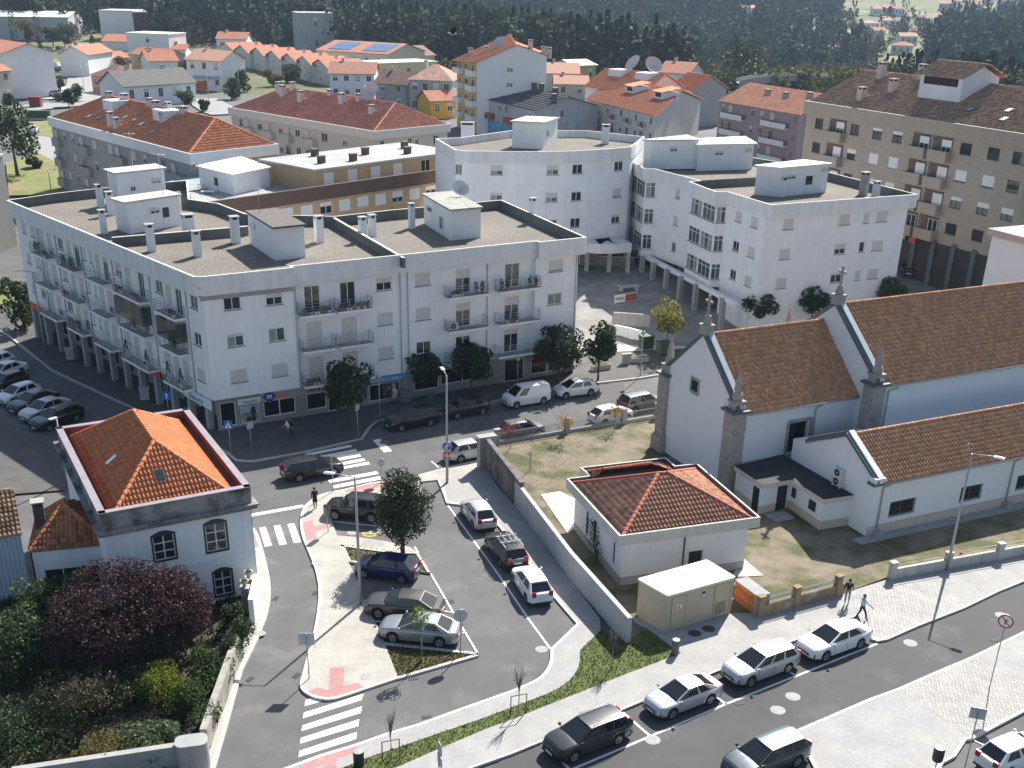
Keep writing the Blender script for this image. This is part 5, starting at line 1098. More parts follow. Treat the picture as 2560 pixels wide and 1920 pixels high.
  # ------------------------------------------------------------------ old house and its outbuildings
OH=thing('old_house','old two storey white house with steep orange hipped roof and stained parapet','house',(-22.7,56.3,0),math.radians(28.9));LO=P2L(OH)
BLW=mat('bluish_old_wall',(.80,.83,.855),.9,var=.05,scale=.8,streak=.1,var2=.08,scale2=.25,grime=((.4,.41,.41),.66,.9,.9));STN=mat('black_stained_stone',(.30,.295,.28),.9,var=.3,scale=.8,grime=((.06,.06,.06),.42,.62,.7));COPR=mat('grey_metal_gutter',(.33,.29,.31),.5,var=.15,metal=.3)
WX,WY=8.3,14.4
fO=Fc((0,0),0);b=MB();ow=[(2.55,3.75,3.45,5.05),(5.55,6.75,3.35,5.15),(5.75,6.8,.35,1.95),(2.6,3.7,.35,1.95)]
wall(b,fO,0,WX,-.3,5.75,ow,depth=.2)
fR,lR=edge_fc((WX,0),(WX,WY));wall(b,fR,0,lR,-.3,5.75,[(u,u+1.15,z,z+1.75)for u in(1.5,5,8.5,12)for z in(.4,3.4)],depth=.2)
b.face([(WX,WY,-.3),(0,WY,-.3),(0,WY,5.75),(WX,WY,5.75)]);b.face([(0,WY,-.3),(0,0,-.3),(0,0,5.75),(0,WY,5.75)]);b.build('wall',BLW,OH)
DGF=mat('dark_green_frame',(.02,.035,.04),.5,var=0)
def archwin(fc,u0,u1,z0,z1,arch=True):
 o=window(OH,fc,u0,u1,z0,z1,0,mull=1,hbar=2,rec=.13,sill=None,name='sash_window',ft=.06);w_,h_=u1-u0,z1-z0
 q=MB();q.box(-w_/2-.1,-w_/2,-.155,-.02,-.1,h_+.05);q.box(w_/2,w_/2+.1,-.155,-.02,-.1,h_+.05);q.box(-w_/2,w_/2,-.155,-.02,-.1,0)
 n=10;P=[(-w_/2-.1+(w_+.2)*i/n,h_+.0+.22*math.sin(math.pi*i/n))for i in range(n+1)]
 for(x0,za),(x1,zb)in zip(P,P[1:]):q.add([(x0,-.155,h_-.04),(x1,-.155,h_-.04),(x1,-.155,zb+.05),(x0,-.155,za+.05)],[(0,1,2,3)])
 q.build('window_surround',DGF,o)
 r=MB();P2=[(x*1.18,z+.28)for x,z in P]
 for(x0,za),(x1,zb)in zip(P2,P2[1:]):r.add([(x0,-.165,za),(x1,-.165,zb),(x1,-.165,zb+.06),(x0,-.165,za+.06),(x0,-.12,za+.06),(x1,-.12,zb+.06)],[(0,1,2,3),(3,2,5,4)])
 r.build('window_hood',BLW,o)
for a in ow:archwin(fO,*a)
for u in(1.5,5,8.5,12):
 for z in(.4,3.4):archwin(fR,u,u+1.15,z,z+1.75)
b=MB()
for(z0,z1,o0)in((5.62,5.75,.12),(5.75,5.95,.34),(5.95,6.05,.42)):
 b.prism([(-o0,-o0),(WX+o0,-o0),(WX+o0,WY+o0),(-o0,WY+o0)],z0,z1)
b.build('cornice',STN,OH)
b=MB();strip(b,fO,-.05,WX+.05,2.75,2.9,0,.07);strip(b,fR,-.05,lR,2.75,2.9,0,.07);strip(b,fO,WX-.55,WX+.04,-.3,5.6,0,.04);strip(b,fR,-.04,.55,-.3,5.6,0,.04);b.build('string_course',BLW,OH)
po=[(-.1,-.1),(WX+.1,-.1),(WX+.1,WY+.1),(-.1,WY+.1)]
parO,InO=parapet(OH,po,6.04,7.05,6.4,.32,outer=STN,inner=mat('brown_gutter',(.16,.06,.045),.7,var=.2))
b=MB();
for i in range(4):
 a,c=Vector(po[i]),Vector(po[(i+1)%4]);f_,l_=edge_fc(a,c);strip(b,f_,-.03,l_+.03,7.055,7.1,-.36,.05)
b.build('parapet_flashing',COPR,parO)
b=MB();b.prism([(.2,.2),(WX-.2,.2),(WX-.2,WY-.2),(.2,WY-.2)],6.3,6.42);b.build('roof_gutter',mat('brown_gutter',(1,1,1)),OH)
g=.62;zo,zt=6.55,9.05;q0,q1_,q2_,q3_=(g,.32,zo),(WX-.8,.32,zo),(WX-.8,WY-g,zo),(g,WY-g,zo);r0,r1_=(WX/2,4.4,zt),(WX/2,WY-4.3,zt)
hip_roof(OH,[[q0,q1_,r0],[q1_,q2_,r1_,r0],[q2_,q3_,r1_],[q3_,q0,r0,r1_]],mt=TILE_O,pw=.235,ph=.40,lod=0,singles=300,hips=[(q0,r0),(q1_,r0),(r0,r1_),(q2_,r1_),(q3_,r1_)],cap=.13,capsingle=True)
def skylight(parent,c,n,w_=.6,h_=.9,mt=GLASS):
 n=Vector(n).normalized();ex=Vector((0,0,1)).cross(n).normalized();ey=n.cross(ex);b=MB();c=Vector(c)
 for(a,d,z0,z1,mi)in((w_,h_,0,.12,1),(w_-.14,h_-.14,.12,.13,0)):
  V=[c+ex*x+ey*y+n*z for z in(z0,z1)for x,y in((-a/2,-d/2),(a/2,-d/2),(a/2,d/2),(-a/2,d/2))]
  b.add(V,[(0,1,5,4),(1,2,6,5),(2,3,7,6),(3,0,4,7),(4,5,6,7)],mi)
 return b.build('skylight',[mt,FRAMED],parent)
n0=Vector((0,-(zt-zo),4.1));skylight(OH,(WX/2-.35,2.2,zo+1.15),n0);skylight(OH,(1.9,6.3,zo+.92),(-(zt-zo),0,3.5),.55,.9,mat('pale_skylight',(.3,.36,.42),.3))
# outbuildings left of the old house
OB=thing('outbuilding','low white lean-to house with old orange hipped roof left of the old house','house',(*U(k5(190,325),3.9)[:2],0),math.radians(22));LOB=P2L(OB)
ob=[LOB(*U(k5(*p),3.9)[:2])for p in((180,325),(690,275))];oe=Vector(ob[1])-Vector(ob[0]);od=Vector((-oe.y,oe.x)).normalized()*5.2
o0,o1,o2,o3=Vector(ob[0]),Vector(ob[1]),Vector(ob[1])+od,Vector(ob[0])+od
fo_,lo_=edge_fc(o0,o1);b=MB();wall(b,fo_,.1,lo_-.05,-.3,3.8,[(.6,3.6,1.3,2.6)],off=-.15)
for a,c in((o1,o2),(o2,o3),(o3,o0)):b.face([(a.x,a.y,-.3),(c.x,c.y,-.3),(c.x,c.y,3.8),(a.x,a.y,3.8)])
b.build('wall',BLW,OB);window(OB,fo_,.6,3.6,1.3,2.6,0,mull=2,off=-.15)
rr0=o0 .lerp(o1,.42)+od*.5;rr1=rr0+od*.12;z3,z4=3.9,5.6;V3=lambda p,z:(p.x,p.y,z)
hip_roof(OB,[[V3(o0,z3),V3(o1,z3),V3(rr0,z4)],[V3(o1,z3),V3(o2,z3),V3(rr1,z4),V3(rr0,z4)],[V3(o2,z3),V3(o3,z3),V3(rr1,z4)],[V3(o3,z3),V3(o0,z3),V3(rr0,z4),V3(rr1,z4)]],mt=tmat('weathered_orange_tile',(.40,.17,.085),.3,.25),pw=.25,ph=.38,lod=0,hips=[(V3(o0,z3),V3(rr0,z4)),(V3(o1,z3),V3(rr0,z4)),(V3(rr0,z4),V3(rr1,z4)),(V3(o3,z3),V3(rr1,z4))])
c_=o0 .lerp(o1,.12)+od*.45;chimney(OB,c_.x,c_.y,4.2,1.9,.6,.6,mat('sooty_chimney',(.08,.075,.07),.9,var=.2))
SH_=thing('old_shed','old shed with mossy tile roof and pale corrugated side wall at the left edge','shed',(*U(k5(-50,230),4.2)[:2],0),math.radians(22));LS=P2L(SH_)
s0,s1=Vector(LS(*U(k5(-330,290),4.2)[:2])),Vector(LS(*U(k5(125,218),4.2)[:2]));se=s1-s0;sd=Vector((-se.y,se.x)).normalized()
hip_roof(SH_,[[V3(s0,4.2),V3(s1,4.2),V3(s1+sd*3.4,5.7),V3(s0+sd*3.4,5.7)],[V3(s1+sd*6.8,4.2),V3(s0+sd*6.8,4.2),V3(s0+sd*3.4,5.7),V3(s1+sd*3.4,5.7)]],mt=tmat('mossy_tile',(.27,.17,.10),.35,.25),pw=.25,ph=.38,lod=0,hips=[(V3(s0+sd*3.4,5.72),V3(s1+sd*3.4,5.72))])
CORR=mat('corrugated_sheet',(.40,.48,.55),.5,var=.06);b=MB();fS,lS=edge_fc(s0,s1);n=int(lS/.12)
for i in range(n):
 u=lS*i/n;o_=.02 if i%2 else-.02;b.face([fS.p(u,-.2,o_-.2),fS.p(u+lS/n,-.2,-o_-.2),fS.p(u+lS/n,4.1,-o_-.2),fS.p(u,4.1,o_-.2)])
b.build('corrugated_wall',CORR,SH_)
# garden walls
GWL=mat('old_garden_wall',(.38,.355,.31),.95,var=.25,scale=1.2,streak=.3,grime=((.09,.10,.05),.55,.75,.9),bump=.3)
g_=[U(k5(*p),.05)for p in((1478,985),(1440,1090),(1390,1235),(1330,1400),(1275,1560))]
wall_thing('garden_wall','ivy covered stone garden wall along the side road',g_,[1.5,1.5,1.5,1.45,1.4],.35,GWL)
wall_thing('garden_wall','low grey garden wall crossing the bottom left corner',[U(k5(100,1800),.05),U(k5(1140,1640),.05)],[1.3,1.3],.35,CONC)
gp_=thing('gate_pier','thick rounded grey pier at the bottom corner of the garden wall','pier',U(k5(1205,1650),.05));b=MB();b.prism(rnd([(-.75,-.5),(.75,-.5),(.75,.5),(-.75,.5)],.4),0,1.55);b.build('pier_body',CONC,gp_,rz=math.radians(15))
wall_thing('garden_wall','short white garden wall beside the old house gate',[U(k5(1600,605),.05),U(k5(1565,770),.05)],[1.7,1.7],.3,BLW)
URN=mat('stone_urn',(.40,.39,.36),.9,var=.2)
for px,lab in((k5(1530,690),'stone gate pillar with a small urn plant nearer the camera'),(k5(1555,632),'stone gate pillar with a small urn plant nearer the old house')):
 o=thing('gate_pillar',lab,'pillar',U(px,.05));b=MB();b.obox((0,0,0),(.42,.42,1.6));b.obox((0,0,1.6),(.55,.55,.1));b.build('pillar_body',URN,o);b=MB();b.lathe([(.12,0),(.1,.1),(.26,.35),(.28,.4),(.2,.38)],(0,0,1.7),10);b.build('urn',URN,o);v,q=leafcloud(50,.12,(.2,.2,.12),5,(0,0,2.15));obj('urn_plant',npmesh('urn_plant',v,q,mat('yellow_green_leaf',(.16,.17,.03),.7,var=.2,trans=.2)),o)
 # ------------------------------------------------------------------ town behind
def fwin(parent,fc,u0,u1,z0,z1,shut=0.0,frame=FRAMEW,off=0.0,glass=GLASS,name='window',shmat=None):
 """small far window: frame and pane are its own pieces"""
 w,h=round(u1-u0,1),round(z1-z0,1);sm=shmat or SHUT
 def mk():
  b=MB();b.box(-w/2,w/2,-.05,0,0,.07);b.box(-w/2,w/2,-.05,0,h-.07,h);b.box(-w/2,-w/2+.07,-.05,0,.07,h-.07);b.box(w/2-.07,w/2,-.05,0,.07,h-.07);b.box(-.035,.035,-.05,0,.07,h-.07);return b.mesh('window',frame)
 o=obj(name,cached(('fw',w,h,frame.name),mk),parent,fc.p((u0+u1)/2,z0,off+.005),fc.az)
 if shut<.95:obj('pane',cached(('fp',w,h,glass.name),lambda:(lambda b:(b.box(-w/2+.05,w/2-.05,-.02,0,.05,h-.05),b)[1])(MB()).mesh('pane',glass)),o)
 if shut>.05:obj('shutter',cached(('fs',w,h,shut,sm.name),lambda:(lambda b:(b.box(-w/2+.04,w/2-.04,-.06,-.021,h*(1-shut),h-.03),b)[1])(MB()).mesh('shutter',sm)),o)
 return o
def V3_(p,z):return(p[0],p[1],z)
CRM=mat('cream_render',(.60,.56,.48),.85,var=.06,scale=.8,streak=.1);GRYR=mat('grey_tile_cladding',(.36,.345,.34),.8,var=.08,scale=.8,streak=.06);PINKR=mat('mauve_render',(.40,.29,.28),.85,var=.06,scale=.8,streak=.06);YEL=mat('yellow_render',(.66,.47,.14),.85,var=.06,scale=.8)
BEIGE=pattern('beige_wall_tile',(.395,.33,.265),(.36,.30,.24),(.30,.255,.205),.6,.3,.06,rough=.6,bump=.1,offset=0,var=.06,coord='Object')
# beige tiles run on vertical faces: map them along the wall
_n=BEIGE.node_tree.nodes;_mp=[n for n in _n if n.type=='MAPPING'][0];_mp.inputs['Rotation'].default_value=(math.pi/2,0,0)
def block(name,label,a,b_,c,z0,ze,ridge_px,zr,wallm,roofm,floors,band=1.4,bandm=None,over=.9,kind='hip',pw=.3,ph=.45,winF=(),winR=(),balc=(),zf=None,cat='building',fh=2.9,shm=None,d_scale=1.0,frame=FRAMEW):
 """long block: a front-left, b front-right, c rear-right eave corners (world), floors from the top"""
 a,b_,c=Vector(a[:2]),Vector(b_[:2]),Vector(c[:2]);c=b_+(c-b_)*d_scale;d=a+(c-b_);az=math.atan2((b_-a).y,(b_-a).x)
 o=thing(name,label,cat,(a.x,a.y,z0),az);L=P2L(o);A_,B_,C2,D_=[Vector(L(*p))for p in(a,b_,c,d)];H_=ze-z0
 f,l=edge_fc(A_,B_);g,m_=edge_fc(B_,C2);w=MB()
 rows_=[(H_-band-.35-i*fh-1.25,H_-band-.35-i*fh)for i in range(floors)]
 wall(w,f,0,l,-3,H_,[(u*l,u*l+ww,*rows_[i])for(u,ww,s)in winF for i in range(floors)],depth=.15)
 wall(w,g,0,m_,-3,H_,[(u*m_,u*m_+ww,*rows_[i])for(u,ww,s)in winR for i in range(floors)],depth=.15)
 for p,q in((C2,D_),(D_,A_)):w.face([V3_(p,-3),V3_(q,-3),V3_(q,H_),V3_(p,H_)])
 w.build('wall',wallm,o)
 for(u,ww,s)in winF:
  for i in range(floors):window(o,f,u*l,u*l+ww,*rows_[i],s[i%len(s)],rec=.1,shmat=shm,frame=frame)
 for(u,ww,s)in winR:
  for i in range(floors):window(o,g,u*m_,u*m_+ww,*rows_[i],s[i%len(s)],rec=.1,shmat=shm,frame=frame)
 for(u0,u1,style,dp)in balc:
  for i in range(floors):
   zb=rows_[i][1]-2.15;balcony(o,f,u0*l,u1*l,zb,dp,slab=wallm if style=='solid' else WHITE,style=style,rail=FRAMED)
   window(o,f,(u0*.7+u1*.3)*l-.6,(u0*.7+u1*.3)*l+.6,zb+.03,zb+2.1,(.6,0,1)[i%3],rec=-.07,sill=None,name='balcony_door',shmat=shm)
 if band:
  P=[A_+(A_-C2).normalized()*over,B_+(B_-D_).normalized()*over,C2+(C2-A_).normalized()*over,D_+(D_-B_).normalized()*over]
  parapet(o,[tuple(p)for p in P],H_-band,H_,H_-.3,.25,outer=bandm or wallm,inner=bandm or wallm,name='eaves_band');E_0=[p.lerp((A_+C2)/2,.03)for p in P];zE_=H_-.15
 else:E_0=[A_+(A_-C2).normalized()*over,B_+(B_-D_).normalized()*over,C2+(C2-A_).normalized()*over,D_+(D_-B_).normalized()*over];zE_=H_
 R0,R1=[Vector(L(*U(p,zr)[:2]))for p in ridge_px];zr_=zr-z0
 mid0,mid1=(E_0[0]+E_0[3])/2,(E_0[1]+E_0[2])/2;ax=(mid1-mid0).normalized()
 R0=mid0+ax*max(0,(R0-mid0).dot(ax));R1=mid0+ax*min((mid1-mid0).length,(R1-mid0).dot(ax))
 e0,e1,e2,e3=E_0
 if kind=='gable':R0,R1=mid0,mid1
 fs=[[V3_(e0,zE_),V3_(e1,zE_),V3_(R1,zr_),V3_(R0,zr_)],[V3_(e2,zE_),V3_(e3,zE_),V3_(R0,zr_),V3_(R1,zr_)]]
 if kind=='gable':
  w2=MB();w2 .face([V3_(B_,H_),V3_(C2,H_),V3_((B_+C2)/2,zr_-.15)]);w2 .face([V3_(D_,H_),V3_(A_,H_),V3_((A_+D_)/2,zr_-.15)]);w2 .build('gable_wall',wallm,o)
 else:fs+=[[V3_(e1,zE_),V3_(e2,zE_),V3_(R1,zr_)],[V3_(e3,zE_),V3_(e0,zE_),V3_(R0,zr_)]]
 ro=hip_roof(o,fs,mt=roofm,pw=pw,ph=ph,lod=1,hips=[(V3_(R0,zr_),V3_(R1,zr_))]+([(V3_(e1,zE_),V3_(R1,zr_)),(V3_(e0,zE_),V3_(R0,zr_)),(V3_(e2,zE_),V3_(R1,zr_))]if kind=='hip' else[]),cap=.14)
 return o,ro,L,(R0,R1,e0,e1,zE_,zr_)
def on_slope(info,u,t):
 R0,R1,e0,e1,zE_,zr_=info;a=Vector((*e0 .lerp(e1,u),zE_));b=Vector((*(R0 .lerp(R1,u)),zr_));return a.lerp(b,t)
 # beige tiled block on the right
ba,bb=U(q6(352,250),20.0),U(q6(2300,545),20.0);bax=(bb-ba).normalized();bc=bb+Vector((-bax.y,bax.x,0))*17
wf=[(.05,1.5,(0,)),(.235,1.5,(0,.4)),(.345,1.5,(.25,1,1,.5)),(.44,1.5,(.3,1,1,.2)),(.735,1.6,(0,.9,.3,0)),(.845,1.6,(0,.9,.4,0)),(.94,1.6,(0,0,.5,1))]
BO,bro,LBE,binf=block('apartment_block','long beige tiled apartment block with brown roof at the right edge',ba,bb,bc,3.0,20.0,((q6(1250,95)),q6(2600,260)),23.5,BEIGE,TILE_B,4,band=1.5,over=.6,kind='gable',winF=wf,shm=mat('white_shutter',(.7,.7,.69),.6),pw=.3,ph=.4,frame=FRAMED)
fBE=Fc((0,0),0);lBE=(bb-ba).length
for i in range(4):
 zt_=17.0-1.5-.35-i*2.9
 for(u0,u1)in((.125,.215),(.53,.61),(.625,.705)):
  balcony(BO,fBE,u0*lBE,u1*lBE,zt_-2.15,.9,slab=BEIGE,style='solid');m_=MB();strip(m_,fBE,u0*lBE+.05,u1*lBE-.05,zt_-2.15,zt_+.25,.005,.02);m_.build('loggia_shade_panel',mat('loggia_brown',(.14,.10,.075),.9,var=.1),BO)  # flat brown sheet on the wall, coloured dark for the loggia's shade
  window(BO,fBE,(u0+u1)/2*lBE-.1,(u0+u1)/2*lBE+1.3,zt_-2.1,zt_,(.35,.9,1,0)[i],rec=-.09,sill=None,name='loggia_door',shmat=mat('white_shutter',(1,1,1)))
m_=MB();strip(m_,fBE,.25*lBE,lBE,-2.5,17-1.5-.35-3*2.9-2.5,.01,.06);m_.build('arcade_shade_panel',mat('shaded_shops',(.035,.03,.03),.6,var=.6,scale=.8),BO)  # flat near-black sheet painting the shade inside the arcade
for i in range(9):
 m_=MB();u=(.27+i*.085)*lBE;strip(m_,fBE,u,u+.6,-2.5,4.3,.06,.3);m_.build('arcade_column',CONCD,BO)
m_=MB();strip(m_,fBE,.6*lBE,.63*lBE,3.3,4.0,.3,.45);m_.build('shop_sign',REDS,BO);m_=MB();strip(m_,fBE,.36*lBE,.45*lBE,3.6,4.1,.3,.4);m_.build('shop_sign',SIGNW,BO);m_=MB();strip(m_,fBE,.5*lBE,.58*lBE,3.5,4.1,.3,.4);m_.build('shop_sign',YEL,BO)
m_=MB();m_.tube([fBE.p(.62*lBE,3,.12),fBE.p(.62*lBE,15.4,.12)],.09,6);m_.build('downpipe',PIPE,BO)
for(u,t,h)in((.2,.25,1.8),(.27,.55,1.8),(.13,.85,2.2),(.3,.95,2.0),(.78,.9,1.8)):
 p=on_slope(binf,u,t);chimney(BO,p.x,p.y,p.z-.3,h,.8,.8,mat('pink_chimney',(.62,.50,.47),.85,var=.08))
 # raised dormer house on its roof
p=on_slope(binf,.5,.78);fd=Fc((p.x-3.2,p.y-2.6),0);dm=MB();dm.box(p.x-3.2,p.x+3.2,p.y-2.6,p.y+3.2,p.z-1.8,p.z+1.5);dm.build('roof_dormer',WHITE,BO)
z_=p.z+1.5;hip_roof(BO,[[(p.x-3.8,p.y-3.2,z_),(p.x+3.8,p.y-3.2,z_),(p.x+3.8,p.y+.4,z_+1.5),(p.x-3.8,p.y+.4,z_+1.5)],[(p.x+3.8,p.y+3.8,z_),(p.x-3.8,p.y+3.8,z_),(p.x-3.8,p.y+.4,z_+1.5),(p.x+3.8,p.y+.4,z_+1.5)]],name='dormer_roof',mt=TILE_B,lod=1,pw=.3,ph=.4)
dm=MB();dm.face([(p.x+3.21,p.y-2.6,z_),(p.x+3.21,p.y+3.2,z_),(p.x+3.21,p.y+.4,z_+1.25)]);dm.build('dormer_gable',WHITE,BO);dm=MB();dm.box(p.x-2.6,p.x+2.6,p.y-2.64,p.y-2.6,z_-.95,z_-.1);dm.build('dormer_window',DARK,BO)
for(u,t)in((.67,.35),(.8,.45),(.83,.25),(.9,.45)):p=on_slope(binf,u,t);skylight(BO,(p.x,p.y,p.z+.05),(0,-.35,1),.7,.9,mat('pale_skylight',(.3,.36,.42),.3))
# red roofed blocks behind
def chims(o,info,lst,mt=WHITE):
 for(u,t,h,w_)in lst:p=on_slope(info,u,t);chimney(o,p.x,p.y,p.z-.25,h,w_,w_*.8,mt)
PCH=mat('pinkish_chimney',(.66,.58,.55),.85,var=.08)
a,b_,c=U(f0(322,752),13.2),U(f0(1212,985),13.2),U(f0(1768,922),13.2)
R1o,_,_,i1=block('apartment_block','grey tiled apartment block with bright red hipped roof, left of centre',a,b_,c,1.5,13.2,(f0(655,618),f0(1330,765)),16.4,GRYR,TILE_R,3,band=1.3,bandm=WHITE,over=.7,winF=[(.09,1.0,(.4,0,.8)),(.16,.9,(.5,.8,.2)),(.33,1.2,(1,.3)),(.45,1.2,(1,.8)),(.62,1.2,(1,1)),(.7,1.0,(.5,.2)),(.82,1.2,(0,.3))],winR=[(.2,2.0,(1,1,0)),(.55,1.0,(0,.3)),(.82,1.8,(0,0,1))],balc=[(.22,.31,'solid',.7),(.02,.075,'solid',.7),(.5,.58,'solid',.7),(.87,.97,'solid',.7)])
chims(R1o,i1,[(.42,.2,2.2,.9),(.47,.18,1.7,.8),(.05,.95,1.2,1.0),(.2,.96,1.3,1.2),(.45,.96,1.4,.9),(.52,.92,1.4,1.1),(.62,.95,1.4,.9),(.68,.62,1.5,.8),(.75,.96,1.2,1.0)],PCH)
p=on_slope(i1,.22,.75);q=MB();q.box(p.x-1.6,p.x+1.6,p.y-1.2,p.y+1.6,p.z-.8,p.z+.9);q.build('dormer',WHITE,R1o);p=on_slope(i1,.66,.78);q=MB();q.box(p.x-1.6,p.x+1.6,p.y-1.2,p.y+1.6,p.z-.8,p.z+.9);q.build('dormer',WHITE,R1o)
for(u,t)in((.2,.3),(.28,.32),(.37,.42),(.42,.5),(.5,.5),(.58,.42),(.7,.3)):p=on_slope(i1,u,t);skylight(R1o,(p.x,p.y,p.z+.05),(0,-.45,1),.7,.9,mat('pale_skylight',(1,1,1)))
a,b_,c=U(f0(1482,690),12.4),U(f1(215,842),12.4),U(f1(690,795),12.4)
R2o,_,_,i2=block('apartment_block','cream apartment block with dull red hipped roof behind the tan block',a,b_,c,2.2,12.4,(f0(1650,575),f1(268,668)),15.6,CRM,TILE_R2,3,band=1.2,bandm=mat('cream_band',(.68,.65,.58),.85,var=.05),over=.6,winF=[(.06,1.0,(0,)),(.2,1.4,(.3,0)),(.36,1.0,(.4,)),(.48,1.2,(.2,0)),(.66,1.6,(0,.5)),(.8,1.2,(.5,.1))],winR=[(.08,.9,(0,)),(.45,.8,(0,)),(.55,.7,(.3,)),(.8,1.0,(0,))],balc=[(.1,.18,'solid',.9),(.26,.33,'solid',.9),(.41,.46,'solid',.9),(.54,.63,'solid',.9)])
chims(R2o,i2,[(.05,.8,2.0,1.0),(.13,.7,2.0,1.0),(.1,.95,1.6,.9),(.33,.6,2.0,1.0),(.62,.75,1.8,1.0),(.72,.9,1.4,.8),(.45,.95,1.2,.8),(.9,.55,1.6,.8)],PCH)
DISH=mat('satellite_dish_pink',(.60,.52,.50),.6,var=.08)
def dish(loc,r,label,mt=DISH,az=-2.2):
 o=thing('satellite_dish',label,'satellite dish',loc,az);b=MB();prof=[(r*t,-r*.28*(1-t*t))for t in(0,.3,.6,.85,1)];b.lathe([(max(a,.001),z)for a,z in prof],(0,0,0),16);b.lathe([(max(a,.001),z-.03)for a,z in prof[::-1]],(0,0,0),16)
 d=b.build('reflector',mt,o,(0,0,r*.9));d.rotation_euler=(0,math.radians(50),0);b=MB();b.tube([(0,0,-.3),(0,0,r*.8)],.06,6);b.tube([(0,0,r*.7),(r*.75,0,r*1.5)],.03,5);b.build('mount',STEEL,o);return o
p=on_slope(i2,.8,.95);w_=parent_world(R2o)@Vector(p);dish(w_,1.6,'big pink satellite dish on the roof of the cream block')
# mauve block, white and yellow tower block, right red blocks
a,b_,c=U(f2(255,650),12.6),U(f2(770,742),12.6),U(f2(1100,650),12.6)
PKo,_,_,i3=block('apartment_block','mauve apartment block with long white balconies beside the beige block',a,b_,c,2.6,12.6,(f2(515,600),f2(880,640)),14.8,PINKR,TILE_P,3,band=0,over=.4,kind='gable',winF=[(.04,.8,(.4,0)),(.42,.9,(.2,.5)),(.54,.8,(.7,0)),(.93,.8,(0,0))],balc=[(.08,.36,'rail',.9),(.6,.9,'rail',.9)],winR=[(.1,1.2,(0,)),(.4,1.2,(.4,))])
for u0,u1 in((.08,.36),(.6,.9)):
 f_=Fc((0,0),0);l_=(b_-a).length
 for i in range(3):
  zb=10.0-.35-i*2.9-2.15;q=MB();strip(q,f_,u0*l_,u1*l_,zb-.1,zb+.75,.9,.98);q.build('balcony_front',WHITE,PKo)
chims(PKo,i3,[(.4,.6,1.3,1.0),(.62,.6,1.3,1.0),(.85,.75,1.3,1.0)],mat('stone_chimney',(.42,.37,.33),.9,var=.1))
YB_=thing('apartment_block','tall white gable block with yellow balcony front and red roof','building',(*onY(f1(875,700),258)[:2],2.6),math.radians(4));LY=P2L(YB_)
gy=[onY(f1(*p),262)for p in((876,395),(1130,283),(1322,352))];gz_=[(LY(p.x,p.y)[0],p.z-2.6)for p in gy];x0,x1=gz_[0][0],gz_[2][0];xp,zp_=gz_[1];ze0,ze1=gz_[0][1],gz_[2][1];DP=14.0
b=MB();b.face([(x0,0,-1),(x1,0,-1),(x1,0,ze1),(xp,0,zp_),(x0,0,ze0)]);b.face([(x1,0,-1),(x1,DP,-1),(x1,DP,ze1),(x1,0,ze1)]);b.face([(x1,DP,-1),(x0,DP,-1),(x0,DP,ze0),(xp,DP,zp_),(x1,DP,ze1)]);b.build('gable_wall',WHITE2,YB_)
fy=Fc((x0-4.0,DP-1.5),math.atan2(-(DP-1.5),4.0));ly=math.hypot(4.0,DP-1.5);b=MB();b.face([fy.p(0,-1),fy.p(ly,-1),fy.p(ly,ze0),fy.p(0,ze0-.3)]);b.build('balcony_wall',YEL,YB_)
for i in range(4):
 z=ze0-2.6-i*3.0
 for(u0,u1)in((.2,4.2),(8.6,ly-.2)):balcony(YB_,fy,u0,u1,z,1.1,slab=WHITE2,style='solid');fwin(YB_,fy,(u0+u1)/2-.7,(u0+u1)/2+.7,z+.02,z+2.1,0)
 fwin(YB_,fy,5.2,7.6,z+.9,z+2.2,.2)
for(px,z)in((f1(1085,440),0),(f1(1083,535),0)):
 q=onY(px,262);lx=LY(q.x,q.y)[0];fwin(YB_,Fc((0,0),0),lx-.7,lx+.7,q.z-2.6-.5,q.z-2.6+.4,0)
hip_roof(YB_,[[(x0-5.2,DP,ze0-.6),(x0-.3,-.4,ze0-.1),(xp,-.4,zp_+.1),(xp,DP,zp_+.1)],[(x1+.4,-.4,ze1-.1),(x1+.4,DP,ze1-.1),(xp,DP,zp_+.1),(xp,-.4,zp_+.1)]],mt=TILE_R,lod=1,pw=.35,ph=.5,under=TILE_R)
for(x,y,z)in((xp-6,8,zp_-3),(xp+3,1.5,zp_-1.2),(xp+7,1.5,zp_-2.6),(x1-.6,1,ze1-.5),(x0-1,12,ze0)):chimney(YB_,x,y,z,2.2,1.0,.9,PCH)
q=parent_world(YB_)@Vector((xp-3.5,6,zp_-1.2));dish(q,1.5,'pink satellite dish on the roof of the tall white gable block')
# grey roofed workshop building
zg=9.5;gc=[U(f1(*p),zg)for p in((872,622),(1252,712),(1660,678))];GR_ROOF=mat('dark_fibre_cement',(.075,.08,.085),.9,var=.25,scale=.6,detail=8,bump=.2,bscale=4)
GBo,_,_,i5=block('workshop_building','old two storey building with dark grey roof and blue shopfront',gc[0],gc[1],gc[2],2.6,zg,(f1(1085,548),f1(1440,630)),zg+2.2,mat('streaked_grey_white',(.52,.53,.53),.9,var=.1,scale=.6,streak=.35),GR_ROOF,1,band=0,over=.5,kind='gable',winF=[(.1,1.4,(0,)),(.4,1.4,(.3,)),(.52,1.4,(0,)),(.9,1.2,(.4,))],winR=[(.4,1.0,(0,))],pw=.9,ph=1.0)
q=MB();l_=(gc[1]-gc[0]).length;strip(q,Fc((0,0),0),.08*l_,.98*l_,.3,3.0,.02,.25);q.build('blue_shopfront',mat('blue_panel',(.10,.33,.48),.4,var=.35,scale=.7),GBo)
for u0,u1 in((.08,.35),(.55,.75)):q=MB();strip(q,Fc((0,0),0),u0*l_,u1*l_,3.3,4.4,.02,.9);q.build('red_balcony',mat('red_panel',(.38,.06,.04),.6,var=.1),GBo)
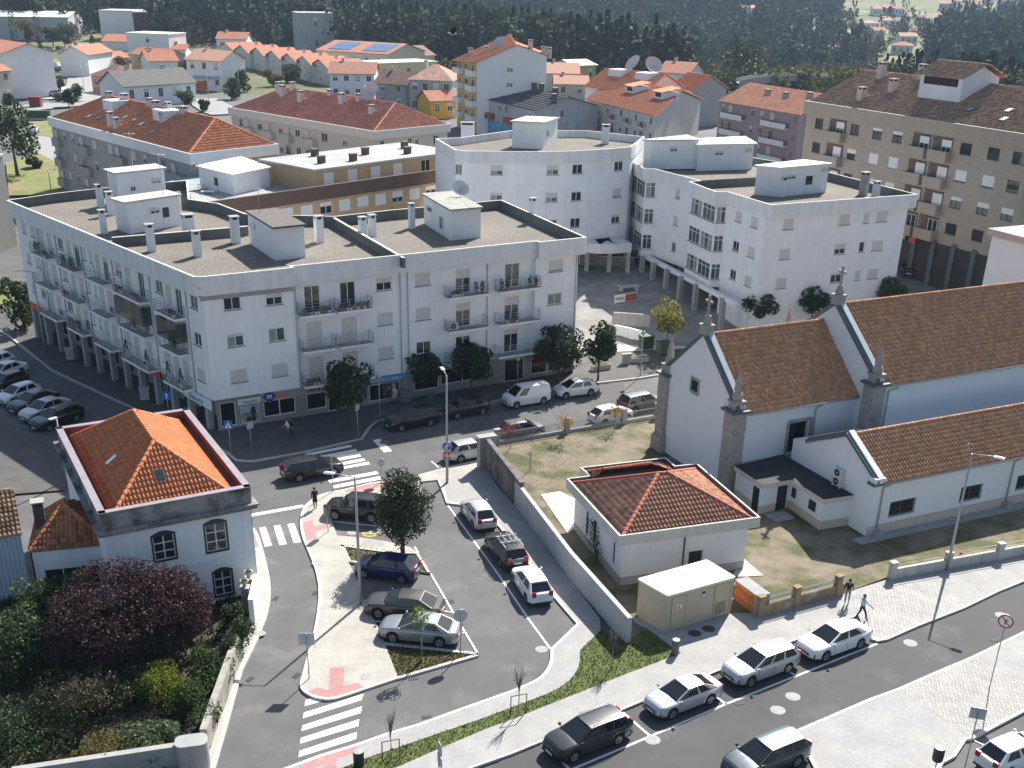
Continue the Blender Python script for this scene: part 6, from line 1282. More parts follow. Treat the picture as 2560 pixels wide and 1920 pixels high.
for(u,t)in((.5,.95),(.6,.98),(.85,.9),(.98,.6)):p=on_slope(i5,u,t);chimney(GBo,p.x,p.y,p.z-.3,1.9,.9,.9,CONCD)
# red blocks right of centre
a,b_,c=U(f1(1595,643),9.8),U(f1(2028,748),9.8),U(f1(2320,640),9.8)
RRo,_,_,i6=block('apartment_block','cream apartment block with red roof and dormers right of the grey roofed building',a,b_,c,0.5,9.8,(f1(1800,545),f1(2212,655)),13.0,mat('pale_cream',(.66,.64,.60),.85,var=.05,streak=.1),TILE_R,3,band=0,over=.5,kind='gable',winF=[(.06,1.1,(0,)),(.3,1.0,(.3,)),(.5,1.2,(0,.5)),(.72,1.0,(.2,)),(.93,1.0,(0,))],balc=[(.14,.22,'rail',.8),(.38,.46,'rail',.8),(.6,.68,'rail',.8),(.8,.88,'rail',.8)])
for(u,t)in((.45,.6),(.85,.6)):p=on_slope(i6,u,t);q=MB();q.box(p.x-1.9,p.x+1.9,p.y-.6,p.y+3,p.z-.6,p.z+1.3);q.build('dormer',WHITE,RRo);q=MB();q.face([(p.x-2.3,p.y-1,p.z+1.35),(p.x+2.3,p.y-1,p.z+1.35),(p.x+2.3,p.y+3.4,p.z+2.1),(p.x-2.3,p.y+3.4,p.z+2.1)]);q.build('dormer_roof',TILE_R,RRo);q=MB();q.box(p.x-1.2,p.x+1.2,p.y-.63,p.y-.6,p.z+.3,p.z+1.1);q.build('dormer_window',DARK,RRo)
a,b_,c=U(f1(1578,560),11.5),U(f1(1960,600),11.5),U(f1(2200,560),11.5)
RQo,_,_,i7=block('apartment_block','red roofed block with two satellite dishes behind the cream block',a,b_,c,1,11.5,(f1(1690,478),f1(2000,500)),14.8,mat('pale_cream',(1,1,1)),TILE_R,2,band=0,over=.5,kind='gable')
for(u,t)in((.3,.7),(.75,.65)):p=on_slope(i7,u,t);q=MB();q.box(p.x-1.9,p.x+1.9,p.y-.6,p.y+3,p.z-.6,p.z+1.3);q.build('dormer',WHITE,RQo)
dish(parent_world(RQo)@on_slope(i7,.45,.98),2.0,'left one of two large dishes on the red roofs',az=-2.6);dish(parent_world(RQo)@on_slope(i7,.8,.98),2.0,'right one of two large dishes on the red roofs',az=-1.2)
a,b_,c=U(f2(-60,560),10.5),U(f2(80,585),10.5),U(f2(300,570),10.5)
GGo,_,_,i8=block('apartment_block','grey gable ended block with red roof left of the mauve block',a,b_,c,1,10.5,(f2(10,480),f2(150,490)),13.5,mat('grey_render',(.42,.42,.42),.9,var=.06,streak=.15),TILE_R,2,band=0,over=.4,kind='gable')
# ---- small houses: base-left and base-right pixels on the ground
def bhouse(label,pl,pr,h,rise,depth,roofm,wallm,kind='gable',nwin=2,floors=1,chim=1,name='house',front='eave',gap=None,z0=None):
 A_,B_=U(pl),U(pr);az=math.atan2(B_.y-A_.y,B_.x-A_.x);L_=(B_-A_).length;o=thing(name,label,'house',(A_.x,A_.y,min(A_.z,B_.z)if z0 is None else z0),az);f=Fc((0,0),0)
 b=MB();b.prism([(0,0),(L_,0),(L_,depth),(0,depth)],-1.5,h)
 ov=.5
 if kind=='flat':b.build('wall',wallm,o);r=MB();r.box(-.2,L_+.2,-.2,depth+.2,h+.002,h+.3);ro=r.build('roof',roofm,o);zt=h+.3
 else:
  r=MB();zt=h+rise;k=ov*rise/(depth/2 if front=='eave' else L_/2);t=.12
  if kind=='hip':
   i_=min(depth/2,L_*.45);m0,m1=(i_,depth/2,zt),(L_-i_,depth/2,zt);e=[(-ov,-ov,h-k*.5),(L_+ov,-ov,h-k*.5),(L_+ov,depth+ov,h-k*.5),(-ov,depth+ov,h-k*.5)]
   for F_ in([e[0],e[1],m1,m0],[e[1],e[2],m1],[e[2],e[3],m0,m1],[e[3],e[0],m0]):r.face(F_)
   r.face(e[::-1])
  elif front=='eave':
   for y0,y1 in((-ov,depth/2),(depth+ov,depth/2)):
    F_=[(-ov,y0,h-k),(L_+ov,y0,h-k),(L_+ov,y1,zt),(-ov,y1,zt)];r.face(F_ if y0<y1 else F_[::-1]);r.face([(p[0],p[1],p[2]-t)for p in F_])
   b.face([(L_,0,h),(L_,depth,h),(L_,depth/2,zt-.05)]);b.face([(0,depth,h),(0,0,h),(0,depth/2,zt-.05)])
  else:
   for x0,x1 in((-ov,L_/2),(L_+ov,L_/2)):
    F_=[(x0,-ov,h-k),(x0,depth+ov,h-k),(x1,depth+ov,zt),(x1,-ov,zt)];r.face(F_);r.face([(p[0],p[1],p[2]-t)for p in F_[::-1]])
   b.face([(0,0,h),(L_,0,h),(L_/2,0,zt-.05)]);b.face([(L_,depth,h),(0,depth,h),(L_/2,depth,zt-.05)])
  b.build('wall',wallm,o);ro=r.build('roof',roofm,o)
 for i in range(chim):chimney(ro,L_*(.25+.5*i),depth*.55,zt-1.0,1.8,.8,.8,PCH)
 fh=h/floors
 for j in range(floors):
  for i in range(nwin):
   u=L_*(i+.5)/nwin;ww=min(1.3,L_/nwin*.5);fwin(o,f,u-ww/2,u+ww/2,j*fh+fh*.38,j*fh+fh*.8,(0,.4,0,.8)[(i+j)%4])
 return o
TR1=mat('far_red_tile',(.44,.17,.10),.9,var=.2,scale=1.2,detail=8,var2=.12,scale2=.2);TR2=mat('far_pale_tile',(.50,.26,.17),.9,var=.18,scale=1.2,detail=8);TRD=mat('far_brown_tile',(.20,.11,.08),.9,var=.3,scale=1.2,detail=8);TRP=mat('purple_roof',(.20,.07,.075),.8,var=.12);GRYF=mat('far_grey_roof',(.14,.135,.125),.9,var=.22,scale=.8,detail=8);GRYW=mat('far_grey_wall',(.40,.40,.385),.9,var=.12,scale=.5,streak=.2);YELL=mat('pale_yellow_wall',(.68,.60,.34),.85,var=.05)
bhouse('white two storey house with red roof facing the far car park',f0(580,500),f0(742,472),6.5,2.2,9,TR1,WHITE2,nwin=0)
bhouse('small ochre house with red roof right of the white far house',f0(745,462),f0(835,455),4.2,1.6,8,TR1,mat('ochre_wall',(.55,.42,.26),.9,var=.08),nwin=2)
bhouse('white modern box house with flat roof behind the far houses',f0(830,395),f0(1100,402),9,0,12,WSLAB,WHITE2,'flat',1,2,0)
bhouse('grey walled house with sloping red roof in front of the box house',f0(850,448),f0(1050,468),5,1.8,9,TR1,GRYW,nwin=2)
bhouse('low house with long red roof behind the far parked cars',f0(665,325),f0(880,330),3.5,2.2,14,TR1,WHITE2,nwin=0,chim=0)
bhouse('white wedge house with red roof above the dark grey roof',f0(965,492),f0(1150,486),4.5,2.5,10,TR1,WHITE2,nwin=0)
bhouse('narrow house with small red roof right of the white box house',f0(1105,405),f0(1200,405),4.5,1.5,8,TR1,WHITE2,nwin=1)
DS=bhouse('white house with red roof and a blue driving school sign over its shop',f0(1215,575),f0(1440,590),8.0,2.2,11,TR2,WHITE2,nwin=3,floors=2);fq=Fc((0,0),0);q=MB();strip(q,fq,2.2,11,2.9,3.9,.1,.35);sb=q.build('sign',mat('sign_light_blue',(.42,.62,.72),.5,var=0),DS);lettering(sb,fq,'ESCOLA DE CONDUÇÃO',6.6,3.15,.75,mat('sign_text_blue',(.03,.15,.35),.5,var=0),.36);q=MB();strip(q,fq,2.6,6.5,.2,2.4,.02,.1);q.build('shopfront',mat('shop_orange',(.55,.12,.04),.6,var=.4),DS)
bhouse('long white building with dark grey tiled roof left of centre',f0(810,692),f0(1265,658),5.0,3.0,11,GRYF,WHITE2,nwin=5,chim=2)
bhouse('old brick house with dark brown hipped roof by the far street',f0(600,595),f0(752,615),4.5,2.6,10,TRD,mat('old_brick_wall',(.33,.15,.11),.9,var=.15),'hip',3)
for i in range(7):
 t=i/6;x=1420+590*t;y=388+130*t
 bhouse('red roofed row house, number %s from the forest end'%('one two three four five six seven'.split()[i]),f0(x,y+10),f0(x+88+22*t,y+34+6*t),5.0,2.0,12,TR1,mat('row_white',(.66,.66,.63),.9,var=.06,streak=.1),nwin=1,floors=2,chim=1,front='gable')
bhouse('house with red roof behind the top of the terrace row',f0(1400,345),f0(1590,350),5.5,2.2,11,TR1,WHITE2,nwin=3)
SCH=bhouse('long cream school building with red roof and blue solar panels',f0(2045,470),f1(310,500),7.0,2.6,22,TR1,CRM,nwin=12,chim=0,name='school')
for i,(u0,u1)in enumerate(((.12,.42),(.6,.95))):
 L_=(U(f1(310,500))-U(f0(2045,470))).length;n_=8;PV=mat('solar_panel',(.10,.20,.36),.25,var=.1)
 for k in range(n_):
  for r in range(2):
   x0=L_*(u0+(u1-u0)*k/n_);x1=x0+L_*(u1-u0)/n_-.12;y0,y1=1.5+r*4.0,5.3+r*4.0;zz=lambda y:7.0+2.6*y/11+.15
   q=MB();q.face([(x0,y0,zz(y0)),(x1,y0,zz(y0)),(x1,y1,zz(y1)),(x0,y1,zz(y1))]);q.build('solar_panel',PV,SCH)
bhouse('plain grey windowless tower block at the forest edge',f0(1925,345),f0(2155,350),15,0,16,mat('far_grey_wall',(1,1,1)),mat('tower_grey',(.42,.45,.47),.9,var=.1,scale=.3,streak=.25),'flat',1,2,0,name='tower_block')
WHR=bhouse('long white roofed warehouse at the top left',f0(-300,255),f0(455,262),9,1.6,40,mat('white_sheet_roof',(.72,.75,.74),.5,var=.04),mat('warehouse_wall',(.42,.45,.46),.8,var=.06),nwin=0,chim=0,name='warehouse')
bhouse('brick and white institutional building in front of the forest',f0(700,248),f0(870,268),11,0,16,mat('roof_slab_pale',(.55,.57,.55),.8,var=.06),mat('dark_brick',(.24,.115,.10),.9,var=.1),'flat',4,2,0,name='institution')
bhouse('white end wing of the brick institutional building',f0(872,270),f0(942,248),11.5,0,14,mat('roof_slab_pale',(1,1,1)),WHITE2,'flat',2,3,0,name='institution')
bhouse('white apartment building cut by the left edge with stepped balconies',f0(-260,560),f0(75,640),11,2.0,12,TR1,WHITE2,nwin=6,floors=5,name='apartment_building')
bhouse('cream low house with terracotta roof at the left edge, in front of the stepped building',f0(-200,690),f0(100,655),7.5,2.4,12,TR1,CRM,nwin=4,floors=2)
bhouse('white building corner behind the far end of the white block',q1(-160,700),q1(150,560),12,0,12,WSLAB,CRM,'flat',0,1,0,name='apartment_building')
bhouse('white house with wide dull red roof left of the old grey house',f1(-60,635),f1(225,640),6.5,2.4,13,mat('far_dull_red',(.36,.16,.115),.9,var=.2,scale=1,detail=8),WHITE2,nwin=4,floors=2)
bhouse('old house with very dark brown roof behind the cream block',f1(230,690),f1(430,705),6,2.5,9,TRD,GRYW,nwin=2,floors=2)
bhouse('old grey house with patched red hipped roof beside the yellow one',f1(450,735),f1(720,745),8,3.0,13,mat('patched_tile',(.42,.23,.17),.9,var=.4,scale=1.0,detail=8),GRYW,'hip',4,2)
bhouse('small bright yellow house at the street corner',f1(585,765),f1(748,758),4.2,1.8,7,TR1,mat('bright_yellow',(.70,.40,.05),.85,var=.08),nwin=2,chim=0)
bhouse('pale yellow flat roofed building behind the old houses',f1(250,560),f1(630,535),6,0,12,mat('roof_slab_pale',(1,1,1)),YELL,'flat',5,1,0,name='building')
bhouse('yellow building with purple red roof near the forest',f1(300,480),f1(610,468),5.5,2.6,15,TRP,YELL,nwin=4,chim=0,name='building')
bhouse('house with pinkish roof right of the tall gable block',f1(1320,585),f1(1530,590),5,2.4,14,TR2,CRM,nwin=2)
bhouse('cream house with two low gables behind the dishes',f1(1380,640),f1(1590,640),4,1.8,10,TR2,CRM,nwin=2)
bhouse('round fronted ochre building with white arch roof',f1(1500,560),f1(1640,552),6,1.2,12,mat('white_sheet_roof',(1,1,1)),mat('ochre_wall2',(.5,.40,.22),.9),nwin=2,chim=0,name='building')
bhouse('red roofed house at the right end of the dish blocks',f1(2040,600),f1(2230,615),6,2.6,12,TR1,WHITE2,nwin=2)
# stone church tower corner at the right edge
TW=thing('church_tower','white church tower corner with pink stone trim cut by the right edge','church',(46.6,100,.1),math.radians(25));b=MB();b.box(0,7,0,7,-.2,13.2);b.build('wall',CHW,TW);b=MB();b.box(-.15,.9,-.12,.9,-.2,13.2);b.box(-.5,7.2,-.5,7.2,13.2,13.8);b.build('stone_trim',mat('pinkish_granite',(.50,.42,.39),.9,var=.15,scale=2),TW)
# hillside houses, far right
hs=[(945,370,120,'pale villa with hipped roof left of the valley road'),(1045,395,60,'small outbuilding under the pale villa'),(1410,285,110,'white house with pale roof right of the valley road'),(1350,350,130,'long white low house on the terrace right of the road'),(1490,505,110,'plain white house behind the brown roof'),(1195,195,80,'hillside house with pale hipped roof high up the road'),(1225,245,90,'hillside house beside the bend of the road'),(1310,175,70,'small house above the bend'),(1300,90,80,'hillside house with reddish roof'),(1380,95,60,'hillside house right of the reddish one'),(1240,95,50,'tiny hillside house left of the reddish one'),(790,92,80,'hillside house with wide pale roof left of the fields'),(570,115,70,'white hillside house with a red roof by the trees'),(500,95,60,'hillside house cluster, bluish one'),(400,95,90,'long hillside house at the forest edge'),(630,110,50,'small white hillside house'),(1660,60,90,'large pale hillside house at the top'),(1720,40,80,'pale house beside the large one at the top'),(1850,65,90,'low pale hillside house under the top ones'),(1940,20,60,'white house near the top right corner'),(2030,40,70,'white house with red roof near the top right corner'),(60,20,60,'tiny pale house in the forest at the top'),(300,25,60,'tiny white house at the top centre right')]
for i,(x,y,w_,lab)in enumerate(hs):bhouse(lab,f2(x,y+8),f2(x+w_,y+10),5.5,1.8,10,TR2 if i%3 else TR1,WHITE2 if i%4 else CRM,'hip' if i%2 else 'gable',3,1,0,name='hillside_house')
# viaduct in the valley
VD=thing('viaduct','curved concrete road viaduct in the valley behind the mauve block','bridge',onY(f2(700,540),330));vp=[onY(f2(*p),Y)for p,Y in(((380,535),330),((480,512),335),((600,500),345),((760,494),360),((900,497),380),((1050,505),410))]
b=MB();o_=VD.location
for(dz0,dz1,oy0,oy1)in((-1.2,-.1,0,6),(-.1,.7,-.2,.2),(-.1,.7,5.8,6.2)):
 for p,q in zip(vp,vp[1:]):
  p,q=p-o_,q-o_;b.add([(p.x,p.y+oy0,p.z+dz0),(q.x,q.y+oy0,q.z+dz0),(q.x,q.y+oy1,q.z+dz0),(p.x,p.y+oy1,p.z+dz0),(p.x,p.y+oy0,p.z+dz1),(q.x,q.y+oy0,q.z+dz1),(q.x,q.y+oy1,q.z+dz1),(p.x,p.y+oy1,p.z+dz1)],[(0,1,5,4),(4,5,6,7),(3,2,6,7),(0,1,2,3)])
b.build('deck',CONC,VD)
for k in(1,2,4):
 p=vp[k]-o_;b=MB();b.obox((p.x,p.y+3,-22),(1.6,2.2,p.z+20.8));b.obox((p.x,p.y+3,p.z-2),(1.8,6,.8));b.build('pier',CONC,VD)
 # roads and fields of the valley and far town
def ribbon(name,px,w,mt,dz=.25):
 P=[U(p)for p in px];b=MB();
 Q=[]
 for a,c in zip(P,P[1:]):
  for k in range(6):Q.append(a.lerp(c,k/6))
 Q.append(P[-1])
 for a,c in zip(Q,Q[1:]):
  t=(c-a).normalized();n=Vector((-t.y,t.x,0))*w/2;pts=[a-n,c-n,c+n,a+n];b.face([(p.x,p.y,gz(p.x,p.y)+dz)for p in pts])
 structure(b.build(name,mt))
RDP=mat('pale_far_road',(.42,.41,.39),.9,var=.1)
ribbon('valley_road',[f2(1380,520),f2(1290,500),f2(1250,450),f2(1210,420),f2(1215,370),f2(1240,310)],6,RDP,.5);ribbon('valley_road',[f2(1030,245),f2(1110,205),f2(1200,175)],7,RDP,.6)
ribbon('far_street',[f0(-20,720),f0(560,660),f0(560,500),f0(520,370),f0(560,290)],11,mat('far_street_asphalt',(.30,.30,.29),.9,var=.12));ribbon('far_side_street',[f0(220,880),f0(420,1030),f0(560,1150)],9,mat('far_street_asphalt',(1,1,1)))
ribbon('far_street',[f0(1290,640),f0(1420,720),f0(1480,740)],9,mat('far_street_asphalt',(1,1,1)));ribbon('far_square',[f0(100,640),f0(330,560)],26,mat('pale_square',(.42,.41,.39),.9,var=.08),.2)
FG=mat('field_green',(.13,.19,.035),.95,var=.2,scale=.05);FB=mat('field_brown',(.22,.16,.09),.95,var=.25,scale=.1);FDRY=mat('dry_grass',(.24,.20,.095),.95,var=.3,scale=.25,detail=8,grime=((.11,.16,.035),.5,.6,.06));LAWN=mat('vacant_lot_grass',(.17,.19,.05),.95,var=.3,scale=.4,detail=8,grime=((.26,.19,.10),.48,.62,.08))
def field(name,px,mt,dz=.3):
 c=U((sum(p[0]for p in px)/len(px),sum(p[1]for p in px)/len(px)));P=[U(p)for p in px];b=MB();n=len(P)
 for i in range(n):
  a,d=P[i],P[(i+1)%n];K=5
  for j in range(K):
   for m2 in range(K):
    def pt(r,s):q=c.lerp(a.lerp(d,s),r);return(q.x,q.y,gz(q.x,q.y)+dz)
    b.face([pt(j/K,m2/K),pt((j+1)/K,m2/K),pt((j+1)/K,(m2+1)/K),pt(j/K,(m2+1)/K)])
 structure(b.build(name,mt))
for nm,px,mt in(('field',[f2(1045,98),f2(1160,68),f2(1250,75),f2(1180,100)],FG),('field',[f2(1420,110),f2(1560,85),f2(1810,105),f2(1700,135)],FB),('field',[f2(400,190),f2(380,150),f2(620,148),f2(600,180)],FDRY),('field',[f2(1310,430),f2(1320,365),f2(1520,365),f2(1510,450)],FDRY),('field',[f2(1300,225),f2(1310,205),f2(1420,200),f2(1420,225)],FG),('field',[f2(1840,115),f2(1900,90),f2(2080,100),f2(2060,125)],FG),('field',[f2(1180,60),f2(1400,40),f2(1600,60),f2(1400,85)],FG),('field',[f1(1380,370),f1(1440,325),f1(1600,310),f1(1560,360)],FG),('vacant_lot',[f0(140,400),f0(370,385),f0(350,480),f0(150,515)],LAWN),('vacant_lot',[f0(195,795),f0(345,780),f0(350,890),f0(240,880)],LAWN),('vacant_lot',[f0(60,1270),f0(40,1060),f0(230,985),f0(380,1060),f0(420,1260)],LAWN),('vacant_lot',[q1(0,1100),q1(0,980),q1(160,960),q1(150,1060)],LAWN)):field(nm,px,mt)
# ------------------------------------------------------------------ vegetation
def lmat(name,col,isl=.35,trans=.3,rough=.65,var2=.15):return mat(name,col,rough,var=.15,scale=.8,island=isl,trans=trans,spec=.35)
STAKE=mat('stake_wood',(.16,.11,.07),.9,var=.2)
BARK=mat('bark',(.10,.075,.055),.95,var=.25,scale=3);BARKG=mat('grey_bark',(.19,.175,.155),.95,var=.2,scale=3)
L_ST=lmat('street_tree_leaf',(.030,.055,.022),.4,.22);L_HD=lmat('laurel_leaf',(.040,.060,.024),.45,.2,.5);L_PU=lmat('purple_plum_leaf',(.060,.030,.034),.5,.3);L_GR=lmat('shrub_leaf',(.060,.10,.028),.4,.35);L_YG=lmat('yellow_green_leaf2',(.17,.21,.018),.3,.4);L_PL=lmat('pale_shrub_leaf',(.11,.155,.075),.35,.35);L_IV=lmat('ivy_leaf',(.05,.085,.03),.4,.25);L_YT=lmat('autumn_yellow_leaf',(.23,.21,.04),.35,.4);L_RD=lmat('autumn_red_leaf',(.24,.075,.045),.3,.4);L_OR=lmat('autumn_orange_leaf',(.36,.20,.04),.3,.4);L_LG=lmat('fresh_leaf',(.15,.22,.04),.3,.45)
def clumps(g,m_,r,shape='ell'):
 d=g.normal(size=(m_,3));d/=np.linalg.norm(d,axis=1)[:,None];q=g.uniform(.35,1,m_)[:,None]**.6
 if shape=='ell':return d*q*np.array(r)*.78
 t=g.uniform(0,1,m_)**.8;a=g.uniform(0,6.283,m_);rr=(1-t)**.7*g.uniform(.5,1,m_)
 return np.stack([rr*np.cos(a)*r[0],rr*np.sin(a)*r[1],(t*2-1)*r[2]],1)
def crown(seed,n,leaf,r,m_=26,cr=.36,shape='ell',aspect=.55,up=.3):
 g=np.random.default_rng(seed);C=clumps(g,m_,r,shape);w=g.uniform(.5,1.3,m_);idx=g.choice(m_,n,p=w/w.sum())
 d=g.normal(size=(n,3));d/=np.linalg.norm(d,axis=1)[:,None];q=g.uniform(.45,1,n)[:,None]**.5
 P=C[idx]+d*q*np.array([r[0],r[1],r[2]])*cr*w[idx][:,None]**.5;V,Q=leaves_at(P,leaf,g,up,aspect);return V,Q,C
def tree(name,label,base,h,r,cz,n,leaf,lm,bark=BARK,tr=.12,seed=1,m_=26,cr=.36,shape='ell',group=None,cat='tree',aspect=.55,limbs=7,lean=(0,0)):
 o=thing(name,label,cat,base,random.uniform(0,6),group);V,Q,C=crown(seed,n,leaf,r,m_,cr,shape,aspect);V=V+np.array([lean[0],lean[1],cz])
 obj('crown',npmesh('crown',V,Q,lm),o);b=MB();top=cz+r[2]*.35
 b.tube([(0,0,-.1),(lean[0]*.2,lean[1]*.2,top*.35),(lean[0]*.7,lean[1]*.7,top*.7),(lean[0],lean[1],top)],[tr,tr*.82,tr*.6,tr*.25],7)
 g=random.Random(seed)
 for k in range(limbs):
  c=C[k];z0=max(.4,cz-r[2]*(.9-.1*k));b.tube([(lean[0]*.6,lean[1]*.6,z0),(c[0]*.55+lean[0],c[1]*.55+lean[1],(z0+c[2]+cz)/2+.1),(c[0]+lean[0],c[1]+lean[1],c[2]+cz)],[tr*.5,tr*.3,tr*.1],5)
 b.build('trunk',bark,o);return o
b0=U(k1(850,1235),.07);hz=zat(k1(830,622),b0[:2])
tree('laurel_tree','dense egg shaped evergreen tree in the parking island',b0,hz,(1.95,1.95,2.75),hz-2.75,12000,.17,L_HD,BARK,.16,3,75,.30)
G1='street trees in front of the white block'
for i,(px,tz,w_,lab)in enumerate(((k1(475,312),q2(1640,1000),1.9,'dark street tree in front of the rent-a-car shop'),(q3(335,1475),q3(330,1050),1.85,'dark street tree right of the blue clinic sign'),(q3(755,1475),q3(760,1025),2.1,'dark street tree in the middle, behind the lamp post'),(q3(1505,1395),q3(1590,870),2.2,'street tree behind the white van'),(q3(1848,1350),q3(1910,830),1.6,'slim street tree at the corner of the plaza'))):
 bs=U(px,.12);ht=zat(tz,bs[:2]);tree('street_tree',lab,bs,ht,(w_*1.15,w_*1.15,ht*.37),ht*.63,3600,.30,L_ST,BARK,.11,20+i,30,.33,group=G1)
bs=U(k10(505,345));tree('young_plane_tree','yellow green tree beside the waste containers',bs,5,(1.9,1.9,1.9),3.6,1500,.30,L_YT,BARKG,.09,40,22,.36)
for i,(px,tz,w_,lab)in enumerate(((k12(1010,1390),k12(1000,1075),2.3,'dark tree in front of the bay window block, nearest its corner'),(k12(1350,1350),k12(1360,1050),2.0,'middle dark tree behind the church cross'),(k12(1830,1270),k12(1830,995),2.3,'green tree behind the church roof by the right street'))):
 bs=U(px);ht=max(4.5,zat(tz,bs[:2])-bs.z);tree('square_tree',lab,bs,ht,(w_,w_,ht*.35),ht*.66,2000,.32,L_ST if i<2 else lmat('mid_green_leaf',(.07,.10,.035)),BARK,.1,50+i,26,.34,group='trees round the church square')
 # saplings
def sapling(label,base,h,r,n,leaf,lm,seed,cz=None,frame=0,tr=.03,limbs=6,stakes=0):
 o=tree('sapling',label,base,h,(r,r,r*.9),cz or h-r*.8,n,leaf,lm,BARKG,tr,seed,14,.5,limbs=limbs)
 for s_ in range(frame):
  b=MB();e=Vector((math.cos(.35),math.sin(.35),0));P=[(-.42*e.x,-.42*e.y,-.05),(-.42*e.x,-.42*e.y,1.25),(.42*e.x,.42*e.y,1.25),(.42*e.x,.42*e.y,-.05)];b.tube(P[:2],.03,5);b.tube(P[1:3],.025,5);b.tube(P[2:],.03,5);t_=b.build('stake_frame',STAKE,o);t_.rotation_euler=(0,0,-o.rotation_euler.z)
 for s_ in range(stakes):b=MB();b.tube([(.14*(s_-.5)*2,0,-.05),(.14*(s_-.5)*2,0,1.5)],.03,5);b.build('stake',STAKE,o)
 return o
sapling('thin reddish sapling in the churchyard by the railings',U(k1(1592,478),.15),2.3,.75,260,.14,L_RD,60)
sapling('thin orange yellow sapling in the churchyard by the railings',U(k1(1962,418),.15),2.2,.75,300,.14,L_OR,61)
sapling('bare twisted sapling in the middle of the dry grass',U(k1(1728,628),.15),1.9,.55,24,.08,L_RD,62,limbs=9)
sapling('thin yellow sapling close to the church wall',U(k10(258,722),.15),2.3,.8,320,.14,L_OR,63)
sapling('staked sapling with fresh green leaves beside the silver sedan',U(k2(1432,735),.07),3.4,.62,330,.15,L_LG,64,stakes=2)
def bare(label,base,h,seed,lm=None,frame=1):
 o=thing('bare_sapling',label,'tree',base);g=random.Random(seed);b=MB();b.tube([(0,0,-.05),(.02,0,h*.45)],[.028,.02],6)
 for k in range(26):
  a=g.uniform(0,6.28);s_=g.uniform(.12,.42);z0=h*g.uniform(.42,.62);b.tube([(0,0,z0),(math.cos(a)*s_*.6,math.sin(a)*s_*.6,z0+(h-z0)*.55),(math.cos(a)*s_,math.sin(a)*s_,z0+(h-z0)*g.uniform(.8,1.05))],[.011,.008,.004],4)
 b.build('trunk',BARKG,o);v,q=leafcloud(60 if lm is None else 240,.07,(.4,.4,.6),seed,(0,0,h*.72));obj('twig_leaves',npmesh('twig_leaves',v,q,lm or mat('dry_twig_leaf',(.14,.10,.07),.9,var=.2)),o)
 for s_ in range(frame):
  b=MB();P=[(-.4,-.15,-.05),(-.4,-.15,1.15),(.4,.15,1.15),(.4,.15,-.05)];b.tube(P[:2],.03,5);b.tube(P[1:3],.025,5);b.tube(P[2:],.03,5);b.build('stake_frame',STAKE,o)
 return o
bare('bare sapling in a wooden frame on the verge near the black litter bin',U(k2(1168,1590),.09),2.9,70);bare('bare sapling in a wooden frame on the verge, further up',U(k3(55,1190),.09),2.9,71);bare('small staked plum sapling with dark purple leaves near the concrete wall',U(k3(858,800),.09),2.5,72,L_PU,0)
# garden
def shrub(name,label,px,r,n,leaf,lm,seed,z=0.0,m_=22,cr=.42,cat='shrub',stems=5,aspect=.55):
 c=U(px,r[2]*.6+z);o=thing(name,label,cat,(c.x,c.y,.03));V,Q,C=crown(seed,n,leaf,r,m_,cr,aspect=aspect);V=V+np.array([0,0,r[2]*.8+z]);obj('foliage',npmesh('foliage',V,Q,lm),o)
 b=MB()
 for k in range(stems):b.tube([(C[k][0]*.15,C[k][1]*.15,-.05),(C[k][0]*.5,C[k][1]*.5,(r[2]*.8+z)*.6),(C[k][0],C[k][1],C[k][2]+r[2]*.8+z)],[.06,.04,.015],5)
 b.build('stems',BARK,o);return o
tree('plum_tree','big dark purple leaved plum tree in front of the old house',U(k5(760,1010),.03),6,(4.2,3.6,2.5),3.3,17000,.17,L_PU,BARK,.16,81,46,.30,limbs=12)
tree('plum_tree','second purple leaved plum tree at the right, against the old house windows',U(k5(1130,930),.03),5,(2.5,2.3,2.1),3.0,8500,.16,L_PU,BARK,.12,82,34,.32,limbs=10)
for i,(px,r,n,lf,lm,z,lab)in enumerate(((k5(230,720),(2.2,2.0,1.9),3600,.22,L_GR,.6,'sunlit green shrub under the outbuilding window'),(k5(90,950),(2.4,2.2,1.8),3200,.2,L_IV,.2,'dark green shrub at the left edge of the garden'),(k5(1010,1150),(1.35,1.3,1.05),3200,.11,L_YG,.3,'bright yellow green rounded bush in the garden'),(k5(820,1180),(1.2,1.1,.9),1500,.13,L_GR,.2,'small green shrub left of the yellow green bush'),(k5(940,1500),(1.9,1.6,.8),2600,.20,L_PL,.0,'pale leaved shrub behind the bottom garden wall'),(k5(1180,1230),(1.2,1.6,.9),2200,.16,L_GR,.1,'mid green shrub between the yellow bush and the wall'),(k5(480,1270),(2.6,2.2,1.4),3800,.15,lmat('dull_brush_leaf',(.065,.062,.03),.45,.25),.2,'dull brown green brushwood in the lower garden'),(k5(160,1400),(2.6,2.3,1.3),3200,.16,L_IV,.1,'dark brushwood in the bottom left corner'),(k5(620,1560),(1.5,1.3,.8),1500,.15,lmat('ochre_leaf',(.14,.12,.03),.4,.3),.1,'ochre tinted low shrub near the bottom wall'),(k5(1260,1050),(1.0,1.2,1.1),2000,.17,L_GR,.1,'green shrub below the right plum tree'),(k5(420,620),(1.7,1.4,1.5),2200,.2,L_GR,.9,'green shrub top behind the big plum tree'))):
 shrub('garden_shrub',lab,px,r,n,lf,lm,90+i,z)
